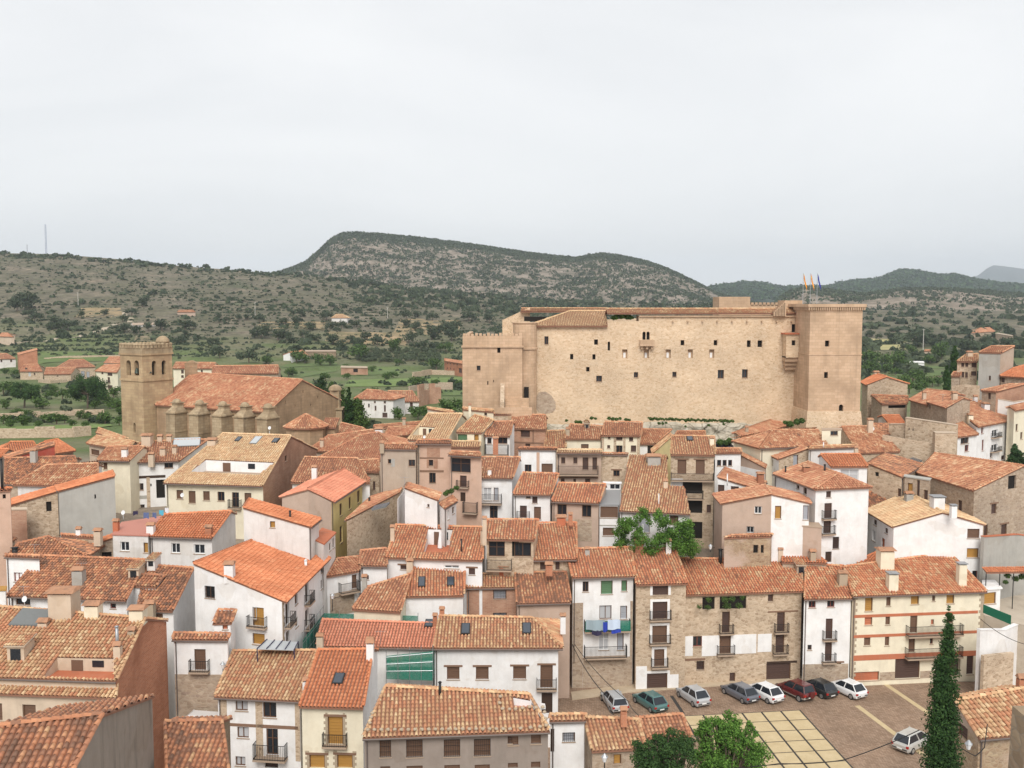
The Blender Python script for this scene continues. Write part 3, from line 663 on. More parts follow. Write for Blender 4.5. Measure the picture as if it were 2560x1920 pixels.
# ---------------------------------------------------------------- things on roofs
def on_roof(s, Pl, n, root, tag_):
    """s: 'Vx,ytop,ybase,width,kind' tokens: chimneys, skylights, dishes, aerials"""
    for t in s.split():
        m = re.match(r'([A-Z])(-?[\d.]+),(-?[\d.]+),(-?[\d.]+),(-?[\d.]+)([a-z]+)$', t)
        v, x, yt, yb, wd, kind = m.group(1), *[float(m.group(i)) for i in range(2, 6)], m.group(6)
        sc = {'O': 1.0, 'U': 2560 / 2212.}.get(v, VS)
        b = onpl(px(v, x, yb), Pl, n); k = b.y / FPX; Hh = max(0.25, (yb - yt) * sc * k * 1.04); W = max(0.12, wd * sc * k)
        q = MB(); c = b
        if kind[0] == 'm':                              # metal flue
            q.tube(c - Vector((0, 0, 0.3)), c + Vector((0, 0, Hh)), W / 2, None, 8); q.tube(c + Vector((0, 0, Hh + 0.03)), c + Vector((0, 0, Hh + 0.12)), W * 0.8, W * 0.2, 8)
            q.build('flue_pipe', {'m': 'zinc', 'k': 'iron', 'w': 'white_paint'}.get(kind[1:2] or 'm'), root, True)
        elif kind[0] == 'a':                            # television aerial
            q.tube(c - Vector((0, 0, 0.2)), c + Vector((0, 0, Hh)), 0.02, None, 5)
            q.tube(c + Vector((-0.5, 0, Hh - 0.1)), c + Vector((0.5, 0.1, Hh - 0.1)), 0.012, None, 4)
            for j in range(6): q.tube(c + Vector((-0.45 + j * 0.18, -0.2, Hh - 0.1)), c + Vector((-0.45 + j * 0.18, 0.2, Hh - 0.1)), 0.008, None, 4)
            q.build('aerial', 'metal_grey', root)
        elif kind[0] == 'd':                            # satellite dish
            q.tube(c - Vector((0, 0, 0.2)), c + Vector((0, 0, Hh * 0.5)), 0.025, None, 5)
            R = W / 2; cc = c + Vector((0, 0, max(Hh - R, 0.2))); i = len(q.v)
            ax = Vector((-0.3, -0.9, 0.35)).normalized(); e1 = ax.orthogonal().normalized(); e2 = ax.cross(e1)
            for r_, dd_ in ((0.0, -0.16), (0.5, -0.12), (1.0, 0.0)):
                for j in range(14):
                    a_ = j * math.pi / 7; q.v.append(tuple(cc + ax * (dd_ * R * 1.6) + (e1 * math.cos(a_) + e2 * math.sin(a_)) * (R * r_)))
            for l in range(2):
                for j in range(14): q.f.append([i + l * 14 + j, i + l * 14 + (j + 1) % 14, i + (l + 1) * 14 + (j + 1) % 14, i + (l + 1) * 14 + j]); q.m.append(0)
            q.tube(cc, cc + ax * R * 0.9, 0.012, None, 4)
            q.build('satellite_dish', 'dish_white', root, True)
        elif kind[0] in 'sv':                           # roof window (s) or roof-mounted panel (v) lying on the slope
            u, wv, nn = plane_axes([Pl, Pl + Vector((1, 0, -n.x / n.z)), Pl + Vector((0, 1, -n.y / n.z))])
            top = onpl(px(v, x, yt), Pl, n); Lw = (top - b).dot(wv); hw = W / 2
            ux = u if u.x > 0 else -u
            P8 = lambda o: [b - ux * hw + nn * o, b + ux * hw + nn * o, b + ux * hw + wv * Lw + nn * o, b - ux * hw + wv * Lw + nn * o]
            q.hexa(P8(0.02), P8(0.20)); o = q.build('roof_window' if kind[0] == 's' else 'roof_panel', {'s': 'iron', 'v': 'panel_grey'}[kind[0]], root)
            q = MB(); b2 = b + wv * 0.08; f = 0.09
            P4 = lambda o_: [b - ux * (hw - f) + wv * f + nn * o_, b + ux * (hw - f) + wv * f + nn * o_, b + ux * (hw - f) + wv * (Lw - f) + nn * o_, b - ux * (hw - f) + wv * (Lw - f) + nn * o_]
            q.hexa(P4(0.19), P4(0.215)); q.build('pane', {'s': 'glass_sky', 'v': 'panel_light' if 'l' in kind else ('panel_grey' if 'g' in kind else 'solar')}[kind[0]], o)
        elif kind[0] == 'o':                            # dormer box with a window
            q.box(c.x - W / 2, c.x + W / 2, c.y - 0.05, c.y + 1.6, c.z - 0.4, c.z + Hh * 0.72)
            o = q.build('dormer', {'w': 'white', 'c': 'beige', 's': 'stone'}.get(kind[1:2], 'beige'), root)
            r = MB(); z = c.z + Hh * 0.72
            r.hexa([(c.x - W * 0.62, c.y - 0.25, z), (c.x + W * 0.62, c.y - 0.25, z), (c.x + W * 0.62, c.y + 1.7, z + Hh * 0.2), (c.x - W * 0.62, c.y + 1.7, z + Hh * 0.2)],
                   [(c.x - W * 0.62, c.y - 0.25, z + 0.09), (c.x + W * 0.62, c.y - 0.25, z + 0.09), (c.x + W * 0.62, c.y + 1.7, z + Hh * 0.2 + 0.09), (c.x - W * 0.62, c.y + 1.7, z + Hh * 0.2 + 0.09)])
            r.build('dormer_roof', 'mortar', o)
            T = Tiles(); T.face([Vector((c.x - W * 0.62, c.y - 0.25, z + 0.1)), Vector((c.x + W * 0.62, c.y - 0.25, z + 0.1)), Vector((c.x + W * 0.62, c.y + 1.7, z + Hh * 0.2 + 0.1)), Vector((c.x - W * 0.62, c.y + 1.7, z + Hh * 0.2 + 0.1))], [], 0.22, 0.4, 4)
            T.build('tile_cream', o)
            g_ = MB(); g_.box(c.x - W * 0.3, c.x + W * 0.3, c.y - 0.09, c.y - 0.051, c.z + Hh * 0.05, c.z + Hh * 0.6); g_.build('window', 'glass_dark', o)
        else:                                           # masonry chimney with a cap
            mm = {'w': 'white', 'c': 'cream', 'b': 'brick', 's': 'stone_plain', 'p': 'beige', 'g': 'cement', 't': 'terracotta'}[kind[1:2] or 'w']
            h = W / 2; q.box(c.x - h, c.x + h, c.y - h, c.y + h, c.z - 0.5, c.z + Hh * 0.86)
            o = q.build('chimney', mm, root)
            r = MB(); zt = c.z + Hh * 0.86
            if 'x' in kind:
                r.box(c.x - h * 1.2, c.x + h * 1.2, c.y - h * 1.2, c.y + h * 1.2, zt + 0.12, zt + 0.2)
                for sx in (-1, 1):
                    for sy in (-1, 1): r.box(c.x + sx * h * 0.8 - 0.05, c.x + sx * h * 0.8 + 0.05, c.y + sy * h * 0.8 - 0.05, c.y + sy * h * 0.8 + 0.05, zt, zt + 0.13)
                r.build('chimney_cap', 'zinc', o)
            else:
                for sx in (-1, 1):
                    for sy in (-1, 1): r.box(c.x + sx * h * 0.75 - h * 0.18, c.x + sx * h * 0.75 + h * 0.18, c.y + sy * h * 0.75 - h * 0.18, c.y + sy * h * 0.75 + h * 0.18, zt, zt + 0.14)
                z = zt + 0.14; e_ = h * 1.3
                r.hexa([(c.x - e_, c.y - e_, z), (c.x + e_, c.y - e_, z), (c.x + e_, c.y + e_, z), (c.x - e_, c.y + e_, z)],
                       [(c.x - e_ * 0.85, c.y - e_ * 0.15, z + 0.24), (c.x + e_ * 0.85, c.y - e_ * 0.15, z + 0.24), (c.x + e_ * 0.85, c.y + e_ * 0.15, z + 0.24), (c.x - e_ * 0.85, c.y + e_ * 0.15, z + 0.24)])
                r.build('chimney_cap', 'cap_tile', o)
plaster('cap_tile', (0.44, 0.235, 0.14), 0.8, (0.12, 0.09, 0.07)); plain('downpipe_zinc', (0.16, 0.13, 0.115), 0.5, 0.3); plain('glass_sky', (0.05, 0.06, 0.075), 0.1, 0, 0.6); plain('panel_light', (0.45, 0.47, 0.48), 0.35)
def netmat():
    m, t, b = mk('net_green'); b.inputs['Base Color'].default_value = (0.02, 0.22, 0.15, 1); b.inputs['Roughness'].default_value = 0.8
    v = coord(t, (1, 1, 1)); n = noise(t, v, 2.0, 4)
    t.links.new(ramp(t, n, [(0.3, 0.45), (0.7, 0.7)]), b.inputs['Alpha'])
netmat()

# ---------------------------------------------------------------- houses
INFO = []
def house(name, label, eave, ridge, D, pitch=18.0, back=0.5, wallm='white', roof='tile_mix', win='', top='', hip='', hole='', mid='', root=None, oh=0.38, cat='house',
          sides=None, floor=None, single=False, zbase=None, ridgecap=True, group=None, tsp=None, hw='white', beams=''):
    (eL, eR) = pts(eave); rp = pts(ridge); pL, pR = rp[0], rp[1]
    A = at(eL, D); B = onz(eR, A.z)
    u = B - A; L = u.length; u.normalize(); v = Vector((-u.y, u.x, 0)); tp = math.tan(math.radians(pitch))
    n = Vector((-v.x * tp, -v.y * tp, 1)).normalized()
    RL, RR = onpl(pL, A, n), onpl(pR, A, n)
    mids = [onpl(p, A, n) for p in pts(mid)] if mid else []        # extra outline points between eave right and ridge right
    runL, runR = (RL - A).dot(v), (RR - A).dot(v)
    INFO.append((name, label[:46], round(L, 1), round(runL, 1), round(runR, 1), round(A.y, 1), round(B.y, 1), round(A.z, 1)))
    down = lambda P, r: Vector((P.x + v.x * r * back, P.y + v.y * r * back, P.z - r * back * tp))
    hl, hr = 'L' in hip, 'R' in hip
    bR = Vector((B.x + v.x * runR * (1 + back), B.y + v.y * runR * (1 + back), A.z)) if hr else down(RR, runR)
    bL = Vector((A.x + v.x * runL * (1 + back), A.y + v.y * runL * (1 + back), A.z)) if hl else down(RL, runL)
    if root is None:
        c = (A + B + bR + bL) / 4
        root = empty(name, (c.x, c.y, max(-4, gz(c.x, c.y))), label, cat, group)
    # walls: inset footprint
    pz = lambda P, o: Vector((P.x, P.y, P.z + o))
    i_ = 0.10
    fA = A + v * oh + u * i_; fA.z = A.z + oh * tp - 0.14; fB = B + v * oh - u * i_; fB.z = A.z + oh * tp - 0.14
    gR = pz(RR - u * i_, -0.14); gL = pz(RL + u * i_, -0.14)
    bo = min(oh, 0.3)
    kR = bR - v * (bo if back > 0.05 else 0.0) - u * i_; kR.z = bR.z + (bo * tp if back > 0.05 else 0) - 0.14
    kL = bL - v * (bo if back > 0.05 else 0.0) + u * i_; kL.z = bL.z + (bo * tp if back > 0.05 else 0) - 0.14
    if hr: fB = fB - u * (oh - i_); kR = kR - u * (oh - i_); kR.z = fB.z
    if hl: fA = fA + u * (oh - i_); kL = kL + u * (oh - i_); kL.z = fA.z
    ring = [('F', fA, fB)]
    prev = fB
    if mids:
        for j, q in enumerate(mids):
            qq = pz(q - u * i_, -0.14); ring.append(('R' if j == 0 else 'M%d' % j, prev, qq)); prev = qq
        ring.append(('RX', prev, gR)); prev = gR
        if back > 0.05: ring.append(('R2', prev, kR)); prev = kR
    elif hr: ring.append(('R', fB, kR)); prev = kR
    else:
        ring.append(('R', fB, gR)); prev = gR
        if back > 0.05: ring.append(('R2', gR, kR)); prev = kR
    nxt = kL if (hl or back > 0.05) else gL
    ring.append(('B', prev, nxt)); prev = nxt
    if hl: ring.append(('L', kL, fA))
    else:
        if back > 0.05: ring.append(('L2', kL, gL))
        ring.append(('L', gL, fA))
    zb = zbase if zbase is not None else max(min(gz(p.x, p.y) for _, p, _ in ring) - 0.6, -5)
    segs = {k: (a, b) for k, a, b in ring}
    res = wall_windows(segs, win)
    groups = {}
    for k, a, b in ring:
        wm = (sides or {}).get(k, (sides or {}).get(k[0], wallm)); mb = groups.setdefault(wm, MB())
        wall(mb, a, b, a.z, b.z, min(zb, a.z - 0.5, b.z - 0.5), [h for h in res[k] if h[4][0] not in 'ez'])
    for wm, mb in groups.items(): mb.build('wall', wm, root)
    put_windows(segs, res, root)
    # roof slab and tiles
    hs = []
    holes = [h for h in hole.split('|') if h.strip()]
    for h in holes: hs.append([onpl(p, A, n) for p in pts(h)])
    front = [A, B] + mids + [RR, RL]
    faces = [(front, hs)]
    if hr: faces.append(([B, bR, RR], []))
    if hl: faces.append(([bL, A, RL], []))
    if back > 0.05: faces.append(([bR, bL, RL, RR], []))
    sl = MB()
    for f, hh in faces:
        d = Vector((0, 0, -0.13))
        if not hh:
            sl.poly(f); sl.poly([p + d for p in f][::-1])
        else:                                           # strips around one opening so that the slab is really open
            slab_with_hole(sl, f, hh, d)
    outline = [A, B] + mids + ([] if hr else [RR]) + ([bR] if (back > 0.05 or hr) else []) + ([bL] if (back > 0.05 or hl) else []) + ([] if hl else [RL])
    for a, b in zip(outline, outline[1:] + outline[:1]): sl.poly([a + Vector((0, 0, -0.13)), b + Vector((0, 0, -0.13)), b, a])
    flat = roof.startswith('flat:')
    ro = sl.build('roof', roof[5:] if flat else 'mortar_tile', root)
    sp = tsp or (0.29 if D < 170 else 0.45); P = 5 if D < 112 else 4
    T = Tiles()
    if flat: ridgecap = False; faces = []
    for j, (f, hh) in enumerate(faces): T.face(f, hh, sp, 0.40 if D < 170 else 0.9, P, single and j == 0)
    if ridgecap:
        T.ridge(RL, RR, sp)
        if hr: T.ridge(B, RR, sp)
        if hl: T.ridge(A, RL, sp)
        if not hr and not mids: T.ridge(B + (RR - B).normalized() * 0.1, RR, sp, 0.02)
        if not hl: T.ridge(A + (RL - A).normalized() * 0.1, RL, sp, 0.02)
    T.build(roof, ro)
    for h in hs: terrace(h, A, v, n, ro, hw, floor or 'red_floor')
    if top: on_roof(top, A, n, root, name)
    if D < 128 and L > 2.5 and not flat and name == 'house' and sum(map(ord, label)) % 3 != 0:
        q = MB(); a_, b_ = A + Vector((0, 0, -0.1)) - v * 0.06, B + Vector((0, 0, -0.1)) - v * 0.06; q.tube(a_, b_, 0.065, None, 6); q.build('gutter', 'downpipe_zinc', root)
        q = MB(); f_ = fA + u * 0.18 - v * 0.07; q.tube(Vector((f_.x, f_.y, fA.z - 0.05)), Vector((f_.x, f_.y, max(zb, fA.z - 9))), 0.05, None, 6); q.build('downpipe', 'downpipe_zinc', root)
    return dict(root=root, A=A, B=B, RL=RL, RR=RR, bL=bL, bR=bR, n=n, u=u, v=v, roof=ro, segs=segs)
m_, t_, b_ = mk('mortar_tile'); b_.inputs['Base Color'].default_value = (0.255, 0.13, 0.085, 1)  # slab seen between cover tiles: groove shade and channel dirt put into the brown
def slab_with_hole(sl, f, hh, d):
    u, wv, n = plane_axes(f); O = f[0]
    loc = [((p - O).dot(u), (p - O).dot(wv)) for p in f]
    cuts = sorted({a for a, _ in loc} | {(p - O).dot(u) for h in hh for p in h})
    G = lambda a, b: O + u * a + wv * b
    for a, b in zip(cuts[:-1], cuts[1:]):
        if b - a < 1e-4: continue
        e = (b - a) * 1e-3; m = (a + b) / 2
        def spans(x):
            iv = intervals(loc, x)
            for h in hh:
                hl = [((p - O).dot(u), (p - O).dot(wv)) for p in h]
                for (p, q) in intervals(hl, x):
                    nv = []
                    for (c, g_) in iv:
                        if q <= c or p >= g_: nv.append((c, g_)); continue
                        if p > c: nv.append((c, p))
                        if q < g_: nv.append((q, g_))
                    iv = nv
            return iv
        s0, s1 = spans(a + e), spans(b - e)
        for (p, q), (r, s) in zip(s0, s1):
            P4 = [G(a, p), G(b, r), G(b, s), G(a, q)]
            sl.poly(P4); sl.poly([x + d for x in P4][::-1])
def terrace(h, A, v, n, parent, wm, fm):
    """roof terrace sunk behind an opening: floor, back wall with a door, side walls"""
    h = sorted(h, key=lambda p: (p - A).dot(v)); f2, b2 = sorted(h[:2], key=lambda p: p.x), sorted(h[2:], key=lambda p: p.x)
    z0 = min(p.z for p in h) - 0.25; fl = lambda p: Vector((p.x, p.y, z0))
    w_ = MB(); dn = Vector((0, 0, -0.02))
    w_.poly([fl(b2[0]), fl(b2[1]), b2[1] + dn, b2[0] + dn]); w_.poly([fl(f2[0]), fl(b2[0]), b2[0] + dn, f2[0] + dn]); w_.poly([fl(b2[1]), fl(f2[1]), f2[1] + dn, b2[1] + dn])
    w_.poly([fl(f2[1]), fl(f2[0]), f2[0] + dn, f2[1] + dn])
    o = w_.build('terrace_wall', wm, parent)
    q = MB(); q.poly([fl(f2[0]), fl(f2[1]), fl(b2[1]), fl(b2[0])]); q.build('terrace_floor', fm, parent)
    a, b = b2; fr, L = frame(a, b); hgt = min(a.z, b.z) - z0
    if hgt > 0.9:
        for c0, c1, mt in ((0.25, 0.25 + min(0.2, 1.0 / L), 'shutter_brown'), (0.62, 0.62 + min(0.2, 0.9 / L), 'glass_dark')):
            dmb = MB(); dmb.lbox(fr, L * c0, L * c1, 0.0, 0.06, z0 + (0.02 if mt != 'glass_dark' else hgt * 0.35), z0 + hgt * 0.85); dmb.build('terrace_door' if mt != 'glass_dark' else 'terrace_window', mt, parent)

def freewall(name, label, top, D, thick=0.5, mat='stone', cat='wall', zb=None, cap=None):
    """free-standing wall following a line of top points (photo points at distances D[i])"""
    P = [at(p, d) for p, d in zip(pts(top), D)]
    c = sum(P, Vector()) / len(P); r = empty(name, (c.x, c.y, gz(c.x, c.y)), label, cat)
    b = MB(); k = MB()
    for a, e in zip(P[:-1], P[1:]):
        d = Vector((e.x - a.x, e.y - a.y, 0)).normalized(); n = Vector((-d.y, d.x, 0)) * thick
        z = zb if zb is not None else min(gz(a.x, a.y), gz(e.x, e.y)) - 0.5
        dn = lambda p: Vector((p.x, p.y, min(z, p.z - 0.3)))
        b.hexa([dn(a), dn(e), dn(e + n), dn(a + n)], [a, e, e + n, a + n])
        m = n.normalized() * 0.06; u = Vector((0, 0, 0.09))
        k.hexa([a - m, e - m, e + n + m, a + n + m], [a - m + u, e - m + u, e + n + m + u, a + n + m + u])
    b.build('wall', mat, r)
    if cap: k.build('coping', cap, r)
    return r

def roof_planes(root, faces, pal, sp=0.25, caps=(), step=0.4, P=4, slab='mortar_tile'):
    sl = MB(); d = Vector((0, 0, -0.15)); T = Tiles()
    for f in faces:
        sl.poly(f); sl.poly([p + d for p in f][::-1])
        for a, b in zip(f, f[1:] + f[:1]): sl.poly([a + d, b + d, b, a])
        T.face(f, [], sp, step, P)
    for a, b in caps: T.ridge(a, b, sp)
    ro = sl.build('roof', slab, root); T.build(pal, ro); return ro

def quoins(root, seg, s_, z0, z1, side):
    fr, L = frame(*seg); z = z0; j = 0
    while z < z1 - 0.1:
        e = 0.55 if j % 2 else 0.36; a, b = (s_, s_ + e) if side > 0 else (s_ - e, s_)
        q = MB(); q.lbox(fr, a, b, 0.0, 0.03, z, z + 0.3); q.build('quoin', 'stone_plain', root); z += 0.315; j += 1
# ================================================================ HOUSES, nearest first
# --- bottom edge
house('house', 'weathered tiled house with stained grey cement gable wall, bottom left corner', 'I-620,2120 I430,2060', 'I-80,1315 I882,1205', 41, 17, 1.75, 'dark_cement', 'tile_brown', single=True, oh=0.2)
house('house', 'low dark-tiled roof between cement gable and half-timbered white house', 'I1440,1790 I1990,1790', 'I1425,1268 I1915,1256', 56, 18, 0.5, 'stone_dark', 'tile_brown', single=True)
h_big = house('house', 'large beige house with tall red brick gable, solar panel and sunken roof terrace', 'I-260,872 I1002,912', 'I-130,262 I1252,372', 70, 19, 0.62, 'beige', 'tile_cream', single=True, oh=0.15, hw='beige', floor='terracotta',
      sides={'R': 'brick'}, hole='I375,875 I985,895 I985,715 I495,705', top='I140,555,735,150oc I1015,440,640,30m I1140,470,500,60cs I1020,590,700,60cp I380,405,425,80cp E560,1070,1290,200cp E810,1205,1300,120cc E1195,1245,1330,120cc E220,1260,1410,310vg')
house('house', '', 'I-260,1012 I1000,1058', 'I-260,925 I1010,935', 69.4, 19, 0.0, 'beige', 'tile_cream', root=h_big['root'], oh=0.3, win='F:I-60,1100,20,1250s F:I195,1112,310,1258s F:I535,1125,655,1238s F:I825,1138,945,1200s')
house('house', 'half-timbered white house with brown beams and stone corner above the bottom edge', 'I1850,1048 J372,1085', 'I2010,655 J520,650', 76, 18, 0.45, 'white', 'tile_cream', single=True, oh=0.45,
      win='F:I2035,1065,2140,1165c F:I2050,1305,2150,1400c F:I2035,1560,2120,1640c F:I1912,1060,1965,1660es F:I1965,1275,2212,1300eb F:J0,1290,365,1318eb F:J340,1090,400,1600es F:J60,1078,175,1225d F:J90,1320,190,1545d F:J0,1430,275,1560z F:J75,1575,190,1659p F:J0,1070,60,1600es', top='J430,890,1030,45cw')
h = house('house', 'cream house under a uniform bright orange roof with small roof window', 'J372,1132 J925,1146', 'J535,645 J1010,640', 73, 19, 0.4, 'cream', 'tile_new', single=True, sides={'R': 'white'}, oh=0.4,
      win='F:J620,1215,752,1455olnb F:J460,1545,595,1659oln F:J700,1545,835,1659oln', top='J700,850,945,95s J988,560,715,62cw')
h_w = h
h_st = house('house', 'long brown-rendered house with rows of stones weighing down its orange tiles', 'J920,1402 K330,1345', 'J1115,962 K150,1030', 66, 18, 0.55, 'grey_brown', 'tile_cream', single=True, oh=0.4,
      win='F:J1070,1420,1165,1565sv F:J1300,1415,1438,1565sv F:J1625,1412,1762,1560sv F:J1885,1408,2025,1555sv F:J2175,1385,2212,1450s F:K-30,1385,55,1462s F:K165,1370,250,1450s F:J1075,1645,1160,1700s F:J1300,1640,1440,1700s F:J1628,1633,1762,1700s F:J1890,1630,2020,1700s F:K165,1605,245,1659s F:K-35,1615,50,1659s',
      top='J1590,920,1025,25mk', hole='K20,1135 K290,1120 K285,1100 K10,1050')
h_sm = house('house', 'small white outbuilding with barred blue window under a tile coping', 'K322,1258 K640,1250', 'K325,1205 K640,1200', 71, 18, 0.3, 'white', 'tile_cream', oh=0.2, win='F:K437,1352,543,1432yv F:K312,1320,366,1525p', top='K965,1150,1240,55cb')
house('house', 'low stone house with pale tiles behind the dark green tree', 'K690,1520 K1165,1492', 'K620,1228 K1092,1248', 69, 18, 0.4, 'stone', 'tile_cream', single=True, oh=0.3, win='F:K878,1540,945,1625o')
house('house', 'low red-brown tiled roof beside the sandstone slab paving', 'K1185,1420 K1560,1400', 'K1095,1235 K1470,1200', 74, 18, 0.4, 'stone', 'tile_red', single=True, oh=0.3)
house('house', 'low stone house with wooden shutter and mossy tiles, bottom right corner', 'L1830,1410 L2300,1368', 'L1620,1085 L2270,965', 58, 20, 0.6, 'stone_patch', 'tile_cream', single=True, oh=0.25, win='L:L1635,1285,1725,1400k', top='L2185,880,960,60cb')
# --- second row, left to right
house('house', 'long low white house with two-part brown tiled roof and broken chimney', 'E60,1143 E1085,1186', 'E348,797 E1265,835', 88, 18, 0.4, 'white', 'tile_brown', oh=0.4,
      win='F:E135,1160,262,1220d F:E952,1205,1002,1250r F:E805,1208,845,1225h', top='E685,900,1035,90cg E1155,880,985,90og E1305,810,885,70ow E205,1050,1170,10a E212,1140,1205,55d E705,850,915,8a')
house('house', 'white house with brown tiles and a white dormer wall beside the tall gable', 'E1180,1262 E1490,1275', 'E1270,880 E1672,905', 86, 18, 0.3, 'white', 'tile_brown', oh=0.35, win='F:E1335,1290,1408,1355s', top='E1300,1195,1300,75cs')
house('house', 'white dormer block with brown window under its own tiled lean-to roof', 'E1085,1055 E1345,1065', 'E1160,960 E1420,968', 89, 16, 0.1, 'white', 'tile_brown', oh=0.15, win='F:E1195,1132,1270,1215s')
h_gab = house('house', 'tall white house with one long orange roof slope and iron balconies down its side', 'F265,1197 F645,818', 'E1672,862 F108,610', 84, 17, 0.0, 'white', 'tile_new', oh=0.45,
      win='L:E1772,1055,1855,1160dv L:E1608,1145,1640,1235y L:F-30,1240,68,1400ob L:F-30,1465,75,1560o F:F255,1195,288,1390pb F:F335,1100,360,1215s F:F425,1015,455,1200pb F:F340,1325,365,1410s F:F425,1255,455,1410pb F:F260,1440,290,1560p L:E2190,1240,2212,1340o F:F560,900,580,935s F:F560,1000,575,1080s', top='E1985,855,975,78cw F430,835,885,24mw')
h_low = house('house', 'white house with sunken red terrace, tile-capped parapet and stone ground floor', 'I1485,552 I1970,556', 'I1500,500 I1985,505', 80, 18, 0.15, 'white', 'tile_brown', oh=0.15,
      win='F:I1680,632,1778,815sb F:I1700,852,1782,938s F:I1705,1085,1785,1125k F:I1450,850,1990,1300er')
house('house', 'small tiled lean-to over the sunken red terrace', 'I1835,415 I2000,410', 'I1885,300 I2040,300', 82, 20, 0.0, 'white', 'tile_brown', oh=0.1, win='F:I1922,425,1968,462t')
house('house', 'pink-tiled house wrapped in green scaffold netting', 'J518,610 J1532,626', 'J572,382 J1548,418', 89, 18, 0.5, 'white', 'tile_pink', oh=0.4, top='J555,505,640,55cp J985,545,640,60cw J1075,470,600,8a J1490,385,450,75s J1548,335,440,38cb')
h_sk = house('house', 'white house with two roof windows, brown lintels and a hipped right end', 'J1530,628 K440,628', 'J1582,350 K176,366', 87, 18, 0.9, 'white', 'tile_cream', hip='R', oh=0.4,
      win='F:J1650,785,1758,895sl F:J1900,785,2010,895sl F:K10,780,122,892sl F:K245,770,352,968slb F:K255,1010,350,1190p', top='J1808,420,512,80s K128,415,508,80s K440,335,450,46cw')
house('house', 'white house with two dark roof windows over a blank wall', 'F1250,1152 F1797,1142', 'F1372,880 F1806,916', 97, 18, 0.4, 'white', 'tile_mix', oh=0.3, top='F1430,985,1070,64s F1682,985,1062,66s F1330,830,920,55cp F1607,1255,1300,42cb')
house('house', 'cream house whose warped orange roof sweeps down to the netted scaffold', 'F828,1256 F1248,1283', 'F965,1068 F1345,952', 95, 18, 0.8, 'cream', 'tile_red', oh=0.3, top='F938,965,1080,42cg')
house('house', 'brick house with barred grey window and sagging dark-edged tiles', 'F1812,1075 G45,1070', 'F1812,958 G30,950', 101, 17, 0.3, 'brick_worn', 'tile_cream', oh=0.2, win='F:F2050,1090,2162,1165yv F:F2050,1285,2165,1312yv', top='F2140,880,950,75ct')
house('house', 'house with grey-brown lichened tiles over a bare pinkish wall', 'G40,1212 G512,1200', 'G25,945 G468,938', 98, 18, 0.3, 'rose_beige', 'tile_brown', oh=0.3)
# --- row along the square
house('house', 'tall white house with washing on its balcony and a rubble-stone base', 'G520,988 G1062,976', 'G465,742 G1032,724', 101, 18, 0.4, 'white', 'tile_mix', oh=0.35, sides={'L': 'stone'},
      win='F:G610,1015,662,1105d F:G768,1008,870,1125g F:G945,1005,995,1100g F:G755,1222,860,1340c F:G935,1225,995,1340y F:K620,370,1015,462zg F:K750,490,835,640x F:K908,490,965,640y F:K620,590,985,690z F:K720,712,802,930s F:K870,702,938,788k F:K520,232,612,1080er F:K612,700,1065,1080er F:K1020,215,1070,700er', top='G650,735,785,40cg')
house('house', 'narrow stone house with white-framed balcony doors and a garage gate', 'G1072,1048 G1520,1036', 'G1032,742 G1412,735', 100.5, 18, 0.4, 'stone_tan', 'tile_mix', oh=0.35,
      win='F:K1215,80,1350,165kq F:K1215,222,1342,372kqb F:K1212,428,1338,578sqb F:K1228,632,1315,780sqb F:K1165,840,1342,985kq F:K1070,780,1165,990ew F:K1342,850,1438,980ew', top='G1095,648,760,70cb G1350,655,770,44cw')
house('house', 'broad stone house with plant-filled loggia, white patches and dark garage door', 'G1465,1137 H312,1103', 'G1440,820 H275,835', 102, 18, 0.4, 'stone_tan', 'tile_mix', oh=0.35,
      win='F:K1645,182,1752,290h F:K1795,175,2025,285h F:K1815,308,1882,490kb F:K1480,520,1562,690ew F:K1640,515,1790,690ew F:K1562,520,1642,610r F:K1795,515,1890,670sb F:K1890,505,2110,670ew F:K1595,735,1660,810kv F:K1880,835,1928,945k F:L-90,500,30,655ew F:L78,312,145,480kb F:L65,500,140,665kb F:L0,160,45,220k F:L-15,752,195,925k F:L-10,735,250,752ed F:L0,300,260,312eb F:K1475,712,1670,730eb F:L2,312,5,313h', top='G1800,740,860,34mk H285,850,950,75os')
house('house', 'narrow white house with two black iron balconies between stone and cream neighbours', 'H312,1172 H735,1166', 'H325,872 H655,885', 101.5, 18, 0.4, 'white', 'tile_mix', oh=0.3,
      win='F:L352,215,412,275r F:L512,208,575,270r F:L498,368,558,545kb F:L492,562,552,738kb F:L342,595,378,640d F:L285,760,690,1000er F:L515,750,632,905ol F:L328,762,360,795k F:L448,545,500,548h', top='H640,930,1040,72cs')
h_cr = house('house', 'large cream house with terracotta bands, stone quoins and wooden shutters facing the square', 'H735,1147 H1896,1106', 'H652,892 H1572,772', 101.5, 18, 0.4, 'cream', 'tile_mix', oh=0.35,
      win='F:L838,185,905,305o F:L1022,180,1060,260s F:L1235,172,1305,245o F:L1418,165,1445,218s F:L1542,160,1610,238o F:L735,318,1812,342et F:L835,345,902,425t F:L1015,340,1055,422s F:L1228,338,1290,490s F:L1408,375,1435,420t F:L1542,320,1600,410s F:L738,490,1830,514et F:L830,520,885,602s F:L1010,520,1048,602s F:L1215,512,1270,660s F:L1400,540,1425,588r F:L738,665,1812,710et F:L1098,700,1312,885k F:L742,828,960,905t F:L1650,690,1662,858k F:L1716,680,1775,850k F:L1455,690,1655,860k F:L965,830,1095,900er F:L1315,820,1440,880er F:L1188,415,1660,500z F:L1180,605,1655,690z',
      top='H1070,930,1080,82ccx H1668,840,1040,68ccx H1010,725,885,120cc')

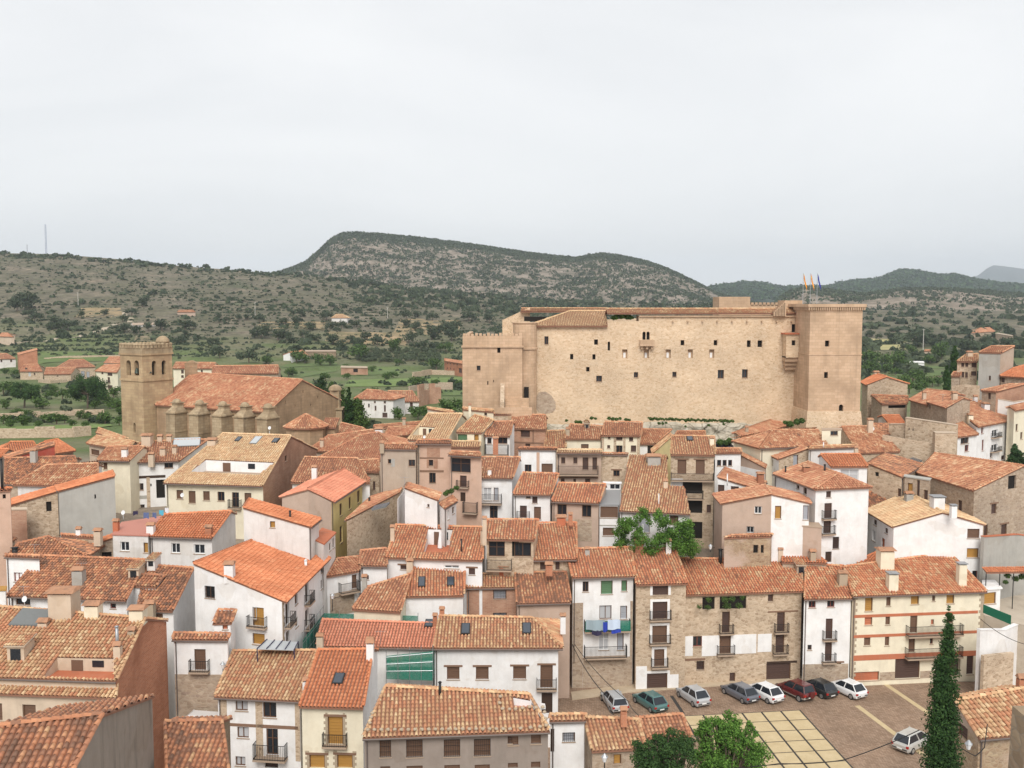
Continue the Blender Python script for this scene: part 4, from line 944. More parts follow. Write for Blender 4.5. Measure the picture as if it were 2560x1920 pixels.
fa_, fb_ = h_cr['segs']['F']; quoins(h_cr['root'], (fa_, fb_), 0.02, 0.1, fa_.z - 0.1, 1); quoins(h_cr['root'], (fa_, fb_), frame(fa_, fb_)[1] - 0.02, 0.1, fa_.z - 0.1, -1)
fa_, fb_ = h_gab['segs']['F']; quoins(h_gab['root'], (fa_, fb_), 0.02, 3.0, fa_.z - 0.1, 1)
# --- third row and up the slope, left side
H = house
H('house', 'white block with red-framed window under a tile coping at left edge', 'E38,803 E342,814', 'E45,788 E348,799', 92, 16, 0.3, 'white', 'tile_brown', oh=0.1, win='F:E120,938,195,1018r')
H('house', 'low white annex with ochre terrace at the left edge', 'E-160,1090 E52,1085', 'E-140,1058 E62,1052', 87, 10, 0.0, 'white', 'flat:ochre_wood', oh=0.1)
H('house', 'stone house with hipped brown-orange roof below the grey cement wall', 'E60,806 E758,801', 'E150,695 E420,632', 96, 18, 0.5, 'stone', 'tile_brown', hip='R', top='E130,725,770,50mk E300,690,780,6a')
H('house', 'stone house half cut by the left edge with orange verge', 'E-240,745 E10,735', 'E-140,590 E135,648', 99, 18, 0.2, 'stone', 'tile_brown')
H('house', 'pink rendered turret with tiny window at the left edge', 'E-90,240 E95,230', 'E-90,222 E100,212', 98, 12, 0.2, 'pinkish', 'tile_new', oh=0.15, win='F:E22,262,50,300h', top='A20,1140,1400,24mk')
H('house', 'stone wall house with two white chimneys beneath the cement wall', 'E525,622 E845,642', 'E528,612 E850,630', 101, 12, 0.2, 'stone_tan', 'tile_red', oh=0.1, top='E683,562,618,40cw E850,570,662,58cp')
H('house', 'low stone shed with sloping orange verge and dark opening', 'E712,702 E722,722', 'E965,618 E974,640', 101, 16, 0.0, 'stone', 'tile_new', oh=0.1, win='R:E845,762,965,806h')
H('house', 'tall grey cement gable with one tiny window and orange verge', 'A480,1372 A500,1412', 'A970,1240 A992,1283', 110, 16, 0.0, 'cement', 'tile_new', oh=0.1, win='R:A815,1438,830,1475h')
H('house', 'rough stone gable with louvred window beside the grey cement wall', 'A70,1492 A92,1532', 'A478,1372 A499,1412', 109.5, 16, 0.0, 'stone_tan', 'tile_new', oh=0.1, win='R:A398,1500,445,1585h', zbase=9)
H('house', 'ochre stone yard wall house in shadow at far left', 'E-100,392 E235,388', 'E-100,378 E235,372', 105, 10, 0.1, 'brick_worn', 'flat:mortar', oh=0.05)
H('house', 'long orange-tiled barn with crumbling whitewashed wall', 'A108,1358 A850,1366', 'A400,1190 A845,1176', 111, 18, 0.3, 'white_old', 'tile_red', hip='L', win='F:A430,1370,560,1395h')
H('house', 'barn with dark sagging tiled roof and cement chimney behind the long barn', 'A40,1350 A720,1350', 'A45,1132 A645,1112', 116, 18, 0.3, 'stone', 'tile_brown', top='A295,1050,1160,48cg')
H('house', 'house with deep red gable wall among the left rooftops', 'A30,1108 A42,1132', 'A462,992 A472,1014', 127, 16, 0.0, 'redwall', 'tile_brown', oh=0.1)
H('house', 'house with bright orange hipped roof at the far left of the village', 'A-40,1100 A345,1072', 'A90,988 A290,985', 140, 18, 0.6, 'sand', 'tile_new', hip='L', win='F:A20,1105,45,1130k')
H('house', 'house with faded orange roof beside the red gable', 'A475,1088 A655,1062', 'A385,985 A500,965', 134, 18, 0.5, 'stone', 'tile_new')
H('house', 'cottage with small orange roof at left edge below the hipped roof', 'A-120,1120 A0,1125', 'A-100,1050 A75,1050', 131, 17, 0.4, 'sand', 'tile_new')
H('house', 'peach house with brown-shuttered window and pale stepped roof', 'A745,998 A1095,1062', 'A835,935 A1165,985', 136, 17, 0.4, 'beige', 'tile_cream', sides={'L': 'white'}, win='F:A785,1050,858,1100s')
H('house', 'cottage with pale narrow roof in front of the church tower', 'A830,908 A1055,978', 'A852,868 A1088,952', 143, 17, 0.4, 'white', 'tile_cream')
H('house', 'light yellow house with one brown window and orange roof left of the terraces', 'A833,1146 A1115,1152', 'A930,1030 A1245,1028', 125, 17, 0.3, 'cream', 'tile_red', win='F:A893,1165,928,1222s', top='A1080,1045,1112,45cw')
H('house', 'white house with dark open galleries, patched orange roof and grey roof panels', 'A960,1174 A1545,1152', 'A1235,985 A1795,968', 126, 17, 0.3, 'white', 'tile_red', oh=0.3,
  win='F:A1075,1152,1120,1275h F:A1120,1160,1195,1275y F:A1000,1300,1130,1450h F:A1195,1342,1240,1402d F:A1350,1310,1425,1470h F:A1268,1290,1298,1560es F:A1420,1155,1495,1210d F:A1000,1278,1430,1300ed F:A1005,1452,1270,1480eg F:A1010,1485,1085,1600x F:A1298,1345,1310,1370h F:E1200,350,1250,390d',
  top='A1275,922,1012,78cp A1310,1085,1165,45cp A1410,1040,1100,45cp A1510,1025,1085,35cp A1610,958,1030,230vl A1385,935,980,40cp A1465,935,980,40cp')
H('house', 'big cream apartment house with pale tiled roof and sunken white terrace', 'A1410,1342 B52,1370', 'A1922,915 B300,934', 117, 18, 0.75, 'cream', 'tile_pale', sides={'R': 'brick_worn'}, oh=0.5, hw='white', floor='slab',
  hole='A1640,1245 A2230,1275 A2370,1165 A1780,1140',
  win='F:A1525,1400,1582,1478s F:A1630,1408,1690,1515s F:A1755,1410,1812,1490s F:A1880,1415,1940,1495d F:A2005,1420,2065,1550db F:A2112,1425,2172,1500s R:B340,1060,358,1110d R:B250,1100,268,1150d', top='A2045,948,985,46s B155,960,998,50s A2185,945,1008,70vl A1835,965,1010,70cp A1575,1425,1470,38d B118,850,930,30d')
H('house', 'grey-white house with red roof deck, bright orange roof and four windows', 'E1280,628 E1828,646', 'E1420,442 E1998,412', 100, 18, 0.3, 'white_old', 'tile_new', oh=0.3, win='F:E1480,685,1555,770w F:E1675,695,1768,776w', top='E1805,545,605,55cb')
H('house', 'washed-out grey house front under the red roof deck', 'E962,606 E1282,616', 'E1050,500 E1410,445', 100, 4, 0.0, 'white_old', 'flat:red_floor', oh=0.1, win='F:E1040,672,1115,752w F:E1240,680,1305,768o', top='E1005,490,575,45ct E1065,400,470,40d E1305,525,590,60cw')
H('house', 'grey-white house with long bright orange single slope and a tiny ochre window', 'F478,548 F565,478', 'E2100,378 E2150,305', 96, 14, 0.0, 'white_old', 'tile_new', oh=0.25, win='L:F120,495,165,550o', top='F295,410,470,18mk')
H('house', 'grey-white terrace block with tile-edged parapet over the lane', 'F590,690 F695,588', 'F485,642 F570,548', 97, 5, 0.0, 'white_old', 'flat:terracotta', oh=0.1, win='F:F632,680,648,750k F:F662,640,678,725k')
H('house', 'yellow house with tall shutters and broad pale orange roof', 'B680,1506 B986,1306', 'B450,1396 B800,1200', 106, 16, 0.95, 'yellow', 'tile_pink', sides={'L': 'rose_beige'}, oh=0.4, zbase=9,
  win='F:B722,1515,745,1622s F:B802,1460,822,1565s F:B875,1405,897,1510s F:B943,1362,962,1465s F:F724,535,748,680s F:F800,470,812,520s')
H('house', 'house with weathered red roof and slim white chimney behind the yellow house', 'B300,1338 B985,1342', 'B420,1120 B880,1132', 118, 17, 0.4, 'white', 'tile_red', top='B506,1192,1330,42cw')
H('house', 'stone house with yellow upper wall squeezed behind the yellow house', 'B870,1242 B1062,1248', 'B800,1150 B1060,1140', 122, 17, 0.3, 'stone_tan', 'tile_red', win='F:B1010,1325,1030,1400k')
H('house', 'large building with broad hipped orange roof left of the beige tower house', 'B540,1125 B1340,1138', 'B900,930 B1060,905', 130, 16, 0.7, 'sand', 'tile_church', hip='LR')
H('house', 'wide building with pale orange roof sloping towards the church', 'B440,1062 B1210,1090', 'B620,935 B1010,882', 140, 16, 0.5, 'sand', 'tile_church', top='B570,965,1030,30cp')
H('house', 'house with orange roof tucked behind the church apse', 'B690,940 B1010,946', 'B735,822 B930,868', 152, 17, 0.5, 'stone_tan', 'tile_church')
H('house', 'stone house with solar panels on its sloping orange roof', 'F985,292 F770,489', 'F1268,200 F1238,246', 117, 14, 0.0, 'stone_tan', 'tile_church', oh=0.15, top='F1140,270,360,180v F980,295,330,18mk')
H('house', 'white gabled house with one tiny square window above the terraced roof', 'F1576,316 F1602,258', 'F1284,206 F1312,168', 107, 15, 0.0, 'white', 'tile_red', oh=0.15, zbase=9, win='L:F1478,347,1499,374k', top='F1283,110,215,14a')
H('house', 'low white block with plant-covered rail and orange lean-to roof', 'F1632,388 F1740,322', 'F1585,345 F1700,282', 106, 14, 0.0, 'white', 'tile_red', oh=0.1, win='F:F1655,400,1668,480x F:F1695,370,1715,430s')
H('house', 'narrow plain white wall left of the gabled white house', 'F1222,310 F1290,205', 'F1225,300 F1300,196', 108, 5, 0.0, 'white', 'flat:white', oh=0.05)
H('house', 'white house with sunken terrace holding a folded parasol', 'F1120,813 F1958,838', 'F1206,531 F1966,552', 102, 18, 0.4, 'white', 'tile_mix', hw='white', floor='terracotta', hole='F1455,765 F1660,765 F1698,570 F1485,563',
  win='F:F1247,875,1305,912kl F:F1628,873,1755,902wm F:F1838,900,1893,958kl', top='F1180,535,668,34cp F1957,560,692,34cp F1775,655,765,12mk')
H('house', 'white house with balcony and stone base at the bend of the lane', 'F606,978 F890,928', 'F700,825 F930,800', 98, 16, 0.3, 'white', 'tile_church', oh=0.25, win='F:F828,955,886,1075s F:F710,1010,900,1095z F:F640,1105,850,1300er F:F745,1135,805,1255p')
H('house', 'white house strip with sagging tiles beside the folded-parasol terrace', 'F890,882 F1135,887', 'F900,755 F1125,733', 101, 16, 0.3, 'white', 'tile_church', oh=0.25, win='F:F910,960,975,1000k')
H('house', 'house with glazed wooden gallery and iron balcony in the middle', 'F1980,655 G192,662', 'F1990,485 G228,486', 103, 18, 0.4, 'stone_tan', 'tile_mix', win='F:F2010,670,2150,800d F:G0,670,60,800h F:G20,680,165,800d F:F1960,815,2212,905z', top='F1975,450,660,36cp')
H('house', 'house with plain tiled roof, dark windows and a tile chimney behind the washing-line house', 'G155,835 G560,828', 'G188,515 G556,512', 103.2, 18, 0.4, 'stone_tan', 'tile_mix', win='F:G243,848,340,915k F:G375,840,412,915k', top='G425,455,518,75ct G320,865,920,60cb')
# --- middle of the slope
H('house', 'plain beige tower house with two small windows and orange coping', 'B1066,1046 B1384,1050', 'B1088,1006 B1390,1004', 118, 13, 0.4, 'sand', 'tile_red', oh=0.15, win='F:B1140,1133,1175,1172d F:B1318,1138,1375,1195d F:B1168,1130,1200,1198eg', top='B1090,992,1046,36cs')
H('house', 'half-ruined pink house with patches of bare brick and dark beams', 'B1378,1000 B1690,1002', 'B1400,972 B1682,974', 118.5, 14, 0.4, 'pinkish', 'tile_brown', oh=0.4,
  win='F:B1492,1138,1532,1192d F:B1498,1252,1552,1340dv F:B1478,1035,1590,1115ek F:B1475,1130,1492,1210ek F:B1535,1130,1570,1215ek F:B1415,1118,1622,1130eb F:B1415,1228,1622,1246eb F:B1385,1010,1415,1340er')
H('house', 'salmon pink house with wide glazed loggia and small balcony', 'B1660,1098 B1945,1112', 'B1690,1072 B1935,1082', 117, 13, 0.4, 'pinkish', 'tile_red', oh=0.45, win='F:B1680,1125,1855,1248d F:B1762,1275,1820,1372kb F:B1765,1420,1810,1500p F:B1800,1500,1920,1590z')
H('house', 'white house with striped awning over a balcony right of the salmon house', 'B1883,1297 C6,1302', 'B1925,1122 C70,1122', 117.5, 18, 0.4, 'white', 'tile_red', oh=0.25, win='F:B1965,1380,2035,1490x F:B2055,1380,2095,1490y F:B1920,1430,2125,1512z F:B2020,1530,2088,1650d F:B1940,1340,1950,1341h F:B1930,1345,2140,1372ew', top='B2018,1222,1268,32cw')
H('house', 'cream house with pale roof cut by a small terrace below the castle corner', 'B1308,968 B1645,976', 'B1485,745 B1780,745', 128, 18, 0.4, 'cream', 'tile_pale', oh=0.2, hw='cream', floor='slab', hole='B1345,928 B1470,932 B1548,862 B1408,854', top='B1455,930,975,25d')
H('house', 'cream house with green blind and wooden door on its terrace', 'B1728,902 B1950,910', 'B1888,755 B2050,797', 130, 18, 0.4, 'cream', 'tile_cream', oh=0.15, win='F:B1740,918,1825,982g F:B1885,920,1924,982o')
H('house', 'narrow tiled terrace roof over brown stone wall', 'B1668,1030 B1935,1032', 'B1690,984 B1938,985', 128, 16, 0.0, 'brick_worn', 'tile_pale', oh=0.15)
H('house', 'white house with open gallery, iron balcony and red chimney', 'B1972,932 B2195,938', 'B2028,815 B2220,812', 129.5, 18, 0.4, 'white', 'tile_red', oh=0.3, win='F:B1998,950,2035,1000d F:B2090,945,2172,1000d F:B1945,1005,2185,1090z', top='B2070,945,1060,45cb')
H('house', 'cream parapet house touching the castle foot with one tiny window', 'B1785,706 B2052,728', 'B1788,692 B2055,712', 139, 10, 0.2, 'cream', 'tile_cream', oh=0.1, win='F:B1970,730,1996,756k', top='B1848,665,735,22cc')
H('house', 'low cream wall roof just left of the castle corner', 'B1485,700 B1710,738', 'B1480,690 B1705,722', 142, 10, 0.2, 'cream', 'tile_cream', oh=0.1)
H('house', 'stone cottage with patchy orange roof beyond the beige tower house', 'B1100,945 B1320,925', 'B1140,862 B1395,850', 143, 16, 0.4, 'stone_tan', 'tile_church', win='F:B1268,975,1298,1005d', top='B1065,868,945,62cw')
H('house', 'long curved stone building with low roof beyond the rooftops', 'B1012,862 B1435,832', 'B1020,845 B1430,812', 156, 12, 0.4, 'stone_tan', 'tile_church', oh=0.2, win='F:B1140,860,1148,890h', top='B1280,785,848,26cp')
H('house', 'brick-and-timber house with dark shuttered window below the castle stairs', 'B2205,868 C292,878', 'B2215,752 C288,756', 138, 18, 0.4, 'brick_worn', 'tile_red', oh=0.3, win='F:C75,885,155,942k F:C115,1000,158,1038k F:C0,985,270,998eb F:C178,882,188,1000eb')
H('house', 'stone turret house under the castle stairs', 'B2050,752 C25,748', 'B2060,738 C22,736', 141, 10, 0.2, 'stone_tan', 'tile_brown', oh=0.1)
H('house', 'small house with mottled roof slope in the lane below the castle', 'C275,1040 C470,1040', 'C300,895 C455,890', 135, 18, 0.2, 'stone', 'tile_cream')
H('house', 'cream house with single brown window and dormer below the castle wall', 'C455,962 C775,962', 'C500,836 C788,852', 136, 18, 0.4, 'cream', 'tile_red', oh=0.3, win='F:C597,1003,662,1046s F:C460,960,475,1060es', top='C648,815,868,42os C482,870,930,30cs')
H('house', 'cream house with stone pilasters and five shuttered windows below the castle wall', 'C768,932 C1110,936', 'C800,815 C1128,820', 135.5, 18, 0.4, 'cream', 'tile_red', oh=0.3, win='F:C830,938,850,958k F:C900,940,955,970k F:C1012,942,1047,978k F:C823,1012,848,1040k F:C900,1015,955,1085d F:C1027,1015,1073,1070k F:C775,940,795,1090es F:C878,940,900,1090es F:C960,940,980,1090es F:C1080,940,1100,1090es')
H('house', 'white cottage with red roof between the cream house and yellow gable', 'C1105,1005 C1235,1003', 'C1130,880 C1380,882', 136, 18, 0.4, 'white', 'tile_red', oh=0.3, win='F:C1170,1015,1222,1090d')
H('house', 'house with short strip of red roof below the rock', 'C1400,945 C1672,940', 'C1425,898 C1668,896', 141, 16, 0.4, 'stone_tan', 'tile_red')
H('house', 'bright yellow gable with stepped coping beside the two-shutter house', 'C1203,1050 C1213,1084', 'C1368,915 C1380,938', 133, 28, 0.0, 'light_yellow', 'tile_cream', oh=0.1)
H('house', 'stone house with two brown shutters over deep arched galleries', 'C1368,1098 C1755,1103', 'C1380,936 C1749,942', 122, 18, 0.4, 'stone_tan', 'tile_cream', sides={'L': 'light_yellow'}, oh=0.35,
  win='F:C1430,1138,1506,1258sl F:C1588,1140,1665,1262sl F:C1362,1250,1770,1312z F:C1475,1318,1645,1432h F:C1505,1400,1650,1470z F:C1520,1490,1645,1600h F:C1682,1527,1720,1597k F:G1535,500,1645,645h F:C1350,1300,1475,1365ew', top='C1540,945,980,52s C1725,950,1010,35cc')
H('house', 'white house front with brown shutter and pink strip in the middle', 'C50,1050 C382,1054', 'C70,1036 C388,1041', 125, 10, 0.3, 'white', 'tile_brown', oh=0.12, win='F:C110,1180,168,1246d F:C255,1172,352,1250s F:C212,1075,238,1250ep')
H('house', 'house with long open balcony gallery under a thin yellowish roof', 'C383,1082 C780,1084', 'C395,1056 C776,1057', 124.5, 12, 0.3, 'rose_beige', 'tile_pale', oh=0.6, win='F:C425,1118,460,1172k F:C530,1118,565,1172k F:C610,1118,660,1225k F:C695,1118,735,1225k F:C395,1185,745,1262z F:C422,1300,455,1335k F:C530,1302,553,1335k F:C632,1302,675,1340k F:C400,1282,745,1298eb')
H('house', 'tan stone house front with one framed window beside the big tiled roof', 'C740,1093 C1005,1098', 'C745,1084 C1005,1090', 126, 10, 0.3, 'stone_tan', 'tile_brown', oh=0.08, win='F:C875,1230,930,1282dl')
H('house', 'white house with dark doors and rusty-orange tiles below the gallery house', 'C5,1441 C335,1448', 'C92,1255 C402,1265', 114, 18, 0.4, 'white', 'tile_mix', oh=0.3, win='F:C68,1535,128,1640kb F:C190,1545,250,1655s F:C175,1452,220,1515k F:C122,1450,160,1470k')
H('house', 'pale pink house with two tall dark windows and stone ground floor', 'C338,1501 C750,1518', 'C402,1345 C808,1353', 113, 18, 0.4, 'rose_beige', 'tile_mix', oh=0.35, win='F:C392,1524,472,1630d F:C605,1530,685,1634d F:G345,475,690,660er F:G590,510,640,632k', top='G505,435,490,34cb')
H('house', 'white house with grey flat terrace and brown glazed gallery', 'C750,1524 C926,1526', 'C800,1398 C938,1398', 112.5, 5, 0.0, 'white', 'flat:zinc', oh=0.1, win='F:C762,1542,918,1640s F:G785,550,880,620s F:G730,525,900,535eg')
H('house', 'white wall with row of small white-framed panes above the grey terrace', 'C785,1338 C948,1340', 'C786,1326 C948,1328', 121, 8, 0.2, 'white', 'flat:white', oh=0.05, win='F:C845,1348,935,1396w')
H('house', 'white house with huge mottled tile roof above the leafy vine', 'C925,1583 C1543,1614', 'C1012,1098 C1338,1100', 111, 18, 0.15, 'white', 'tile_cream', mid='C1490,1372 C1348,1360', oh=0.3, ridgecap=False, win='F:G1365,447,1437,522s F:G1100,432,1190,590y', top='C1222,1102,1168,108cg C1325,1320,1382,36cp C1268,1440,1530,8mw')
H('house', 'tall pinkish-beige house with white wing and shallow pink roof right of the vine', 'G1730,265 G1800,346', 'H-25,185 H32,262', 115, 13, 0.8, 'rose_beige', 'tile_church', sides={'R2': 'white'}, oh=0.25, win='R:G2095,365,2158,430w R:G2028,540,2090,595wv R2:H60,362,115,472o R2:H302,358,355,482y')
H('house', 'rounded pinkish terrace wall block below the white wing', 'H42,508 H472,548', 'H60,482 H440,505', 110, 4, 0.0, 'rose_beige', 'flat:slab', oh=0.05)
H('house', 'crumbling pinkish stone shed with two dark openings and tile edge', 'G1830,642 H30,628', 'G1890,622 H40,610', 107, 12, 0.3, 'stone_patch', 'tile_red', oh=0.1, win='F:G2085,700,2128,770h F:G2150,700,2176,770h')
H('house', 'white house with row of three small dark windows under red coping', 'C1752,1084 C1988,1082', 'C1760,1046 C1978,1046', 126, 16, 0.3, 'white', 'tile_red', oh=0.2, win='F:C1772,1140,1808,1192d F:C1820,1140,1855,1192d F:C1868,1140,1902,1192d')
H('house', 'brown gable with white lower wall beside the three-window house', 'C2192,1212 C2202,1190', 'C1962,1092 C1972,1074', 123, 16, 0.0, 'rose_beige', 'tile_red', oh=0.1, win='L:C1935,1212,2185,1300ew L:C1995,1220,2060,1272k')
H('house', 'white house under a long shallow orange slope with brick chimney', 'C2064,1374 C2205,1336', 'C1775,1291 C1840,1212', 117, 13, 0.0, 'white', 'tile_church', oh=0.15, win='L:C1775,1355,1835,1420k L:C1890,1368,1960,1400k', top='C1860,1268,1340,10mw C2145,1255,1345,55cb')
# --- right side
H('house', 'tall white hipped-roof house with dark balcony doors one above another', 'D40,1263 D402,1398', 'D345,1160 D600,1262', 119.5, 16, 0.7, 'white', 'tile_church', hip='R', oh=0.3, zbase=5, win='F:H245,180,270,215d F:H305,205,335,260d R:H503,235,545,290k R:H487,338,552,470kb R:H480,475,545,600kb R:H560,630,612,732kv R:H495,757,550,850p', top='D152,1200,1250,14mk D330,1200,1245,60cb D490,1185,1240,18mk')
H('house', 'white house with wide curtained red-framed window and bright orange roof', 'D548,1201 D870,1202', 'D455,1095 D790,1095', 118, 18, 0.4, 'white', 'tile_new', oh=0.25, win='F:D625,1222,782,1332xm F:D720,1370,760,1402s')
H('house', 'low cream wall house with tile-topped parapet behind the orange roof', 'D350,1048 D768,1032', 'D368,1026 D772,1014', 125, 12, 0.3, 'white_old', 'tile_cream', oh=0.1, top='D760,1035,1090,30cp')
H('house', 'stone gable with pale blue door and orange roof', 'D-20,1088 D86,1136', 'D232,1030 D345,1042', 129, 15, 0.3, 'stone_tan', 'tile_church', sides={'L': 'white', 'F': 'white'}, oh=0.15, win='R:D218,1080,262,1190y F:D30,1140,45,1180k')
H('house', 'stone house with square hole window and dark tiled roof with solar panel', 'D1165,1292 D1345,1182', 'D865,1172 D1010,1086', 119, 14, 0.0, 'stone_tan', 'tile_brown', oh=0.15, win='L:D922,1245,957,1282h L:H1120,212,1155,282k', top='D1320,1085,1160,95v')
H('house', 'stone lane house with wooden door and white gutter', 'D1172,1278 D1402,1312', 'D1180,1262 D1410,1295', 119, 8, 0.2, 'stone', 'flat:cement', oh=0.1, win='F:H1205,165,1250,250o F:H1285,140,1310,280k F:H1345,225,1380,320k')
H('house', 'big brown stone house with broad rust-orange roof at right', 'D1280,1251 D1772,1408', 'D1440,1086 D2208,1194', 125, 15, 0.1, 'stone', 'tile_red', oh=0.2, win='F:H1500,272,1535,350k F:H1640,312,1675,405k R:H1930,345,1975,430kl R:H2075,100,2145,215h R:H2015,520,2065,615kl R:H1865,525,1900,625k')
H('house', 'white house with large blank gable and cream-patched roof', 'H838,405 H1070,546', 'H1210,245 H1510,420', 118, 16, 0.85, 'white', 'tile_pale', oh=0.25, win='F:H912,480,940,530k F:H898,575,930,665x F:H980,640,1008,722t F:H1010,552,1035,600k R2:H1722,560,1828,642s R2:H1718,728,1820,808o R2:H1765,922,1810,992r', top='H1460,275,372,96cwx H1600,355,424,48cwx H1215,250,320,60cg')
H('house', 'small grey house with steep dark red roof between two white houses', 'H705,433 H965,428', 'H718,250 H1085,240', 117, 18, 0.1, 'cement', 'tile_brown', oh=0.15, win='F:H765,455,825,556kb F:H830,590,860,690k')
H('house', 'low house with orange roof just behind the cream house', 'H735,850 H1010,900', 'H945,762 H1100,720', 111, 14, 0.5, 'stone', 'tile_new', oh=0.15)
H('house', 'low stone house with ragged orange roof and stone chimney', 'H120,852 H515,860', 'H130,712 H400,770', 107.5, 14, 0.3, 'stone', 'tile_new', oh=0.15, top='H385,750,835,48cs H105,735,800,40cp')
H('house', 'long white house with four iron balconies and stepped tiled roof at right', 'D1820,858 D2163,791', 'D1570,662 D1962,625', 139, 15, 0.3, 'white', 'tile_red', oh=0.3, win='F:D1842,858,1862,912r F:D1848,965,1866,1060r F:D1935,880,1985,940wb F:D1930,1005,1985,1062wb F:D2065,905,2100,960wb F:D2055,1005,2100,1082wb F:D1918,1078,1935,1120k F:D2015,1100,2045,1140k F:D2065,812,2090,838d', top='D1745,752,795,40cc D1790,592,640,30cw D1890,652,705,70cw')
H('house', 'white wing with big brown window under an orange roof', 'D1638,946 D1822,921', 'D1500,818 D1660,800', 135, 15, 0.3, 'white', 'tile_church', oh=0.25, win='F:D1665,948,1735,1000d F:D1700,1010,1735,1066r')
rw_ = freewall('ruined_wall', 'tall roofless stone wall with beam holes right of the castle tower', 'D1045,832 D1185,832 D1190,776 D1630,842', [141, 139, 138.5, 134], 0.6, 'stone_tan', cap='mortar')
freewall('ruined_wall', 'lower crumbling stone wall with a dark opening in front of the ruin', 'D990,925 D1290,980 D1450,1000', [136, 134, 133], 0.5, 'stone_tan')
freewall('ruined_wall', 'square stone stub at the right end of the ruin', 'D1445,908 D1632,912', [132, 131.5], 1.5, 'stone_tan', cap='mortar')
H('house', 'house with dark red roof in front of the castle tower foot', 'D780,1086 D1142,1070', 'D638,858 D925,850', 131, 16, 0.2, 'stone_tan', 'tile_red', oh=0.15, top='D880,785,905,42cp D897,850,905,42d')
H('house', 'cottage with white gable and orange roof at the tower foot', 'D1048,831 D1184,827', 'D985,758 D1132,758', 147, 16, 0.4, 'white', 'tile_new', oh=0.15)
H('house', 'brownish low roof house beside the satellite dish', 'D930,957 D1048,932', 'D900,832 D1052,832', 137, 15, 0.2, 'stone', 'tile_brown')
H('house', 'house with hipped red roof below the right end of the castle', 'C2140,1043 D518,1016', 'D40,885 D430,885', 126, 16, 0.4, 'cream', 'tile_red', hip='L', oh=0.3, win='F:C2065,1000,2080,1060k')
H('house', 'house with orange roof against the castle rock', 'C1995,952 D192,839', 'C1930,905 D30,796', 135, 15, 0.3, 'sand', 'tile_church', oh=0.25, win='F:C2065,928,2115,948k', top='C2028,860,905,26cs')
H('house', 'flat cream hut with dark glass window at the castle tower foot', 'D462,878 D640,876', 'D468,862 D638,862', 130, 8, 0.2, 'cream', 'flat:slab', oh=0.05, win='F:D540,890,604,928d', top='D480,1000,1010,10mw')
H('house', 'stone gabled house just right of the castle tower', 'D795,470 D846,493', 'D935,398 D1028,423', 168, 17, 0.95, 'stone_tan', 'tile_new', oh=0.3, win='R:D1028,487,1072,530k', top='D935,385,402,40cp', tsp=0.3)
H('house', 'stone lean-to with low brown roof in front of the stone gable', 'D985,662 D1205,657', 'D895,582 D1208,592', 157, 16, 0.1, 'stone', 'tile_brown', oh=0.2, win='F:D1040,664,1200,692h')
H('house', 'stone house with orange roof and thin chimney at the edge of the fields', 'D1213,622 D1374,669', 'D1372,533 D1610,560', 155, 15, 0.3, 'stone', 'tile_church', oh=0.3, top='D1348,555,622,28cp')
H('house', 'stone house with double orange roof behind the long white house', 'D1368,642 D1535,692', 'D1480,592 D1690,606', 147, 14, 0.3, 'stone', 'tile_church', oh=0.25, win='F:D1390,665,1405,700k', top='D1610,560,625,40cp D1510,570,640,6a')
H('house', 'brown stone house with sloping roof edge behind the ruin', 'D1430,790 D1555,745', 'D1420,745 D1540,715', 145, 12, 0.2, 'stone', 'tile_church', oh=0.2, win='F:D1515,765,1540,805k')
H('house', 'tall bare cement block with small orange roof at the right edge', 'D1818,213 D2014,218', 'D1925,162 D2128,160', 160, 15, 0.2, 'cement', 'tile_church', sides={'R': 'sand'}, oh=0.12, win='F:D1908,412,1925,452k')
H('house', 'stone house with paired brown balconies left of the cement block', 'D1630,290 D1815,294', 'D1700,237 D1815,226', 163, 16, 0.3, 'stone_tan', 'tile_cream', oh=0.4, win='F:D1670,302,1695,335k F:D1705,302,1730,335k F:D1760,296,1800,340k F:D1672,380,1695,428k F:D1703,382,1726,430k F:D1755,374,1800,412k', top='D1740,212,245,40cp')
H('house', 'low stone annex left of the balcony house', 'D1580,418 D1660,420', 'D1600,385 D1670,380', 162, 16, 0.2, 'stone', 'tile_church', oh=0.2)
H('house', 'stone house with wide bright orange roof cut by the right edge', 'D1998,416 D2290,436', 'D2115,352 D2330,296', 158, 16, 0.3, 'stone', 'tile_new', oh=0.3, win='F:D2008,428,2045,470k')
H('house', 'brown stone house with shallow roof below the cement block', 'D1835,541 D1968,553', 'D2080,490 D2220,488', 152, 12, 0.3, 'stone', 'tile_church', sides={'R': 'brick_worn'}, oh=0.2, win='F:D1900,560,1925,615k')
freewall('field_wall', 'curved stone retaining wall below the balcony house', 'D1590,502 D1700,490 D1830,500', [160, 159, 158], 0.6, 'stone_tan')
H('house', 'pale yellow house at the right edge behind the long white house', 'D2138,716 D2290,690', 'D2088,682 D2250,645', 143, 15, 0.4, 'cream', 'tile_church', oh=0.2, win='F:D2140,830,2160,890k F:D2180,900,2200,960k')
freewall('parapet_wall', 'long pale parapet behind the long white house', 'D1965,612 D2130,640 D2260,622', [150, 149, 149], 0.4, 'white_old', cap='mortar')
freewall('retaining_wall', 'blank cement courtyard wall with orange coping right of the white gable', 'H1868,632 H2160,612 H2330,640', [108, 111, 111], 0.4, 'cement', cap='terracotta')
freewall('retaining_wall', 'white roadside wall climbing at the right edge', 'L1835,470 L2050,470 L2260,380', [97.5, 99, 103], 0.4, 'white', cap='white', zb=-0.5)

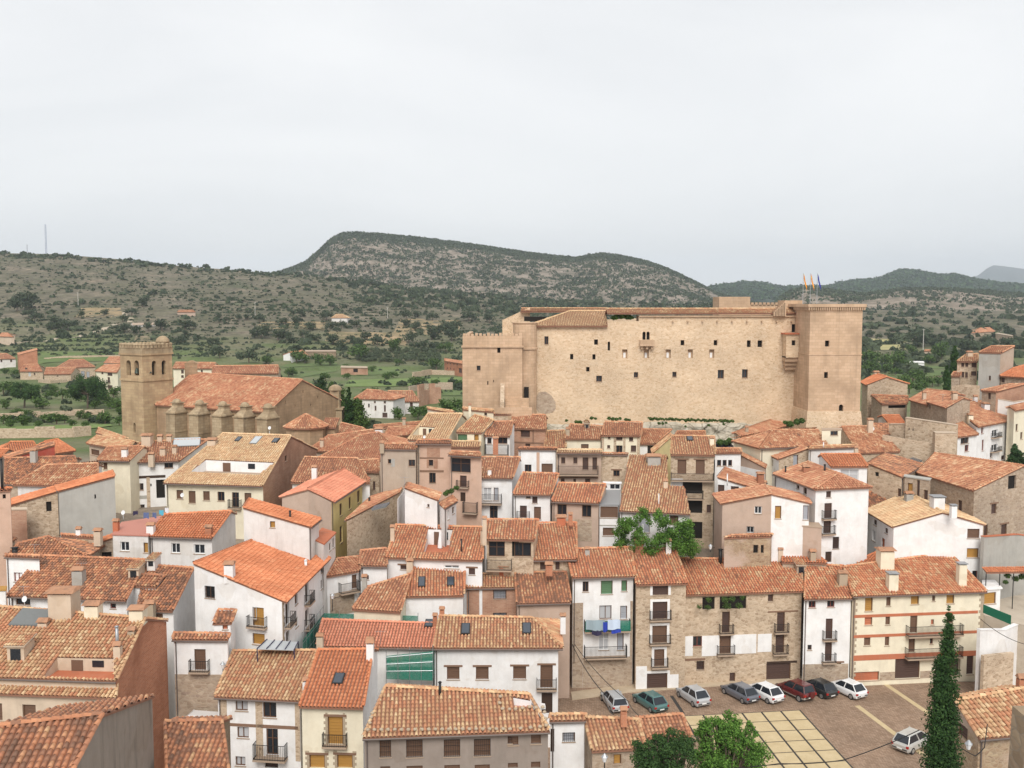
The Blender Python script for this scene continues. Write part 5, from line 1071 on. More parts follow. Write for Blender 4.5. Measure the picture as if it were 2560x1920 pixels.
for v_, x_, y_, w_ in (('D', 1225, 872, 16), ('D', 1260, 878, 18), ('D', 1358, 890, 12), ('D', 1388, 894, 12), ('D', 1420, 898, 12), ('D', 1290, 920, 10), ('D', 1560, 900, 14)):
    c_ = at(px(v_, x_, y_), 138.5 - (x_ - 1190) * 0.0102); q = MB(); hw_ = w_ * VS / FPX * 138 / 2; q.box(c_.x - hw_, c_.x + hw_, c_.y - 0.02, c_.y + 0.2, c_.z - hw_, c_.z + hw_ * 1.3); q.build('beam_hole', 'interior_shade', rw_)  # small near-black boxes: the shade inside the beam holes is painted on
# ================================================================ CASTLE
YC = 150.0
ca = at((1660, 1055), YC); castle = empty('castle', (ca.x, ca.y, 21), 'long sandstone castle with square corner tower on the rock above the village', 'castle')
def pz(x, y, D): return at((x, y), D)
def castle_wall(segs, win, mat, zb, dep=0.55):
    S_ = {k: (a, b) for k, a, b in segs}; res = wall_windows(S_, win); mb = MB()
    for k, a, b in segs: wall(mb, a, b, a.z, b.z, zb, [h for h in res[k] if h[4][0] not in 'ez'], dep=dep)
    o = mb.build('wall', mat, castle); put_windows(S_, res, castle, dep); return o
P1a, P1b = pz(1325, 815, YC), pz(1519, 816, YC); P2a, P2b = pz(1519, 803, YC), pz(1597, 803, YC); P3a, P3b = pz(1597, 789, YC), pz(2030, 787, YC)
P2a = Vector((P1b.x, YC, P2a.z)); P3a = Vector((P2b.x, YC, P3a.z))
BK = 26.0
back = lambda p, d=BK: Vector((p.x, p.y + d, p.z))
castle_wall([('A', P1a, P1b), ('B', P2a, P2b), ('C', P3a, P3b), ('L', back(P1a), P1a), ('M', P2a, back(P2a, 4)), ('N', back(P3a, 3), P3a), ('Z', back(P3b), back(P1a))],
  'A:P280,625,315,695d A:P710,652,743,698h A:P502,778,530,825h A:P695,780,722,826h A:P641,890,670,930h A:P728,965,778,1018d '
  'B:P827,670,848,748hu C:P1127,585,1155,655hu C:P1162,585,1190,655hu C:P1457,658,1490,703h C:P1743,658,1775,703h C:P2030,660,2063,718h C:P2122,660,2163,718h '
  'B:P952,738,997,815j C:P1138,738,1183,815j C:P1327,738,1372,815j C:P1518,738,1562,815j C:P1703,738,1748,815j B:P1053,935,1092,982d C:P1386,932,1422,978d C:P1778,915,1832,990d C:P1988,910,2037,985d '
  'C:Q205,658,243,728h C:Q262,1100,285,1162hu', 'castle_stone', 16.0)
frC, _ = frame(P3a, P3b)
def castle_box(name, v, x0, y0, x1, y1, proud, mat, fr=frC):
    a, zt = on_wall(fr, px(v, x0, y0)); b, zb_ = on_wall(fr, px(v, x1, y1)); q = MB(); q.lbox(fr, a, b, 0.0, proud, zb_, zt); return q.build(name, mat, castle)
castle_box('stone_balcony', 'P', 1102, 658, 1224, 708, 0.9, 'castle_ashlar')
for i in range(3): castle_box('corbel', 'P', 1112 + i * 42, 709, 1130 + i * 42, 735, 0.55, 'castle_ashlar')
castle_box('cornice', 'P', 1098, 446, 2500, 455, 0.35, 'castle_ashlar')
for i in range(9): castle_box('gutter_spout', 'P', 1382 + i * 128, 488, 1394 + i * 128, 500, 0.5, 'castle_ashlar')
# roofs
def plane_roof(e0, e1, r0, r1, D, pitch, backf, hipL=False, pal='tile_pale', root=castle):
    A = at(e0, D); B = onz(e1, A.z); u = (B - A).normalized(); v = Vector((-u.y, u.x, 0)); tp = math.tan(math.radians(pitch)); n = Vector((-v.x * tp, -v.y * tp, 1)).normalized()
    RL, RR = onpl(r0, A, n), onpl(r1, A, n); rl, rr = (RL - A).dot(v), (RR - A).dot(v)
    bR = Vector((RR.x + v.x * rr * backf, RR.y + v.y * rr * backf, RR.z - rr * backf * tp)); bL = Vector((RL.x + v.x * rl * backf, RL.y + v.y * rl * backf, RL.z - rl * backf * tp))
    if hipL: bL = Vector((A.x + v.x * rl * 2, A.y + v.y * rl * 2, A.z))
    F_ = [[A, B, RR, RL], [bR, bL, RL, RR]]
    if hipL: F_.append([bL, A, RL])
    print('castle roof run', rl, rr)
    return roof_planes(root, F_, pal, 0.25, [(RL, RR)] + ([(A, RL)] if hipL else []))
plane_roof(px('P', 148, 537), px('P', 826, 537), px('P', 500, 410), px('P', 815, 409), 149.5, 17, 1.0, True)
plane_roof(px('P', 826, 427), (2010, px('P', 0, 427)[1]), px('P', 815, 390), (2004, px('P', 0, 390)[1]), 149.6, 13, 1.0, pal='tile_cream')
plane_roof(px('P', 72, 412), px('P', 850, 412), px('P', 80, 386), px('P', 815, 386), 163, 13, 1.0, pal='tile_cream')
q = MB(); a, b = pz(1256, 800, 164), pz(1325, 768, 164); wall(q, a, b, a.z, b.z, 16, []); wall(q, back(a, 12), a, a.z, a.z, 16, []); q.build('wall', 'castle_stone', castle)
q = MB(); a, b = pz(1311, 792, 158), pz(1364, 803, 158); q.box(a.x, b.x, 158, 162, b.z, a.z); q.build('gallery_opening', 'interior_shade', castle)
# box towers on the roof
for x0, x1, y0, y1, D, dp in ((1798, 1875, 742, 776, 161, 5), (1875, 1975, 762, 778, 163, 4), (1962, 2006, 751, 778, 152.5, 4)):
    a, b = pz(x0, y0, D), pz(x1, y1, D); q = MB(); q.box(a.x, b.x, D, D + dp, b.z - 1.5, a.z); q.build('roof_turret', 'castle_ashlar', castle)
for i in range(9):
    a = pz(1878 + i * 10, 758, 163); q = MB(); q.box(a.x, a.x + 0.42, 163, 163.5, a.z - 0.4, a.z + 0.12); q.build('merlon', 'castle_ashlar', castle)
# left tower, with parapet
YL = 146.0
La, Lb = pz(1156, 866, YL), pz(1306, 866, YL)
castle_wall([('A', La, Lb), ('L', back(La, 24), La), ('R', Lb, back(Lb, 4.5))], 'A:B1907,325,1940,368d A:B2085,165,2112,215h A:B1998,458,2008,492h A:B2050,448,2056,470h', 'castle_ashlar', 16.0)
q = MB(); a, b = pz(1153, 840, YL - 0.25), pz(1309, 869, YL - 0.25); q.box(a.x, b.x, YL - 0.25, YL + 24, b.z, b.z + 0.22); q.build('string_course', 'castle_ashlar', castle)
q = MB(); q.box(a.x + 0.2, b.x - 0.2, YL, YL + 0.6, b.z + 0.22, a.z); q.box(a.x + 0.2, a.x + 0.8, YL + 0.6, YL + 24, b.z + 0.22, a.z); q.build('parapet', 'castle_ashlar', castle)
for i in range(15):
    x = a.x + 0.25 + i * (b.x - a.x - 0.9) / 14; q = MB(); q.box(x, x + 0.4, YL - 0.02, YL + 0.58, a.z, a.z + 0.35 + 0.1 * math.sin(i * 2.3)); q.build('merlon', 'castle_ashlar', castle)
q = MB(); q.box(La.x + 0.1, Lb.x, YL + 0.6, YL + 24, La.z - 0.3, La.z - 0.1); q.build('roof_deck', 'castle_ashlar', castle)
c = pz(1312, 1000, 148.6); q = MB(); zt = pz(1312, 806, 148.6).z; q.lathe((c.x, c.y + 0.4, 0), [(1.75, 16), (1.75, zt - 4), (1.95, zt - 4), (1.95, zt - 3.75), (1.75, zt - 3.7), (1.75, zt - 0.3), (1.9, zt - 0.1), (1.9, zt)], 18); q.build('stair_turret', 'castle_ashlar', castle)
q = MB(); d0 = pz(1316, 985, 146.7); q.box(d0.x - 0.35, d0.x + 0.35, 146.85, 147.2, d0.z - 1.2, d0.z + 1.0); q.build('door', 'interior_shade', castle)
# stairs
zs = pz(1290, 1000, 144).z
for i in range(9):
    q = MB(); q.box(pz(1262, 0, 144).x, pz(1324, 0, 144).x, 142.6 + i * 0.36, 146.2, zs - 2.6 + i * 0.3, zs - 2.6 + (i + 1) * 0.3); q.build('step', 'castle_ashlar', castle)
q = MB(); a = pz(1256, 978, 144.5); e_ = pz(1262, 1035, 142); q.hexa([(a.x - 0.3, 142, 17), (a.x + 0.3, 142, 17), (a.x + 0.3, 146, 17), (a.x - 0.3, 146, 17)], [(a.x - 0.3, 142, a.z - 1.3), (a.x + 0.3, 142, a.z - 1.3), (a.x + 0.3, 146, a.z + 1.0), (a.x - 0.3, 146, a.z + 1.0)]); q.build('stair_wall', 'stone_tan', castle)
q = MB(); a, b = pz(1150, 1050, 141.5), pz(1330, 1020, 141.5); q.box(a.x + 4, b.x, 141.5, 142.3, 17, b.z); q.build('stair_wall', 'castle_ashlar', castle)
# right tower
YT = 142.5
Ta, Tb = pz(2026, 768, YT), pz(2157, 766, YT); zb_band = pz(2090, 1028, YT).z; zmid = pz(2090, 888, YT).z
castle_wall([('A', Ta, Tb), ('L', back(Ta, 7.6), Ta), ('R', Tb, back(Tb, 12)), ('B', back(Tb, 12), back(Ta, 12))], 'A:Q493,800,530,852h A:Q485,1072,518,1125h A:Q612,1352,650,1440hu', 'castle_ashlar', 15.0)
q = MB(); q.box(Ta.x - 0.08, Tb.x + 0.08, YT - 0.08, YT + 12, zmid, zmid + 0.18); q.build('string_course', 'castle_ashlar', castle)
q = MB(); q.hexa([(Ta.x - 0.9, YT - 1.0, 15), (Tb.x + 1.0, YT - 1.0, 15), (Tb.x + 1.0, YT + 12, 15), (Ta.x - 0.9, YT + 12, 15)], [(Ta.x - 0.12, YT - 0.12, zb_band), (Tb.x + 0.12, YT - 0.12, zb_band), (Tb.x + 0.12, YT + 12, zb_band), (Ta.x - 0.12, YT + 12, zb_band)]); q.build('battered_base', 'castle_stone', castle)
zt = Ta.z
for i in range(26):
    x = Ta.x - 0.3 + i * (Tb.x - Ta.x + 0.4) / 25; q = MB(); q.box(x, x + 0.18, YT - 0.34, YT, zt - 0.42, zt); q.build('corbel', 'castle_ashlar', castle)
for i in range(14):
    y = YT + i * 0.55; q = MB(); q.box(Ta.x - 0.34, Ta.x, y, y + 0.2, zt - 0.42, zt); q.build('corbel', 'castle_ashlar', castle)
q = MB(); q.box(Ta.x - 0.42, Tb.x + 0.42, YT - 0.42, YT + 12, zt, zt + 0.45); q.build('parapet', 'castle_ashlar', castle)
for i in range(8):
    q = MB(); q.box(Ta.x - 1.9 - i * 0.22, Ta.x - 1.6 - i * 0.22, 149.2, 150.8, P3b.z - 0.2, P3b.z + 0.25 + (8 - i) * 0.22); q.build('step', 'castle_ashlar', castle)
# corner box room on corbels
bx0, bx1 = pz(1966, 840, 147.8), pz(2023, 840, 147.8); bt, bb = pz(1990, 836, 147.8).z, pz(1990, 894, 147.8).z
castle_wall([('A', Vector((bx0.x, 147.8, bt)), Vector((Ta.x - 0.02, 147.8, bt))), ('L', Vector((bx0.x, 149.98, bt)), Vector((bx0.x, 147.8, bt)))], 'A:Q205,798,237,842h A:Q312,783,345,842h', 'castle_stone', bb, 0.3)
q = MB(); q.box(bx0.x - 0.25, Ta.x - 0.02, 147.5, 149.98, bt, bt + 0.2); q.build('cornice', 'terracotta', castle)
q = MB(); q.box(bx0.x, Ta.x - 0.02, 147.82, 149.98, bb, bb + 0.15); q.build('box_floor', 'castle_ashlar', castle)
for j in range(3):
    q = MB(); q.box(bx0.x + j * 0.15, bx0.x + 2.6 - j * 0.1, 148.2 + j * 0.5, 149.98, bb - 0.62 * (j + 1), bb - 0.62 * j - 0.04); q.build('corbel', 'castle_ashlar', castle)
# dark earth-coloured repair on the wall
q = MB(); cen = [(P1a.x + (px('P', 290, 0)[0] - 1325) * 0.06, 0)]
ps = [(230, 1110), (290, 1102), (340, 1135), (375, 1190), (378, 1250), (350, 1285), (290, 1292), (230, 1280), (205, 1240), (203, 1170)]
fr1, _ = frame(P1a, P1b); P3d = [Vector((fr1[0].x + on_wall(fr1, px('P', *p))[0], YC - 0.04, on_wall(fr1, px('P', *p))[1])) for p in ps]
q.poly(P3d); 
for a, b in zip(P3d, P3d[1:] + P3d[:1]): q.poly([a, a + Vector((0, 0.06, 0)), b + Vector((0, 0.06, 0)), b])
q.build('wall_repair', 'stone', castle)
# ---------------------------------------------------------------- flags
plain('flag_red', (0.55, 0.03, 0.03)); plain('flag_yellow', (0.75, 0.48, 0.03)); plain('flag_blue', (0.03, 0.035, 0.25))
for i, (fx, stripes, lab) in enumerate(((2007, 'yryryryry', 'flag with narrow red and yellow stripes, leftmost on the castle'), (2025, 'ryyr', 'red and yellow flag in the middle above the castle'), (2042, 'bbb', 'dark blue flag, rightmost above the castle'))):
    b0 = pz(fx, 752, 151); t0 = pz(fx, 683, 151); r = empty('flag', (b0.x, b0.y, b0.z), lab, 'flag')
    q = MB(); q.tube((b0.x, 151, b0.z - 1), (b0.x, 151, t0.z), 0.05, 0.03, 6); q.build('pole', 'metal_grey', r)
    n_ = len(stripes); Hf = 0.75
    for k_, s_ in enumerate(stripes):
        q = MB()
        for c_ in range(8):
            f = lambda s, tt: Vector((b0.x + 0.05 + 0.5 * s, 151 - 0.1 * math.sin(s * 7 + tt * 2), t0.z - 0.1 - tt * Hf - s * 1.5 - 0.3 * s * s))
            s0, s1 = c_ / 8, (c_ + 1) / 8; t1, t2 = k_ / n_, (k_ + 1) / n_; off = Vector((0, 0.02, 0))
            q.hexa([f(s0, t2), f(s1, t2), f(s1, t2) + off, f(s0, t2) + off], [f(s0, t1), f(s1, t1), f(s1, t1) + off, f(s0, t1) + off])
        q.build('cloth_stripe', {'y': 'flag_yellow', 'r': 'flag_red', 'b': 'flag_blue'}[s_], r)
# ---------------------------------------------------------------- castle rock
def rockmat():
    m, t, b = mk('rock'); v = coord(t)
    col = ramp(t, noise(t, v, 0.5, 8, 0.65), [(0.3, (0.30, 0.265, 0.20)), (0.48, (0.50, 0.45, 0.36)), (0.72, (0.62, 0.57, 0.48))])
    vo = nd(t, 'ShaderNodeTexVoronoi', feature='DISTANCE_TO_EDGE', i_Scale=0.55); t.links.new(coord(t, (1, 1, 2.2)), vo.inputs['Vector'])
    col = mixc(t, ramp(t, vo.outputs['Distance'], [(0.0, 0.75), (0.08, 0.0)]), col, (0.17, 0.145, 0.10, 1))
    gr = ramp(t, noise(t, v, 0.35, 6, 0.7), [(0.58, 0.0), (0.66, 0.7)]); col = mixc(t, gr, col, (0.13, 0.15, 0.06, 1))
    t.links.new(col, b.inputs['Base Color']); bump(t, b, noise(t, v, 1.5, 8, 0.7), 0.8, 0.4)
rockmat()
nx, nt_ = 170, 34; x0, x1 = pz(1318, 0, 149).x, pz(2060, 0, 149).x
X2, T2 = np.meshgrid(np.linspace(x0, x1, nx), np.linspace(0, 1, nt_))
bl = np.round(vnoise(X2, T2 * 7, 1.9, 21) * 5) / 5 + vnoise(X2, T2 * 7, 0.8, 22) * 0.35
top = 22.3 + vnoise(X2, X2 * 0, 4.0, 23) * 0.8 - 1.1 * sstep(x0 + 25, x1, X2)
Y2 = 150.3 - 6.5 * T2 - bl * 2.4 * np.minimum(1, T2 * 4)
Z2 = top - 5.2 * T2 ** 1.15 + (np.round(vnoise(X2, T2 * 9, 1.3, 24) * 4) / 4) * 1.7 * np.minimum(1, T2 * 3)
ix = np.arange(nx * nt_).reshape(nt_, nx); fq = np.stack([ix[:-1, 1:], ix[:-1, :-1], ix[1:, :-1], ix[1:, 1:]], -1).reshape(-1, 4)
o = npmesh('castle_rock', np.stack([X2, Y2, Z2], -1).reshape(-1, 3), fq, 'rock'); tag(o, None, kind='structure')

# ================================================================ CHURCH
ch = house('church', 'big sandstone church with buttressed nave, red tiled roof and square bell tower', 'A1335,667 B100,730', 'A1662,390 B400,450', 161, 22, 1.0, 'church_ashlar', 'tile_church', oh=0.35, cat='church', zbase=9,
   win='R:B250,628,258,655h R:B335,660,341,682h R2:B402,535,412,562h R2:B530,585,538,608h R2:B470,655,476,675h')
croot = ch['root']; cu, cv, cA, cB = ch['u'], ch['v'], ch['A'], ch['B']
def buttress(base, zl, half=0.95, dep=2.6, zt=None):
    """square pier with a ledge, sloping shoulder, upper pillar and little dome"""
    fr = (base, cu, -cv); q = MB()
    q.lbox(fr, -half, half, -0.2, dep, 8, zl)
    q.build('buttress', 'buttress_stone', croot)
    q = MB(); q.lbox(fr, -half - 0.18, half + 0.18, -0.2, dep + 0.18, zl, zl + 0.2); q.build('ledge', 'buttress_stone', croot)
    q = MB(); q.lbox(fr, -half - 0.05, half + 0.05, -0.2, dep + 0.05, zl - 3.0, zl - 2.85); q.build('ledge', 'buttress_stone', croot)
    q = MB(); g = lambda s, n_, z: base + cu * s - cv * n_ + Vector((0, 0, z))
    q.hexa([g(-half, dep, zl + 0.2), g(half, dep, zl + 0.2), g(half, 0, zl + 0.2), g(-half, 0, zl + 0.2)], [g(-half * 0.62, dep * 0.62, zl + 1.05), g(half * 0.62, dep * 0.62, zl + 1.05), g(half * 0.62, 0.3, zl + 1.05), g(-half * 0.62, 0.3, zl + 1.05)])
    q.lbox(fr, -half * 0.62, half * 0.62, 0.3, dep * 0.62, zl + 1.05, zl + 1.55); q.lbox(fr, -half * 0.8, half * 0.8, 0.12, dep * 0.7, zl + 1.55, zl + 1.68)
    c = g(0, dep * 0.46, 0); q.lathe((c.x, c.y, zl + 1.68), [(half * 0.72, 0), (half * 0.7, 0.18), (half * 0.55, 0.4), (half * 0.3, 0.52), (0.1, 0.58)], 10)
    q.build('pinnacle', 'buttress_stone', croot)
fw = ch['segs']['F']; pn = -cv
for x, y in ((1470, 740), (1670, 752), (1870, 765), (2062, 775), (2262, 788)):
    front = onpl(px('A', x, y), fw[0] + pn * 2.6, pn)
    base = Vector((front.x, front.y, 0)) - pn * 2.6; buttress(base, front.z)
k = ch['bR']; base = Vector((k.x - 0.9, k.y, 0)) - cu * 0.2; fz = onpl(px('B', 672, 700), base, Vector((0, 1, 0))).z
q = MB(); q.box(base.x - 1.3, base.x + 1.3, base.y - 1.4, base.y + 1.4, 8, fz); q.build('buttress', 'buttress_stone', croot)
q = MB(); q.box(base.x - 1.5, base.x + 1.5, base.y - 1.6, base.y + 1.6, fz, fz + 0.25); q.box(base.x - 0.8, base.x + 0.8, base.y - 0.8, base.y + 0.8, fz + 0.25, fz + 3.2); q.lathe((base.x, base.y, fz + 3.2), [(1.15, 0), (1.15, 0.2), (0.95, 0.6), (0.5, 0.9), (0.1, 1.0)], 12); q.build('pinnacle', 'buttress_stone', croot)
# bell tower
V0 = at(px('A', 1240, 700), 159.5); th = math.radians(56.2); sd_ = 5.72
er = Vector((math.cos(th), math.sin(th), 0)); el = Vector((-math.sin(th), math.cos(th), 0))
zz = lambda y: at(px('A', 1240, y), 159.5).z
corners = [V0, V0 + er * sd_, V0 + er * sd_ + el * sd_, V0 + el * sd_]
def tower_ring(mb, e, z0, z1):
    c = (corners[0] + corners[2]) / 2
    P = [Vector((p.x + (p.x - c.x) * e, p.y + (p.y - c.y) * e, 0)) for p in corners]
    mb.hexa([p + Vector((0, 0, z0)) for p in P], [p + Vector((0, 0, z1)) for p in P])
at_z = lambda p, z: Vector((p.x, p.y, z))
segs = {'R': (at_z(corners[0], zz(235)), at_z(corners[1], zz(235))), 'L': (at_z(corners[3], zz(235)), at_z(corners[0], zz(235))), 'B': (at_z(corners[1], zz(235)), at_z(corners[2], zz(235))), 'K': (at_z(corners[2], zz(235)), at_z(corners[3], zz(235)))}
res = wall_windows(segs, 'L:A1092,278,1130,408hu L:A1162,280,1200,410hu R:A1313,283,1352,408hu R:A1398,280,1436,402hu L:A1152,820,1172,905hu')
mb = MB()
for kk, (a, b) in segs.items(): wall(mb, a, b, a.z, b.z, 9, res[kk], dep=0.7)
mb.build('tower_wall', 'church_tower_stone', croot); put_windows(segs, res, croot, 0.7)
for y0, y1, e in ((465, 448, 0.05), (238, 222, 0.06), (712, 706, 0.012)):
    q = MB(); tower_ring(q, e, zz(y0), zz(y1)); q.build('string_course', 'church_tower_stone', croot)
q = MB(); tower_ring(q, 0.03, zz(222), zz(175)); q.build('parapet', 'buttress_stone', croot)
for a, b in zip(corners, corners[1:] + corners[:1]):
    for i in range(8):
        p = a + (b - a) * ((i + 0.5) / 8); q = MB(); q.lathe((p.x, p.y, zz(177)), [(0.3, 0), (0.3, 0.5), (0.37, 0.52), (0.34, 0.66), (0.1, 0.82)], 6); q.build('merlon', 'buttress_stone', croot)
p = corners[1] + (corners[0] - corners[1]) * 0.2 + el * 0.8; q = MB(); q.lathe((p.x, p.y, zz(177)), [(1.0, 0), (1.0, 0.75), (1.12, 0.8), (1.08, 1.15), (0.88, 1.5), (0.48, 1.8), (0.1, 1.9)], 14); q.build('turret_dome', 'buttress_stone', croot, True)
plain('bronze', (0.06, 0.075, 0.06), 0.5, 0.6)
for kk, s in (('L', 0.68), ('R', 0.27)):
    a, b = segs[kk]; p = a + (b - a) * s + (((corners[0] + corners[2]) / 2) - a).normalized() * 0.3
    d = Vector((b.x - a.x, b.y - a.y, 0)).normalized(); nn = Vector((d.y, -d.x, 0)); p = a + d * (sd_ * s) - nn * 0.32
    q = MB(); q.lathe((p.x, p.y, zz(395)), [(0.42, 0), (0.36, 0.15), (0.27, 0.5), (0.2, 0.75), (0.05, 0.85)], 10); q.build('bell', 'bronze', croot, True)
# bell gable on the ridge and the apse
p = at(px('A', 1652, 400), 171); zt_ = at(px('A', 1652, 282), 171).z
q = MB(); a, b = Vector((p.x - 1.1, 171, zt_ - 0.5)), Vector((p.x + 1.1, 171, zt_ - 0.5)); wall(q, a, b, a.z, b.z, p.z - 2, [(0.75, 1.45, p.z + 1.2, zt_ - 1.0, 'hu')], dep=0.7); q.hexa([(a.x - 0.15, 170.9, a.z), (b.x + 0.15, 170.9, a.z), (b.x + 0.15, 171.8, a.z), (a.x - 0.15, 171.8, a.z)], [(p.x - 0.2, 170.9, zt_), (p.x + 0.2, 170.9, zt_), (p.x + 0.2, 171.8, zt_), (p.x - 0.2, 171.8, zt_)]); q.build('bell_gable', 'church_ashlar', croot)
ac = at(px('B', 432, 850), 146.5); ap = at(px('B', 425, 745), 146.5).z; R8 = 3.3
ring = [Vector((ac.x + R8 * math.cos(t), ac.y + R8 * math.sin(t), ac.z)) for t in [math.pi / 8 + i * math.pi / 4 for i in range(8)]]
q = MB(); q.lathe((ac.x, ac.y, 0), [(R8 * 0.88, 9), (R8 * 0.88, ac.z), (0.2, ac.z + 0.4)], 8, rot=math.pi / 8); q.build('apse_wall', 'church_ashlar', croot)
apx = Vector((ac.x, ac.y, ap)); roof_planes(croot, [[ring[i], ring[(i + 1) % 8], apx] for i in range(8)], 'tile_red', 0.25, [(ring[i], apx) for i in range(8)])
a, b = at(px('B', 590, 850), 149), at(px('B', 690, 855), 149); q = MB(); q.box(a.x, b.x, 148, 151.5, 9, b.z); q.build('sacristy_wall', 'church_ashlar', croot)
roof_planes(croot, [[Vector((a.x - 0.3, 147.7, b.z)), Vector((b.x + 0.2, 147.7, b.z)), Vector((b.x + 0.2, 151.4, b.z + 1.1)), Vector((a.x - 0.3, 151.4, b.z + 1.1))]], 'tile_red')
# ================================================================ VALLEY: farmhouses, walls, fields, tracks, masts
def ghit(p, d0=150.0, d1=1130.0):
    d = ray(p); D = np.geomspace(d0, d1, 2600)
    X, Z = d.x / d.y * D, CAMZ + d.z / d.y * D
    below = Z <= gzn(X, D)
    i = int(np.argmax(below)) if below.any() else len(D) - 1
    return Vector((X[i], D[i], float(gzn(X[i], D[i]))))
def HV(label, eave, ridge, base, pitch=18, back=0.8, wallm='stone_tan', roof='tile_church', D=None, **k):
    if D is None:
        b = ghit(pts(base)[0]); D = b.y; print('valley', label[:40], round(D))
    return house('farmhouse', label, eave, ridge, D, pitch, back, wallm, roof, tsp=0.5, **k)
HV('white farmhouse with red roof at the left edge of the fields', 'M-60,1240 M138,1235', 'M-30,1188 M60,1190', 'M70,1338', wallm='white_old', win='F:M5,1242,20,1262k F:M88,1240,105,1262k F:M88,1310,105,1335k')
HV('tall brick gable building with slanting roof edge beyond the pines', 'M148,1188 M160,1201', 'M315,1147 M322,1158', 'M240,1330', 16, 0.0, 'brick', oh=0.1)
HV('small stone farmhouse with white shutter below the brick gable', 'M168,1345 M368,1345', 'M205,1285 M332,1283', 'M280,1415', win='F:M245,1350,268,1385x F:M215,1310,235,1325k F:M292,1355,305,1375k')
HV('long low stone barn with red roof in the left fields', 'M378,1370 M612,1368', 'M400,1312 M655,1310', 'M490,1432', win='F:M490,1378,505,1388k')
HV('stone farmhouse with two grey doors behind the big umbrella pine', 'M480,1315 M826,1306', 'M600,1243 M722,1240', 'M760,1415', win='F:M700,1340,732,1400y F:M748,1345,775,1395y F:M645,1355,670,1400k')
HV('cream three-storey farmhouse left of the bell tower', 'M820,1342 M1010,1356', 'M900,1290 M1055,1285', 'M900,1520', wallm='cream', win='F:M875,1347,893,1366k F:M928,1350,970,1380k F:M930,1392,950,1440kb F:M930,1462,972,1496k')
HV('white cottage with red roof behind the bell tower', 'M895,1272 M1060,1275', 'M945,1218 M1048,1218', 'M950,1330', wallm='white')
HV('cream house with brown windows behind the church roof', 'A1490,352 A1840,354', 'A1520,300 A1862,303', '', wallm='cream', D=300, win='F:A1565,362,1588,392k F:A1565,408,1588,430k F:A1735,362,1752,390k')
HV('long orange-roofed barn behind the church nave', 'A1830,398 B193,396', 'A1840,332 B191,325', '', wallm='stone', D=275)
HV('white country house with orange roof and porch beyond the fields', 'N312,1215 N450,1204', 'N292,1178 N402,1160', 'N330,1274', wallm='white', win='L:N238,1205,258,1222k F:N370,1225,385,1245k')
HV('open-sided farm shed with rusty roof beside the white country house', 'N425,1170 N690,1170', 'N425,1158 N690,1158', 'N560,1238', 8, 0.5, 'stone_dark', 'flat:slab')
HV('small pavilion with pale hipped roof halfway up the hillside', 'N648,882 N792,882', 'N692,850 N752,850', 'N720,918', wallm='white_old', roof='tile_pale', hip='LR')
HV('long red brick house beside the castle corner tower', 'N1625,1252 N1785,1278', 'N1626,1234 N1785,1256', 'N1700,1362', 12, 0.4, 'brick', win='F:N1650,1265,1658,1280k F:N1675,1268,1683,1283k F:N1705,1270,1713,1287k F:N1735,1275,1743,1290k F:N1650,1308,1658,1325k F:N1675,1310,1683,1327k F:N1705,1318,1713,1333k F:N1752,1315,1778,1355k')
HV('whitewashed farmhouse with hipped roof below the fields', 'N845,1582 N1192,1590', 'N960,1503 N1080,1512', 'N1000,1742', wallm='white_old', hip='LR', win='F:N892,1585,910,1605k F:N968,1622,982,1652d F:N1018,1600,1035,1615k F:N1103,1600,1123,1618k F:N1025,1640,1040,1680k F:N1105,1635,1122,1690k F:N1092,1700,1135,1740k', floor=None)
HV('white annex with dark doorway adjoining the hipped farmhouse', 'N1195,1608 N1412,1605', 'N1140,1516 N1352,1516', 'N1300,1712', wallm='white_old', win='F:N1258,1612,1274,1642k F:N1330,1610,1355,1662k')
HV('long pale greenhouse shed by the winding track', 'M1140,942 M1478,937', 'M1145,922 M1475,920', 'M1300,975', 10, 0.4, 'white_old', 'flat:slab')
HV('small orange-roofed hut above the greenhouse shed', 'M1530,832 M1688,832', 'M1545,815 M1670,815', 'M1600,862', 12, wallm='rose_beige')
HV('cottage with orange roof and walled yard at the far left slope', 'M-20,1042 M118,1046', 'M15,1012 M70,1012', 'M60,1095', wallm='beige')
HV('roofless brick farm ruin in the green fields', 'N730,1308 N965,1312', 'N735,1292 N960,1298', 'N850,1372', 8, 0.3, 'brick_worn', 'flat:stone_plain', win='F:N840,1320,880,1350h')
HV('stone farmhouse with low outbuildings on the knoll at right', 'Q1755,736 Q1968,722', 'Q1830,690 Q1915,686', 'Q1850,780', wallm='stone_tan', win='F:Q1775,745,1785,755k F:Q1820,742,1830,752k F:Q1870,738,1880,748k')
HV('low stone outbuildings beside the knoll farmhouse', 'Q1962,738 Q2115,762', 'Q1975,728 Q2110,752', 'Q2020,785', 10, 0.4, 'stone_tan', 'flat:stone_plain')
HV('tiny cottage with orange roof among the trees at right', 'Q1348,893 Q1418,893', 'Q1355,880 Q1410,880', 'Q1385,935', wallm='beige')
HV('pale polytunnel shed among the trees at right', 'Q1180,985 Q1352,990', 'Q1195,973 Q1345,978', 'Q1260,1008', 8, 0.5, 'white', 'flat:white')

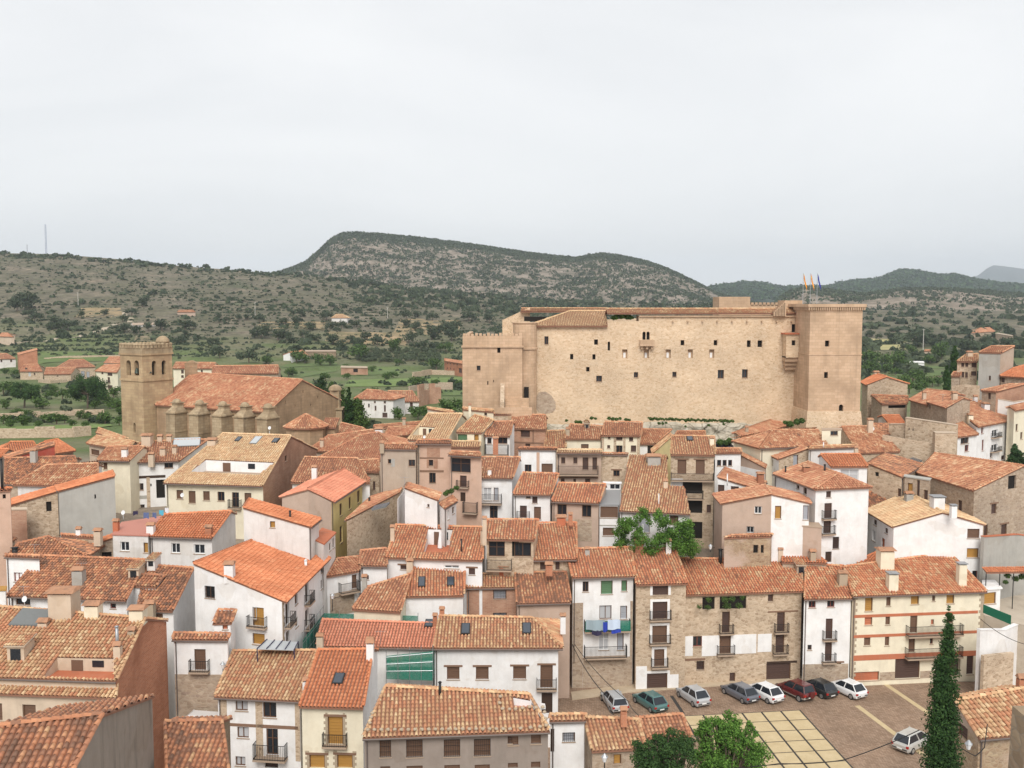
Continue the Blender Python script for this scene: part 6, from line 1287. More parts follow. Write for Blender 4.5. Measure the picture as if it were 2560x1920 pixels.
def strip(name, line, width, mat, lift=0.15, kind='structure', steps=10):
    P = [ghit(p) for p in pts(line)]; C_ = []
    for a, b in zip(P[:-1], P[1:]):
        for i in range(steps):
            q = a.lerp(b, i / steps); C_.append(q)
    C_.append(P[-1]); V = []; 
    for i, p in enumerate(C_):
        d = (C_[min(i + 1, len(C_) - 1)] - C_[max(i - 1, 0)]); d.z = 0; d.normalize(); n = Vector((-d.y, d.x, 0)) * width / 2
        for q in (p - n, p + n): V.append((q.x, q.y, gz(q.x, q.y) + lift))
    k = len(C_); Fq = np.array([[2 * i, 2 * i + 2, 2 * i + 3, 2 * i + 1] for i in range(k - 1)])
    o = npmesh(name, np.array(V), Fq, mat); tag(o, None, kind=kind); return o
def earthmat(name, a, b, s=0.3):
    m, t, bs = mk(name); v = coord(t); col = ramp(t, noise(t, v, s, 7, 0.68), [(0.3, a), (0.7, b)])
    t.links.new(col, bs.inputs['Base Color']); bump(t, bs, noise(t, v, 1.5, 5), 0.4, 0.2)
earthmat('track', (0.36, 0.29, 0.21), (0.50, 0.43, 0.33)); earthmat('field_green', (0.08, 0.125, 0.04), (0.145, 0.185, 0.065), 0.15); earthmat('field_yellow', (0.30, 0.28, 0.12), (0.42, 0.37, 0.19), 0.1)
earthmat('field_brown', (0.17, 0.12, 0.08), (0.27, 0.20, 0.14), 0.2); earthmat('field_bright', (0.11, 0.165, 0.045), (0.18, 0.235, 0.075), 0.2)
strip('dirt_track', 'M1070,835 M1085,870 M1140,900 M1120,925 M960,955 M830,1000 M700,1048 M450,1072 M150,1100', 3.4, 'track')
strip('path', 'A-40,1000 A0,855 A400,842 A960,832', 2.2, 'track') if False else None
def patch(name, poly, mat, lift=0.2, n=14):
    """field following the terrain inside a quad given by its corners"""
    A_, B_, C_, D_ = [ghit(p) for p in pts(poly)]; s, t = np.meshgrid(np.linspace(0, 1, n), np.linspace(0, 1, n))
    X = (A_.x * (1 - s) + B_.x * s) * (1 - t) + (D_.x * (1 - s) + C_.x * s) * t; Y = (A_.y * (1 - s) + B_.y * s) * (1 - t) + (D_.y * (1 - s) + C_.y * s) * t
    ix = np.arange(n * n).reshape(n, n); fq = np.stack([ix[:-1, :-1], ix[:-1, 1:], ix[1:, 1:], ix[1:, :-1]], -1).reshape(-1, 4)
    Z = gzn(X, Y); Z = np.maximum(Z, (Z[:, [0]] * (1 - s) + Z[:, [-1]] * s) * 0 + Z) + lift
    o = npmesh(name, np.stack([X, Y, Z], -1).reshape(-1, 3), fq, mat, smooth=True); tag(o, None, kind='structure')
earthmat('rocky_slope', (0.11, 0.11, 0.055), (0.40, 0.28, 0.165), 0.09); earthmat('bare_slope', (0.12, 0.115, 0.06), (0.30, 0.22, 0.15), 0.07)
patch('rocky_bank', 'N600,1085 N1300,1130 N1300,1010 N620,1000', 'rocky_slope', n=24); patch('rocky_bank', 'N1180,1010 N1760,1020 N1760,900 N1250,890', 'rocky_slope', n=24); patch('rocky_bank', 'N20,990 N600,985 N600,925 N20,930', 'rocky_slope', n=20); patch('rocky_bank', 'M640,880 M1060,870 M1040,795 M700,800', 'rocky_slope', n=16); patch('rocky_bank', 'M1150,1085 M1420,1080 M1380,1035 M1180,1035', 'bare_slope', n=12)
patch('field', 'A0,905 A980,850 A960,838 A0,858', 'field_bright'); patch('field', 'Q815,890 Q1200,878 Q1180,838 Q815,842', 'field_yellow'); patch('field', 'Q815,822 Q1210,815 Q1150,790 Q815,785', 'field_yellow')
patch('field', 'Q1090,1110 Q1530,1100 Q1530,1060 Q1160,1068', 'field_green'); patch('field', 'Q1190,1155 Q1520,1140 Q1520,1105 Q1190,1115', 'field_brown'); patch('field', 'Q1260,1050 Q1550,1045 Q1540,1020 Q1280,1022', 'field_green')
patch('field', 'N380,1400 N700,1345 N690,1322 N390,1365', 'field_green'); patch('field', 'N860,1380 N1250,1370 N1240,1310 N960,1310', 'field_green'); patch('field', 'N760,1480 N1780,1465 N1780,1395 N800,1420', 'field_bright')
patch('field', 'N1340,1560 N1790,1550 N1790,1510 N1400,1515', 'field_green'); patch('field', 'M330,1290 M1040,1250 M1040,1180 M360,1190', 'field_green'); patch('field', 'N230,1310 N700,1290 N700,1270 N250,1285', 'field_green')
def drywall(label, line, h=1.4, mat='stone_tan', th=0.6):
    P = [ghit(p) for p in pts(line)]; r = empty('field_wall', P[0], label, 'wall'); q = MB()
    for a, b in zip(P[:-1], P[1:]):
        m = max(2, int((b - a).length / 8))
        for i in range(m):
            c, d = a.lerp(b, i / m), a.lerp(b, (i + 1) / m); n = Vector((-(d - c).y, (d - c).x, 0)).normalized() * th
            zc, zd = gz(c.x, c.y), gz(d.x, d.y); hh = h * random.uniform(0.8, 1.2)
            q.hexa([Vector((c.x, c.y, zc - 1)), Vector((d.x, d.y, zd - 1)), Vector((d.x, d.y, zd - 1)) + n, Vector((c.x, c.y, zc - 1)) + n], [Vector((c.x, c.y, zc + hh)), Vector((d.x, d.y, zd + hh)), Vector((d.x, d.y, zd + hh)) + n, Vector((c.x, c.y, zc + hh)) + n])
    q.build('masonry', mat, r)
drywall('long rubble field wall below the bright green strip at left', 'A-40,955 A300,950 A640,945 A790,930', 2.0)
drywall('dry-stone terrace wall above the green strip at left', 'A-40,785 A350,770 A720,752 A900,745', 1.6)
drywall('stone terrace wall under the umbrella pines', 'A330,470 A430,480 A580,470', 1.5)
drywall('stone retaining wall below the red brick house', 'N1360,1395 N1520,1372 N1770,1378', 2.2)
drywall('tall earth-coloured wall beside the white annex', 'N1410,1650 N1500,1625 N1600,1620', 5.5, 'brick_worn')
drywall('low stone bank in the fields left of the castle', 'N1330,1520 N1450,1500 N1700,1500', 2.4, 'stone')
drywall('thin terrace wall across the far meadow', 'M380,1240 M700,1225 M1040,1215', 1.0)
# masts and poles
def mast(name, label, v, x, yt, yb, w_, mat1, mat2=None, D=None):
    b = ghit(px(v, x, yb)) if D is None else at(px(v, x, yb), D); Hh = (yb - yt) * VS / FPX * b.y; r = empty(name, b, label, 'mast' if mat2 else 'pole')
    q = MB(); q2 = MB(); n = max(2, int(Hh / 2.5))
    if mat2:
        for sx, sy in ((-1, -1), (1, -1), (0, 1)): q.tube((b.x + sx * w_ / 2, b.y + sy * w_ / 2, b.z - 2), (b.x + sx * w_ * 0.35, b.y + sy * w_ * 0.35, b.z + Hh), 0.14, None, 5)
        for i in range(n):
            z0, z1 = b.z + Hh * i / n, b.z + Hh * (i + 1) / n; s = 1 if i % 2 else -1
            q2.tube((b.x - s * w_ / 2, b.y - w_ / 2, z0), (b.x + s * w_ / 2, b.y - w_ / 2, z1), 0.1, None, 4); q2.tube((b.x + s * w_ / 2, b.y - w_ / 2, z0), (b.x, b.y + w_ / 2, z1), 0.1, None, 4)
        q.build('lattice_legs', mat1, r); q2.build('lattice_braces', mat2, r)
    else:
        q.tube(b - Vector((0, 0, 1)), b + Vector((0, 0, Hh)), w_ / 2, w_ / 3, 6); q.build('post', mat1, r)
        q.v = []; q = MB(); q.tube(b + Vector((-1, 0, Hh - 0.5)), b + Vector((1, 0, Hh - 0.5)), 0.09, None, 5); q.build('crossarm', mat1, r)
plain('mast_blue', (0.09, 0.12, 0.30)); plain('mast_grey', (0.35, 0.36, 0.40)); plain('concrete_pole', (0.52, 0.49, 0.44))
mast('radio_mast', 'tall lattice radio mast on the left hill crest', 'M', 403, 75, 332, 1.5, 'mast_blue', 'mast_grey', 1085)
mast('radio_mast', 'small thin mast on the crest left of the tall one', 'M', 238, 248, 330, 0.9, 'mast_grey', 'mast_grey', 1088)
mast('utility_pole', 'pale concrete pole low on the left hillside', 'M', 676, 660, 785, 0.5, 'concrete_pole')
mast('utility_pole', 'pale concrete pole above the rocky terraces', 'N', 1136, 785, 885, 0.5, 'concrete_pole')
mast('utility_pole', 'tall pale pole in the fields right of the castle', 'Q', 1340, 700, 880, 0.5, 'concrete_pole')
mast('utility_pole', 'pole by the rocky bank in the middle distance', 'M', 2205, 745, 860, 0.45, 'concrete_pole')
# ================================================================ VEGETATION
def leafmat(name, stops):
    m, t, b = mk(name); a = nd(t, 'ShaderNodeAttribute', attribute_name='tc')
    col = ramp(t, a.outputs['Fac'], stops); t.links.new(col, b.inputs['Base Color']); b.inputs['Roughness'].default_value = 0.75
    tr = nd(t, 'ShaderNodeBsdfTranslucent'); t.links.new(col, tr.inputs[0]); ms = nd(t, 'ShaderNodeMixShader'); ms.inputs[0].default_value = 0.25
    t.links.new(b.outputs[0], ms.inputs[1]); t.links.new(tr.outputs[0], ms.inputs[2]); t.links.new(ms.outputs[0], t.nodes['Material Output'].inputs[0])
leafmat('leaf_bright', [(0.0, (0.035, 0.085, 0.014)), (0.5, (0.09, 0.195, 0.03)), (1.0, (0.18, 0.32, 0.06))])
leafmat('leaf_dark', [(0.0, (0.016, 0.038, 0.014)), (0.5, (0.035, 0.075, 0.026)), (1.0, (0.07, 0.125, 0.042))])
leafmat('leaf_cypress', [(0.0, (0.014, 0.036, 0.010)), (0.5, (0.030, 0.072, 0.018)), (1.0, (0.062, 0.12, 0.030))])
leafmat('leaf_pine', [(0.0, (0.018, 0.045, 0.014)), (0.5, (0.042, 0.090, 0.024)), (1.0, (0.080, 0.145, 0.038))])
leafmat('leaf_oak', [(0.0, (0.034, 0.050, 0.028)), (0.5, (0.064, 0.088, 0.047)), (1.0, (0.105, 0.13, 0.072))])
leafmat('leaf_olive', [(0.0, (0.06, 0.085, 0.045)), (0.5, (0.105, 0.135, 0.075)), (1.0, (0.16, 0.19, 0.11))])
leafmat('leaf_bush', [(0.0, (0.035, 0.070, 0.016)), (0.5, (0.070, 0.125, 0.028)), (1.0, (0.12, 0.19, 0.05))])
plain('bark', (0.13, 0.095, 0.07)); plain('agave', (0.22, 0.27, 0.24))
def leaves(cl, n, size, seed=0, up=0.25, flat=1.0):
    """leaf quads spread through overlapping clumps cl = [(centre, radius)], denser near the surface"""
    r = np.random.default_rng(seed); C_ = np.array([[*c] for c, _ in cl]); R_ = np.array([q for _, q in cl]); w_ = R_ ** 1.6; k = r.choice(len(cl), n, p=w_ / w_.sum())
    d = r.normal(size=(n, 3)); d /= np.linalg.norm(d, axis=1)[:, None]; rad = R_[k] * np.clip(1.08 - np.abs(r.normal(0, 0.4, n)), 0.1, 1.3)
    # lumps on the surface
    lump = 1 + 0.22 * np.sin(d[:, 0] * 7 + k) * np.sin(d[:, 1] * 6 + 2 * k) * np.sin(d[:, 2] * 5 + k)
    P = C_[k] + d * (rad * lump)[:, None] * np.array([1, 1, flat])
    nrm = d + r.normal(0, 0.55, (n, 3)) + np.array([0, 0, up]); nrm /= np.linalg.norm(nrm, axis=1)[:, None]
    a = np.cross(nrm, r.normal(size=(n, 3))); a /= np.linalg.norm(a, axis=1)[:, None]; b = np.cross(nrm, a)
    s = size * r.uniform(0.6, 1.3, n)[:, None]
    V = np.stack([P - a * s, P - b * s * 0.55, P + a * s, P + b * s * 0.55], 1).reshape(-1, 3)
    return V, np.arange(4 * n).reshape(n, 4), np.clip(r.normal(0.5, 0.22, n) + 0.1 * np.sin(k * 2.4), 0, 1)
def tree(name, label, base, cl, n, size, mat, trunk=0.2, cat='tree', flat=1.0, group=None, seed=1, limbs=True):
    r = empty(name, base, label, cat, group); b = Vector(base)
    V, Fq, A = leaves(cl, n, size, seed, flat=flat); npmesh('crown', V, Fq, mat, r, A)
    q = MB(); top = max(c.z for c, _ in cl); cen = sum((c for c, _ in cl), Vector()) / len(cl); fork = b.lerp(Vector((cen.x, cen.y, cen.z)), 0.7)
    q.tube(b - Vector((0, 0, 0.5)), fork, trunk, trunk * 0.65, 8)
    if limbs:
        for c, _ in cl: q.tube(fork, c, trunk * 0.45, trunk * 0.15, 5)
    q.build('trunk', 'bark', r); return r
def clumps(v, D, lst, jitter=1.0):
    rr = random.Random(3); out_ = []
    for x, y, rad in lst:
        R = rad * VS / FPX * D; out_.append((at(px(v, x, y), D + rr.uniform(-1, 1) * R * jitter), R))
    return out_
def loosen(cl, k, seed=2):
    """break big clumps into many small sprays so that gaps open between them"""
    rr = random.Random(seed); out_ = []
    for c, R in cl:
        for i in range(k):
            d = Vector((rr.gauss(0, 1), rr.gauss(0, 1), rr.gauss(0, 1))).normalized(); out_.append((c + d * R * rr.uniform(0.3, 1.1), R * rr.uniform(0.28, 0.6)))
    return out_
gp = lambda v, x, y, D: (lambda p: (p.x, p.y, gz(p.x, p.y)))(at(px(v, x, y), D))
cl = loosen(clumps('K', 62, [(1690, 1250, 75), (1650, 1330, 80), (1800, 1380, 130), (1650, 1450, 110), (1900, 1300, 110), (2010, 1400, 130), (1850, 1540, 170), (2110, 1530, 120), (1700, 1600, 150), (2000, 1600, 160), (1780, 1270, 60), (2060, 1330, 60)]), 9)
tree('broadleaf_tree', 'bright green leafy tree at the bottom in front of the paved square', gp('K', 1850, 1600, 62), cl, 16000, 0.085, 'leaf_bright', 0.22)
cl = loosen(clumps('K', 58, [(1200, 1500, 150), (1390, 1420, 110), (1080, 1580, 110), (1340, 1560, 160), (1490, 1470, 110), (1250, 1640, 180), (1450, 1620, 150), (1260, 1420, 70), (1130, 1470, 80)]), 9)
tree('broadleaf_tree', 'dark green tree at the bottom left of the bright one', gp('K', 1280, 1650, 58), cl, 16000, 0.075, 'leaf_pine', 0.22)
cl = []
for i in range(34):
    t = i / 33; y = 285 + t * 1500; hw = 26 + 185 * min(1, t * 1.2) ** 0.72
    for j in range(3): cl.append((at(px('L', 1565 - 80 * t + random.uniform(-0.45, 0.45) * hw, y + random.uniform(-20, 20)), 54 + random.uniform(-0.5, 0.5) * hw * VS / FPX * 54), hw * 0.55 * VS / FPX * 54))
tree('cypress_tree', 'tall slender dark cypress rising in front of the square at right', gp('L', 1480, 1700, 54), cl, 28000, 0.075, 'leaf_cypress', 0.25, limbs=False)
VCL = [(a, b, r * 1.25) for a, b, r in [(1000, 475, 75), (1130, 450, 60), (1260, 462, 68), (950, 555, 62), (985, 640, 75), (1100, 655, 70), (1200, 690, 70), (1420, 570, 95), (1490, 650, 100), (1510, 545, 60), (1400, 700, 95), (1350, 620, 70), (1540, 735, 60), (1080, 550, 45), (1330, 480, 45), (1270, 640, 60), (1480, 760, 60), (930, 690, 40)]]
vr = tree('climbing_vine', 'lush green vine over the pergola of a white house', gp('G', 1250, 760, 107), loosen(clumps('G', 107, VCL, 0.8), 12), 24000, 0.10, 'leaf_bright', 0.12, 'vine', limbs=False)
for x in (925, 1130, 1330):
    a, b = at(px('G', x, 520), 107.5), at(px('G', x, 700), 107.5); q = MB(); q.box(a.x - 0.1, a.x + 0.1, 107.4, 107.6, b.z - 2, a.z); q.build('post', 'white_paint', vr)
cl = []
for i in range(14):
    t = i / 13; hw = 12 + 105 * t ** 0.8; y = 1005 + t * 220
    for j in range(4): cl.append((at(px('D', 2135 + 30 * t + random.uniform(-0.7, 0.7) * hw, y), 128 + random.uniform(-1, 1)), hw * 0.42 * VS / FPX * 128))
tree('conifer_tree', 'dark bluish conifer at the right edge beside the long white house', gp('D', 2150, 1230, 128), cl, 6000, 0.16, 'leaf_dark', 0.25, limbs=False)
def umbrella(label, v, xc, yt, yb, ybase, hw, seed):
    b = ghit(px(v, xc, ybase)); D = b.y; rr = random.Random(seed); cl = []
    for i in range(26):
        x = rr.uniform(-1, 1); y = rr.uniform(0, 1); 
        if abs(x) > 0.9 - 0.35 * abs(y - 0.45): x *= 0.75
        cl.append((at(px(v, xc + x * hw, yt + (yb - yt) * (0.15 + 0.75 * (y if abs(x) < 0.6 else 0.35 + 0.6 * y))), D + rr.uniform(-1, 1) * hw * VS / FPX * D * 0.8), hw * 0.30 * VS / FPX * D))
    tree('umbrella_pine', label, b, cl, 11000, 0.24, 'leaf_pine', 0.3, seed=seed)
umbrella('broad umbrella pine with dense dark crown left of the bell tower', 'A', 755, 408, 590, 695, 165, 3)
umbrella('smaller umbrella pine near the left edge', 'A', 210, 468, 610, 690, 120, 4)
def column(label, v, x, yt, yb, hw, D, mat='leaf_dark', n=6500, size=0.2, seed=5, name='cypress_tree', group=None):
    rr = random.Random(seed); cl = []
    for i in range(16):
        t = i / 15; y = yt + (yb - yt) * t; w_ = hw * (0.25 + 0.75 * math.sin(min(1, t * 1.3) * math.pi * 0.6))
        for j in range(2): cl.append((at(px(v, x + rr.uniform(-0.45, 0.45) * w_, y), D + rr.uniform(-1, 1) * w_ * VS / FPX * D * 0.5), w_ * 0.6 * VS / FPX * D))
    p = at(px(v, x, yb), D); tree(name, label, (p.x, p.y, gz(p.x, p.y)), cl, n, size, mat, 0.2, seed=seed, limbs=False, group=group)
column('dark poplar behind the church gable, leftmost of the clump', 'B', 562, 430, 780, 95, 186)
column('dark cypress with pointed tip right of the church gable', 'B', 800, 520, 880, 44, 168, 'leaf_cypress')
column('dense dark tree between the poplar and the cypress', 'B', 735, 520, 870, 115, 176, 'leaf_bush', seed=8)
column('rounded green tree below the cypress by the farmhouse', 'B', 875, 620, 900, 120, 170, 'leaf_bush', seed=9)
column('green tree right behind the church corner pinnacle', 'B', 655, 480, 760, 95, 190, 'leaf_bush', seed=10)
column('tall slender poplar in front of the cement block at right', 'D', 1615, 160, 400, 45, 205, 'leaf_pine', seed=11, name='poplar_tree')
column('darker poplar below the slender one at right', 'D', 1548, 330, 530, 36, 190, 'leaf_pine', seed=12, name='poplar_tree')
# shared crowns for the many trees of the valley and hillsides
def crown_mesh(name, mat, n, size, seed, flat=0.85, tall=1.0):
    rr = random.Random(seed); cl = [(Vector((rr.uniform(-0.5, 0.5), rr.uniform(-0.5, 0.5), tall * rr.uniform(0.35, 1.15))), rr.uniform(0.32, 0.55)) for _ in range(9)]
    V, Fq, A = leaves(cl, n, size, seed, flat=flat); me = bpy.data.meshes.new(name); me.from_pydata(V.tolist(), [], Fq.tolist()); me.materials.append(MATS[mat])
    a = me.attributes.new('tc', 'FLOAT', 'FACE'); a.data.foreach_set('value', A.astype(np.float32)); return me
CR = {k: [crown_mesh('crown', m_, 420, 0.13, s) for s in range(3)] for k, m_ in (('o', 'leaf_oak'), ('b', 'leaf_bush'), ('l', 'leaf_olive'), ('d', 'leaf_dark'))}
TR = bpy.data.meshes.new('trunk'); q = MB(); q.tube((0, 0, -0.4), (0, 0, 0.7), 0.07, 0.045, 6); TR.from_pydata(q.v, [], q.f); TR.materials.append(MATS['bark'])
def vtree(p, h, kind, name, label, group, i):
    o = empty(name, p, label, 'tree', group); o.scale = (h * random.uniform(0.6, 0.85), h * random.uniform(0.6, 0.85), h * 0.62); o.rotation_euler.z = random.uniform(0, 6.28)
    for nm, me in (('crown', CR[kind][i % 3]), ('trunk', TR)):
        c = bpy.data.objects.new(nm, me); COL.objects.link(c); c.parent = o
VT = [('o', 'holm_oak', 'rounded dark holm oak on the rocky terraces left of the castle', 'holm oaks on the terraces', 'N 45,1060,130 190,1080,120 260,1075,90 400,1055,75 300,1100,70 525,1080,65 670,1115,110 735,1125,65 815,1090,75 960,1075,85 910,1130,80 1050,1120,100 1320,1100,110 1520,1070,130 1425,1160,100 1690,1080,130 1720,1010,120 1640,1015,120 1380,990,90 1290,955,70 1525,905,90 1300,890,80 1400,880,70 1840,915,110 2020,925,95 640,980,75 740,975,85 870,965,70 1040,960,70 700,1005,55 250,940,70 340,940,80 30,915,75 390,870,75 490,990,80 610,900,90 1120,970,60 1650,700,60 1500,980,50'),
      ('o', 'holm_oak', 'rounded dark holm oak on the left hillside beyond the church', 'holm oaks on the terraces', 'M 150,825,120 215,810,170 250,880,90 300,905,80 500,960,110 545,985,90 450,990,80 620,985,90 520,1040,80 1080,1010,90 1160,1020,80 1280,985,80 1400,990,110 1600,975,80 1670,975,70 1610,1040,60 1600,1105,90 1830,1110,75 1900,1230,110 1900,885,60 2060,895,60 2140,905,60 1230,780,90 1140,860,75 700,880,70 900,860,60 1000,990,60 1060,910,60 2200,1060,80 2150,1270,130 1520,1110,70'),
      ('b', 'broadleaf_tree', 'fresh green broadleaf tree among the fields between church and castle', 'green trees in the valley', 'N 350,1270,120 560,1290,110 640,1290,110 880,1240,150 280,1390,90 320,1385,80 790,1340,70 1000,1350,60 600,1420,80 780,1410,60 1120,1420,80 1190,1400,70 1560,1330,110 1180,1170,120 1640,1180,110 100,1290,90 1380,1470,90 1430,1460,80 1560,1480,80 1740,1490,80 960,1560,80 1010,1545,70 1660,1720,150 1720,1700,140 1400,1760,120 1240,1760,110 1180,1740,120 1460,1740,110 1360,1740,110 420,1270,90 1240,1290,60'),
      ('b', 'broadleaf_tree', 'fresh green broadleaf tree on the terraces left of the bell tower', 'green trees in the valley', 'A 490,830,110 200,850,110 390,820,90 560,825,90 370,700,120 540,620,110 30,580,130 60,700,90 900,650,100 950,700,110 1010,720,110 910,830,130 1030,840,90 1030,760,90 860,640,80 120,420,70 40,400,60 300,560,90 420,610,90 480,560,80 150,760,80 260,780,80 680,790,90 760,800,80 820,700,90 980,600,100 700,640,70 330,860,70 620,850,70 740,860,70 30,830,90 100,860,80'),
      ('b', 'broadleaf_tree', 'fresh green broadleaf tree in the fields right of the castle tower', 'green trees in the valley', 'Q 850,1000,110 930,1010,130 1060,1040,160 1130,990,120 1010,1080,90 1100,1100,80 900,1080,120 830,1110,110 1210,1040,90 1250,1160,130 1300,1200,110 1220,1260,140 1330,1240,110 1460,960,160 1400,1000,90 1500,960,90 1250,920,90 1420,1200,110 1470,1190,90 1180,1200,110 880,960,90'),
      ('o', 'holm_oak', 'rounded dark holm oak on the slope right of the castle tower', 'holm oaks on the terraces', 'Q 1090,830,60 1050,790,70 1130,790,75 1220,790,75 1290,860,150 1350,850,110 1170,900,90 1420,800,70 1500,800,75 1600,770,75 1750,890,110 1700,840,75 1640,840,70 1850,830,75 1950,850,75 2030,840,75 2100,850,75 2180,830,75 1430,850,75 1560,840,60 960,790,60 870,760,60 900,770,60')]
for kind, nm, lab, grp, s in VT:
    v = s[0]
    for i, t in enumerate(s[1:].split()):
        x, y, h = map(float, t.split(',')); p = ghit(px(v, x, y)); vtree(p, h * VS / FPX * p.y * 1.05, kind, nm, lab, grp, i)
# olive grove
for i in range(72):
    x = 880 + (i % 18) * 40 + random.uniform(-12, 12); y = 1180 + (i // 18) * 26 + random.uniform(-6, 6); p = ghit(px('N', x, y)); vtree(p, 45 * VS / FPX * p.y, 'l', 'olive_tree', 'small grey-green olive tree in the grove beyond the fields', 'olive grove', i)
# ---------------------------------------------------------------- scrub on the hills
def shrub_geo(P, Sz, n, seed, squash=0.75):
    """n leaf facets per shrub around points P with radius Sz (vectorised)"""
    r = np.random.default_rng(seed); m = len(P); d = r.normal(size=(m, n, 3)); d[:, :, 2] = np.abs(d[:, :, 2]) * 0.9 - 0.1; d /= np.linalg.norm(d, axis=2)[:, :, None]
    rad = Sz[:, None] * r.uniform(0.55, 1.05, (m, n)); C_ = P[:, None, :] + d * rad[:, :, None] * np.array([1, 1, squash])
    nr = d + r.normal(0, 0.5, (m, n, 3)); nr /= np.linalg.norm(nr, axis=2)[:, :, None]
    a = np.cross(nr, r.normal(size=(m, n, 3))); a /= np.linalg.norm(a, axis=2)[:, :, None]; b = np.cross(nr, a); s = (Sz[:, None] * r.uniform(0.35, 0.65, (m, n)))[:, :, None]
    V = np.stack([C_ - a * s, C_ - b * s * 0.8, C_ + a * s, C_ + b * s * 0.8], 2).reshape(-1, 3)
    col = np.clip(r.normal(0.45, 0.2, (m, n)) + r.normal(0, 0.15, (m, 1)), 0, 1).ravel()
    return V, np.arange(len(V)).reshape(-1, 4), col
def scatter_stuff(name, label, P, Sz, n, mat, seed, squash=0.75):
    V, Fq, c = shrub_geo(P, Sz, n, seed, squash); o = npmesh(name, V, Fq, mat, None, c); tag(o, label, 'shrubs', kind='stuff'); return o
r8 = np.random.default_rng(5)
n = 16000; pxx = r8.uniform(-260, 1700, n); Dd = 1100 - 560 * r8.uniform(0, 1, n) ** 0.8; X = (pxx - CX) / FPX * Dd
keep = vnoise(X, Dd, 45, 31) + r8.uniform(-0.45, 0.45, n) > -0.08; X, Dd = X[keep], Dd[keep]
Sz = np.clip(r8.lognormal(-0.2, 0.55, len(X)), 0.35, 3.4)
cx = r8.uniform(-260, 1500, 420); cd = r8.uniform(1055, 1098, 420); X = np.concatenate([X, (cx - CX) / FPX * cd]); Dd = np.concatenate([Dd, cd]); Sz = np.concatenate([Sz, np.clip(r8.lognormal(0.85, 0.35, 420), 1.2, 4.5)])
fx = np.concatenate([r8.uniform(1700, 2750, 900), r8.uniform(880, 1900, 900)]); fd = np.concatenate([r8.uniform(430, 1100, 900), r8.uniform(860, 1100, 900)]); X = np.concatenate([X, (fx - CX) / FPX * fd]); Dd = np.concatenate([Dd, fd]); Sz = np.concatenate([Sz, np.clip(r8.lognormal(0.9, 0.4, 1800), 1.2, 5)])
vx = r8.uniform(-200, 1200, 1500); vd = 1 / r8.uniform(1 / 560, 1 / 215, 1500); kk = vnoise((vx - CX) / FPX * vd, vd, 35, 33) + vnoise((vx - CX) / FPX * vd, vd, 9, 34) * 0.5 > 0.2; vx, vd = vx[kk], vd[kk]; X = np.concatenate([X, (vx - CX) / FPX * vd]); Dd = np.concatenate([Dd, vd]); Sz = np.concatenate([Sz, np.clip(r8.lognormal(0.0, 0.4, len(vx)), 0.5, 2.2)])
P = np.stack([X, Dd, gzn(X, Dd) + Sz * 0.15], -1)
order = np.argsort(-(Sz / Dd)); big = order[:300]; rest = order[300:]
SH = []
for s in range(4):
    V, Fq, c = shrub_geo(np.zeros((1, 3)), np.ones(1), 110, 40 + s); me = bpy.data.meshes.new('scrub_bush'); me.from_pydata(V.tolist(), [], Fq.tolist()); me.materials.append(MATS['leaf_oak'])
    a = me.attributes.new('tc', 'FLOAT', 'FACE'); a.data.foreach_set('value', c.astype(np.float32)); SH.append(me)
for i, j in enumerate(big):
    o = bpy.data.objects.new('scrub_bush', SH[i % 4]); COL.objects.link(o); o.location = P[j]; o.scale = (Sz[j],) * 3; o.rotation_euler.z = random.uniform(0, 6.28)
    pj = proj(Vector(P[j])); tag(o, 'low dark green bush on the scrubby hill ' + ('right of the castle' if pj[0] > 1900 else 'above the bell tower at left' if pj[0] < 600 else 'between the radio mast hill and the castle'), 'bush', 'bushes on the slopes')
scatter_stuff('scrub_bushes', 'dense small scrub covering the hillside', P[rest], Sz[rest], 16, 'leaf_oak', 51)
def hill_scatter(name, hname, n, smin, smax, mat, seed, tlo=0.02, thi=1.02, k=10, crest=0.0, clump=60, thr=-0.05, squash=1.0):
    ax, tt, X2, Dm, Z2 = HILLS[hname]; r = np.random.default_rng(seed); t = r.uniform(tlo, thi, n); t = np.where(r.random(n) < crest, r.uniform(0.86, 1.02, n), t); s = r.uniform(0, 1, n)
    fi = s * (len(ax) - 1); i0 = np.clip(fi.astype(int), 0, len(ax) - 2); fx = fi - i0; j0 = np.clip(np.searchsorted(tt, t) - 1, 0, len(tt) - 2); ft = (t - tt[j0]) / (tt[j0 + 1] - tt[j0])
    bl = lambda G: (G[j0, i0] * (1 - fx) + G[j0, i0 + 1] * fx) * (1 - ft) + (G[j0 + 1, i0] * (1 - fx) + G[j0 + 1, i0 + 1] * fx) * ft
    X, Y, Z = bl(X2), bl(Dm), bl(Z2); kp = (vnoise(X, Y, clump, seed) + r.uniform(-0.4, 0.4, n) > thr) | (t > 0.85); X, Y, Z = X[kp], Y[kp], Z[kp]; Sz = r.uniform(smin, smax, len(X))
    scatter_stuff(name, {'mesa_trees': 'pines and scrub covering the flat-topped hill', 'ridge_trees': 'scrub trees covering the ridge at right', 'forest_trees': 'forest covering the far ridges'}[name], np.stack([X, Y, Z + Sz * 0.2], -1), Sz, k, mat, seed, squash)
hill_scatter('mesa_trees', 'mesa_hill', 32000, 1.6, 3.8, 'leaf_oak', 61, k=6, crest=0.2, thr=-0.06, clump=20)
hill_scatter('ridge_trees', 'scrub_ridge', 12000, 1.4, 4.0, 'leaf_oak', 62, k=7, crest=0.2, thr=0.0, clump=35)
hill_scatter('forest_trees', 'forest_ridge', 9000, 5, 10, 'leaf_dark', 63, tlo=0.3, k=6, crest=0.15, thr=-0.5)
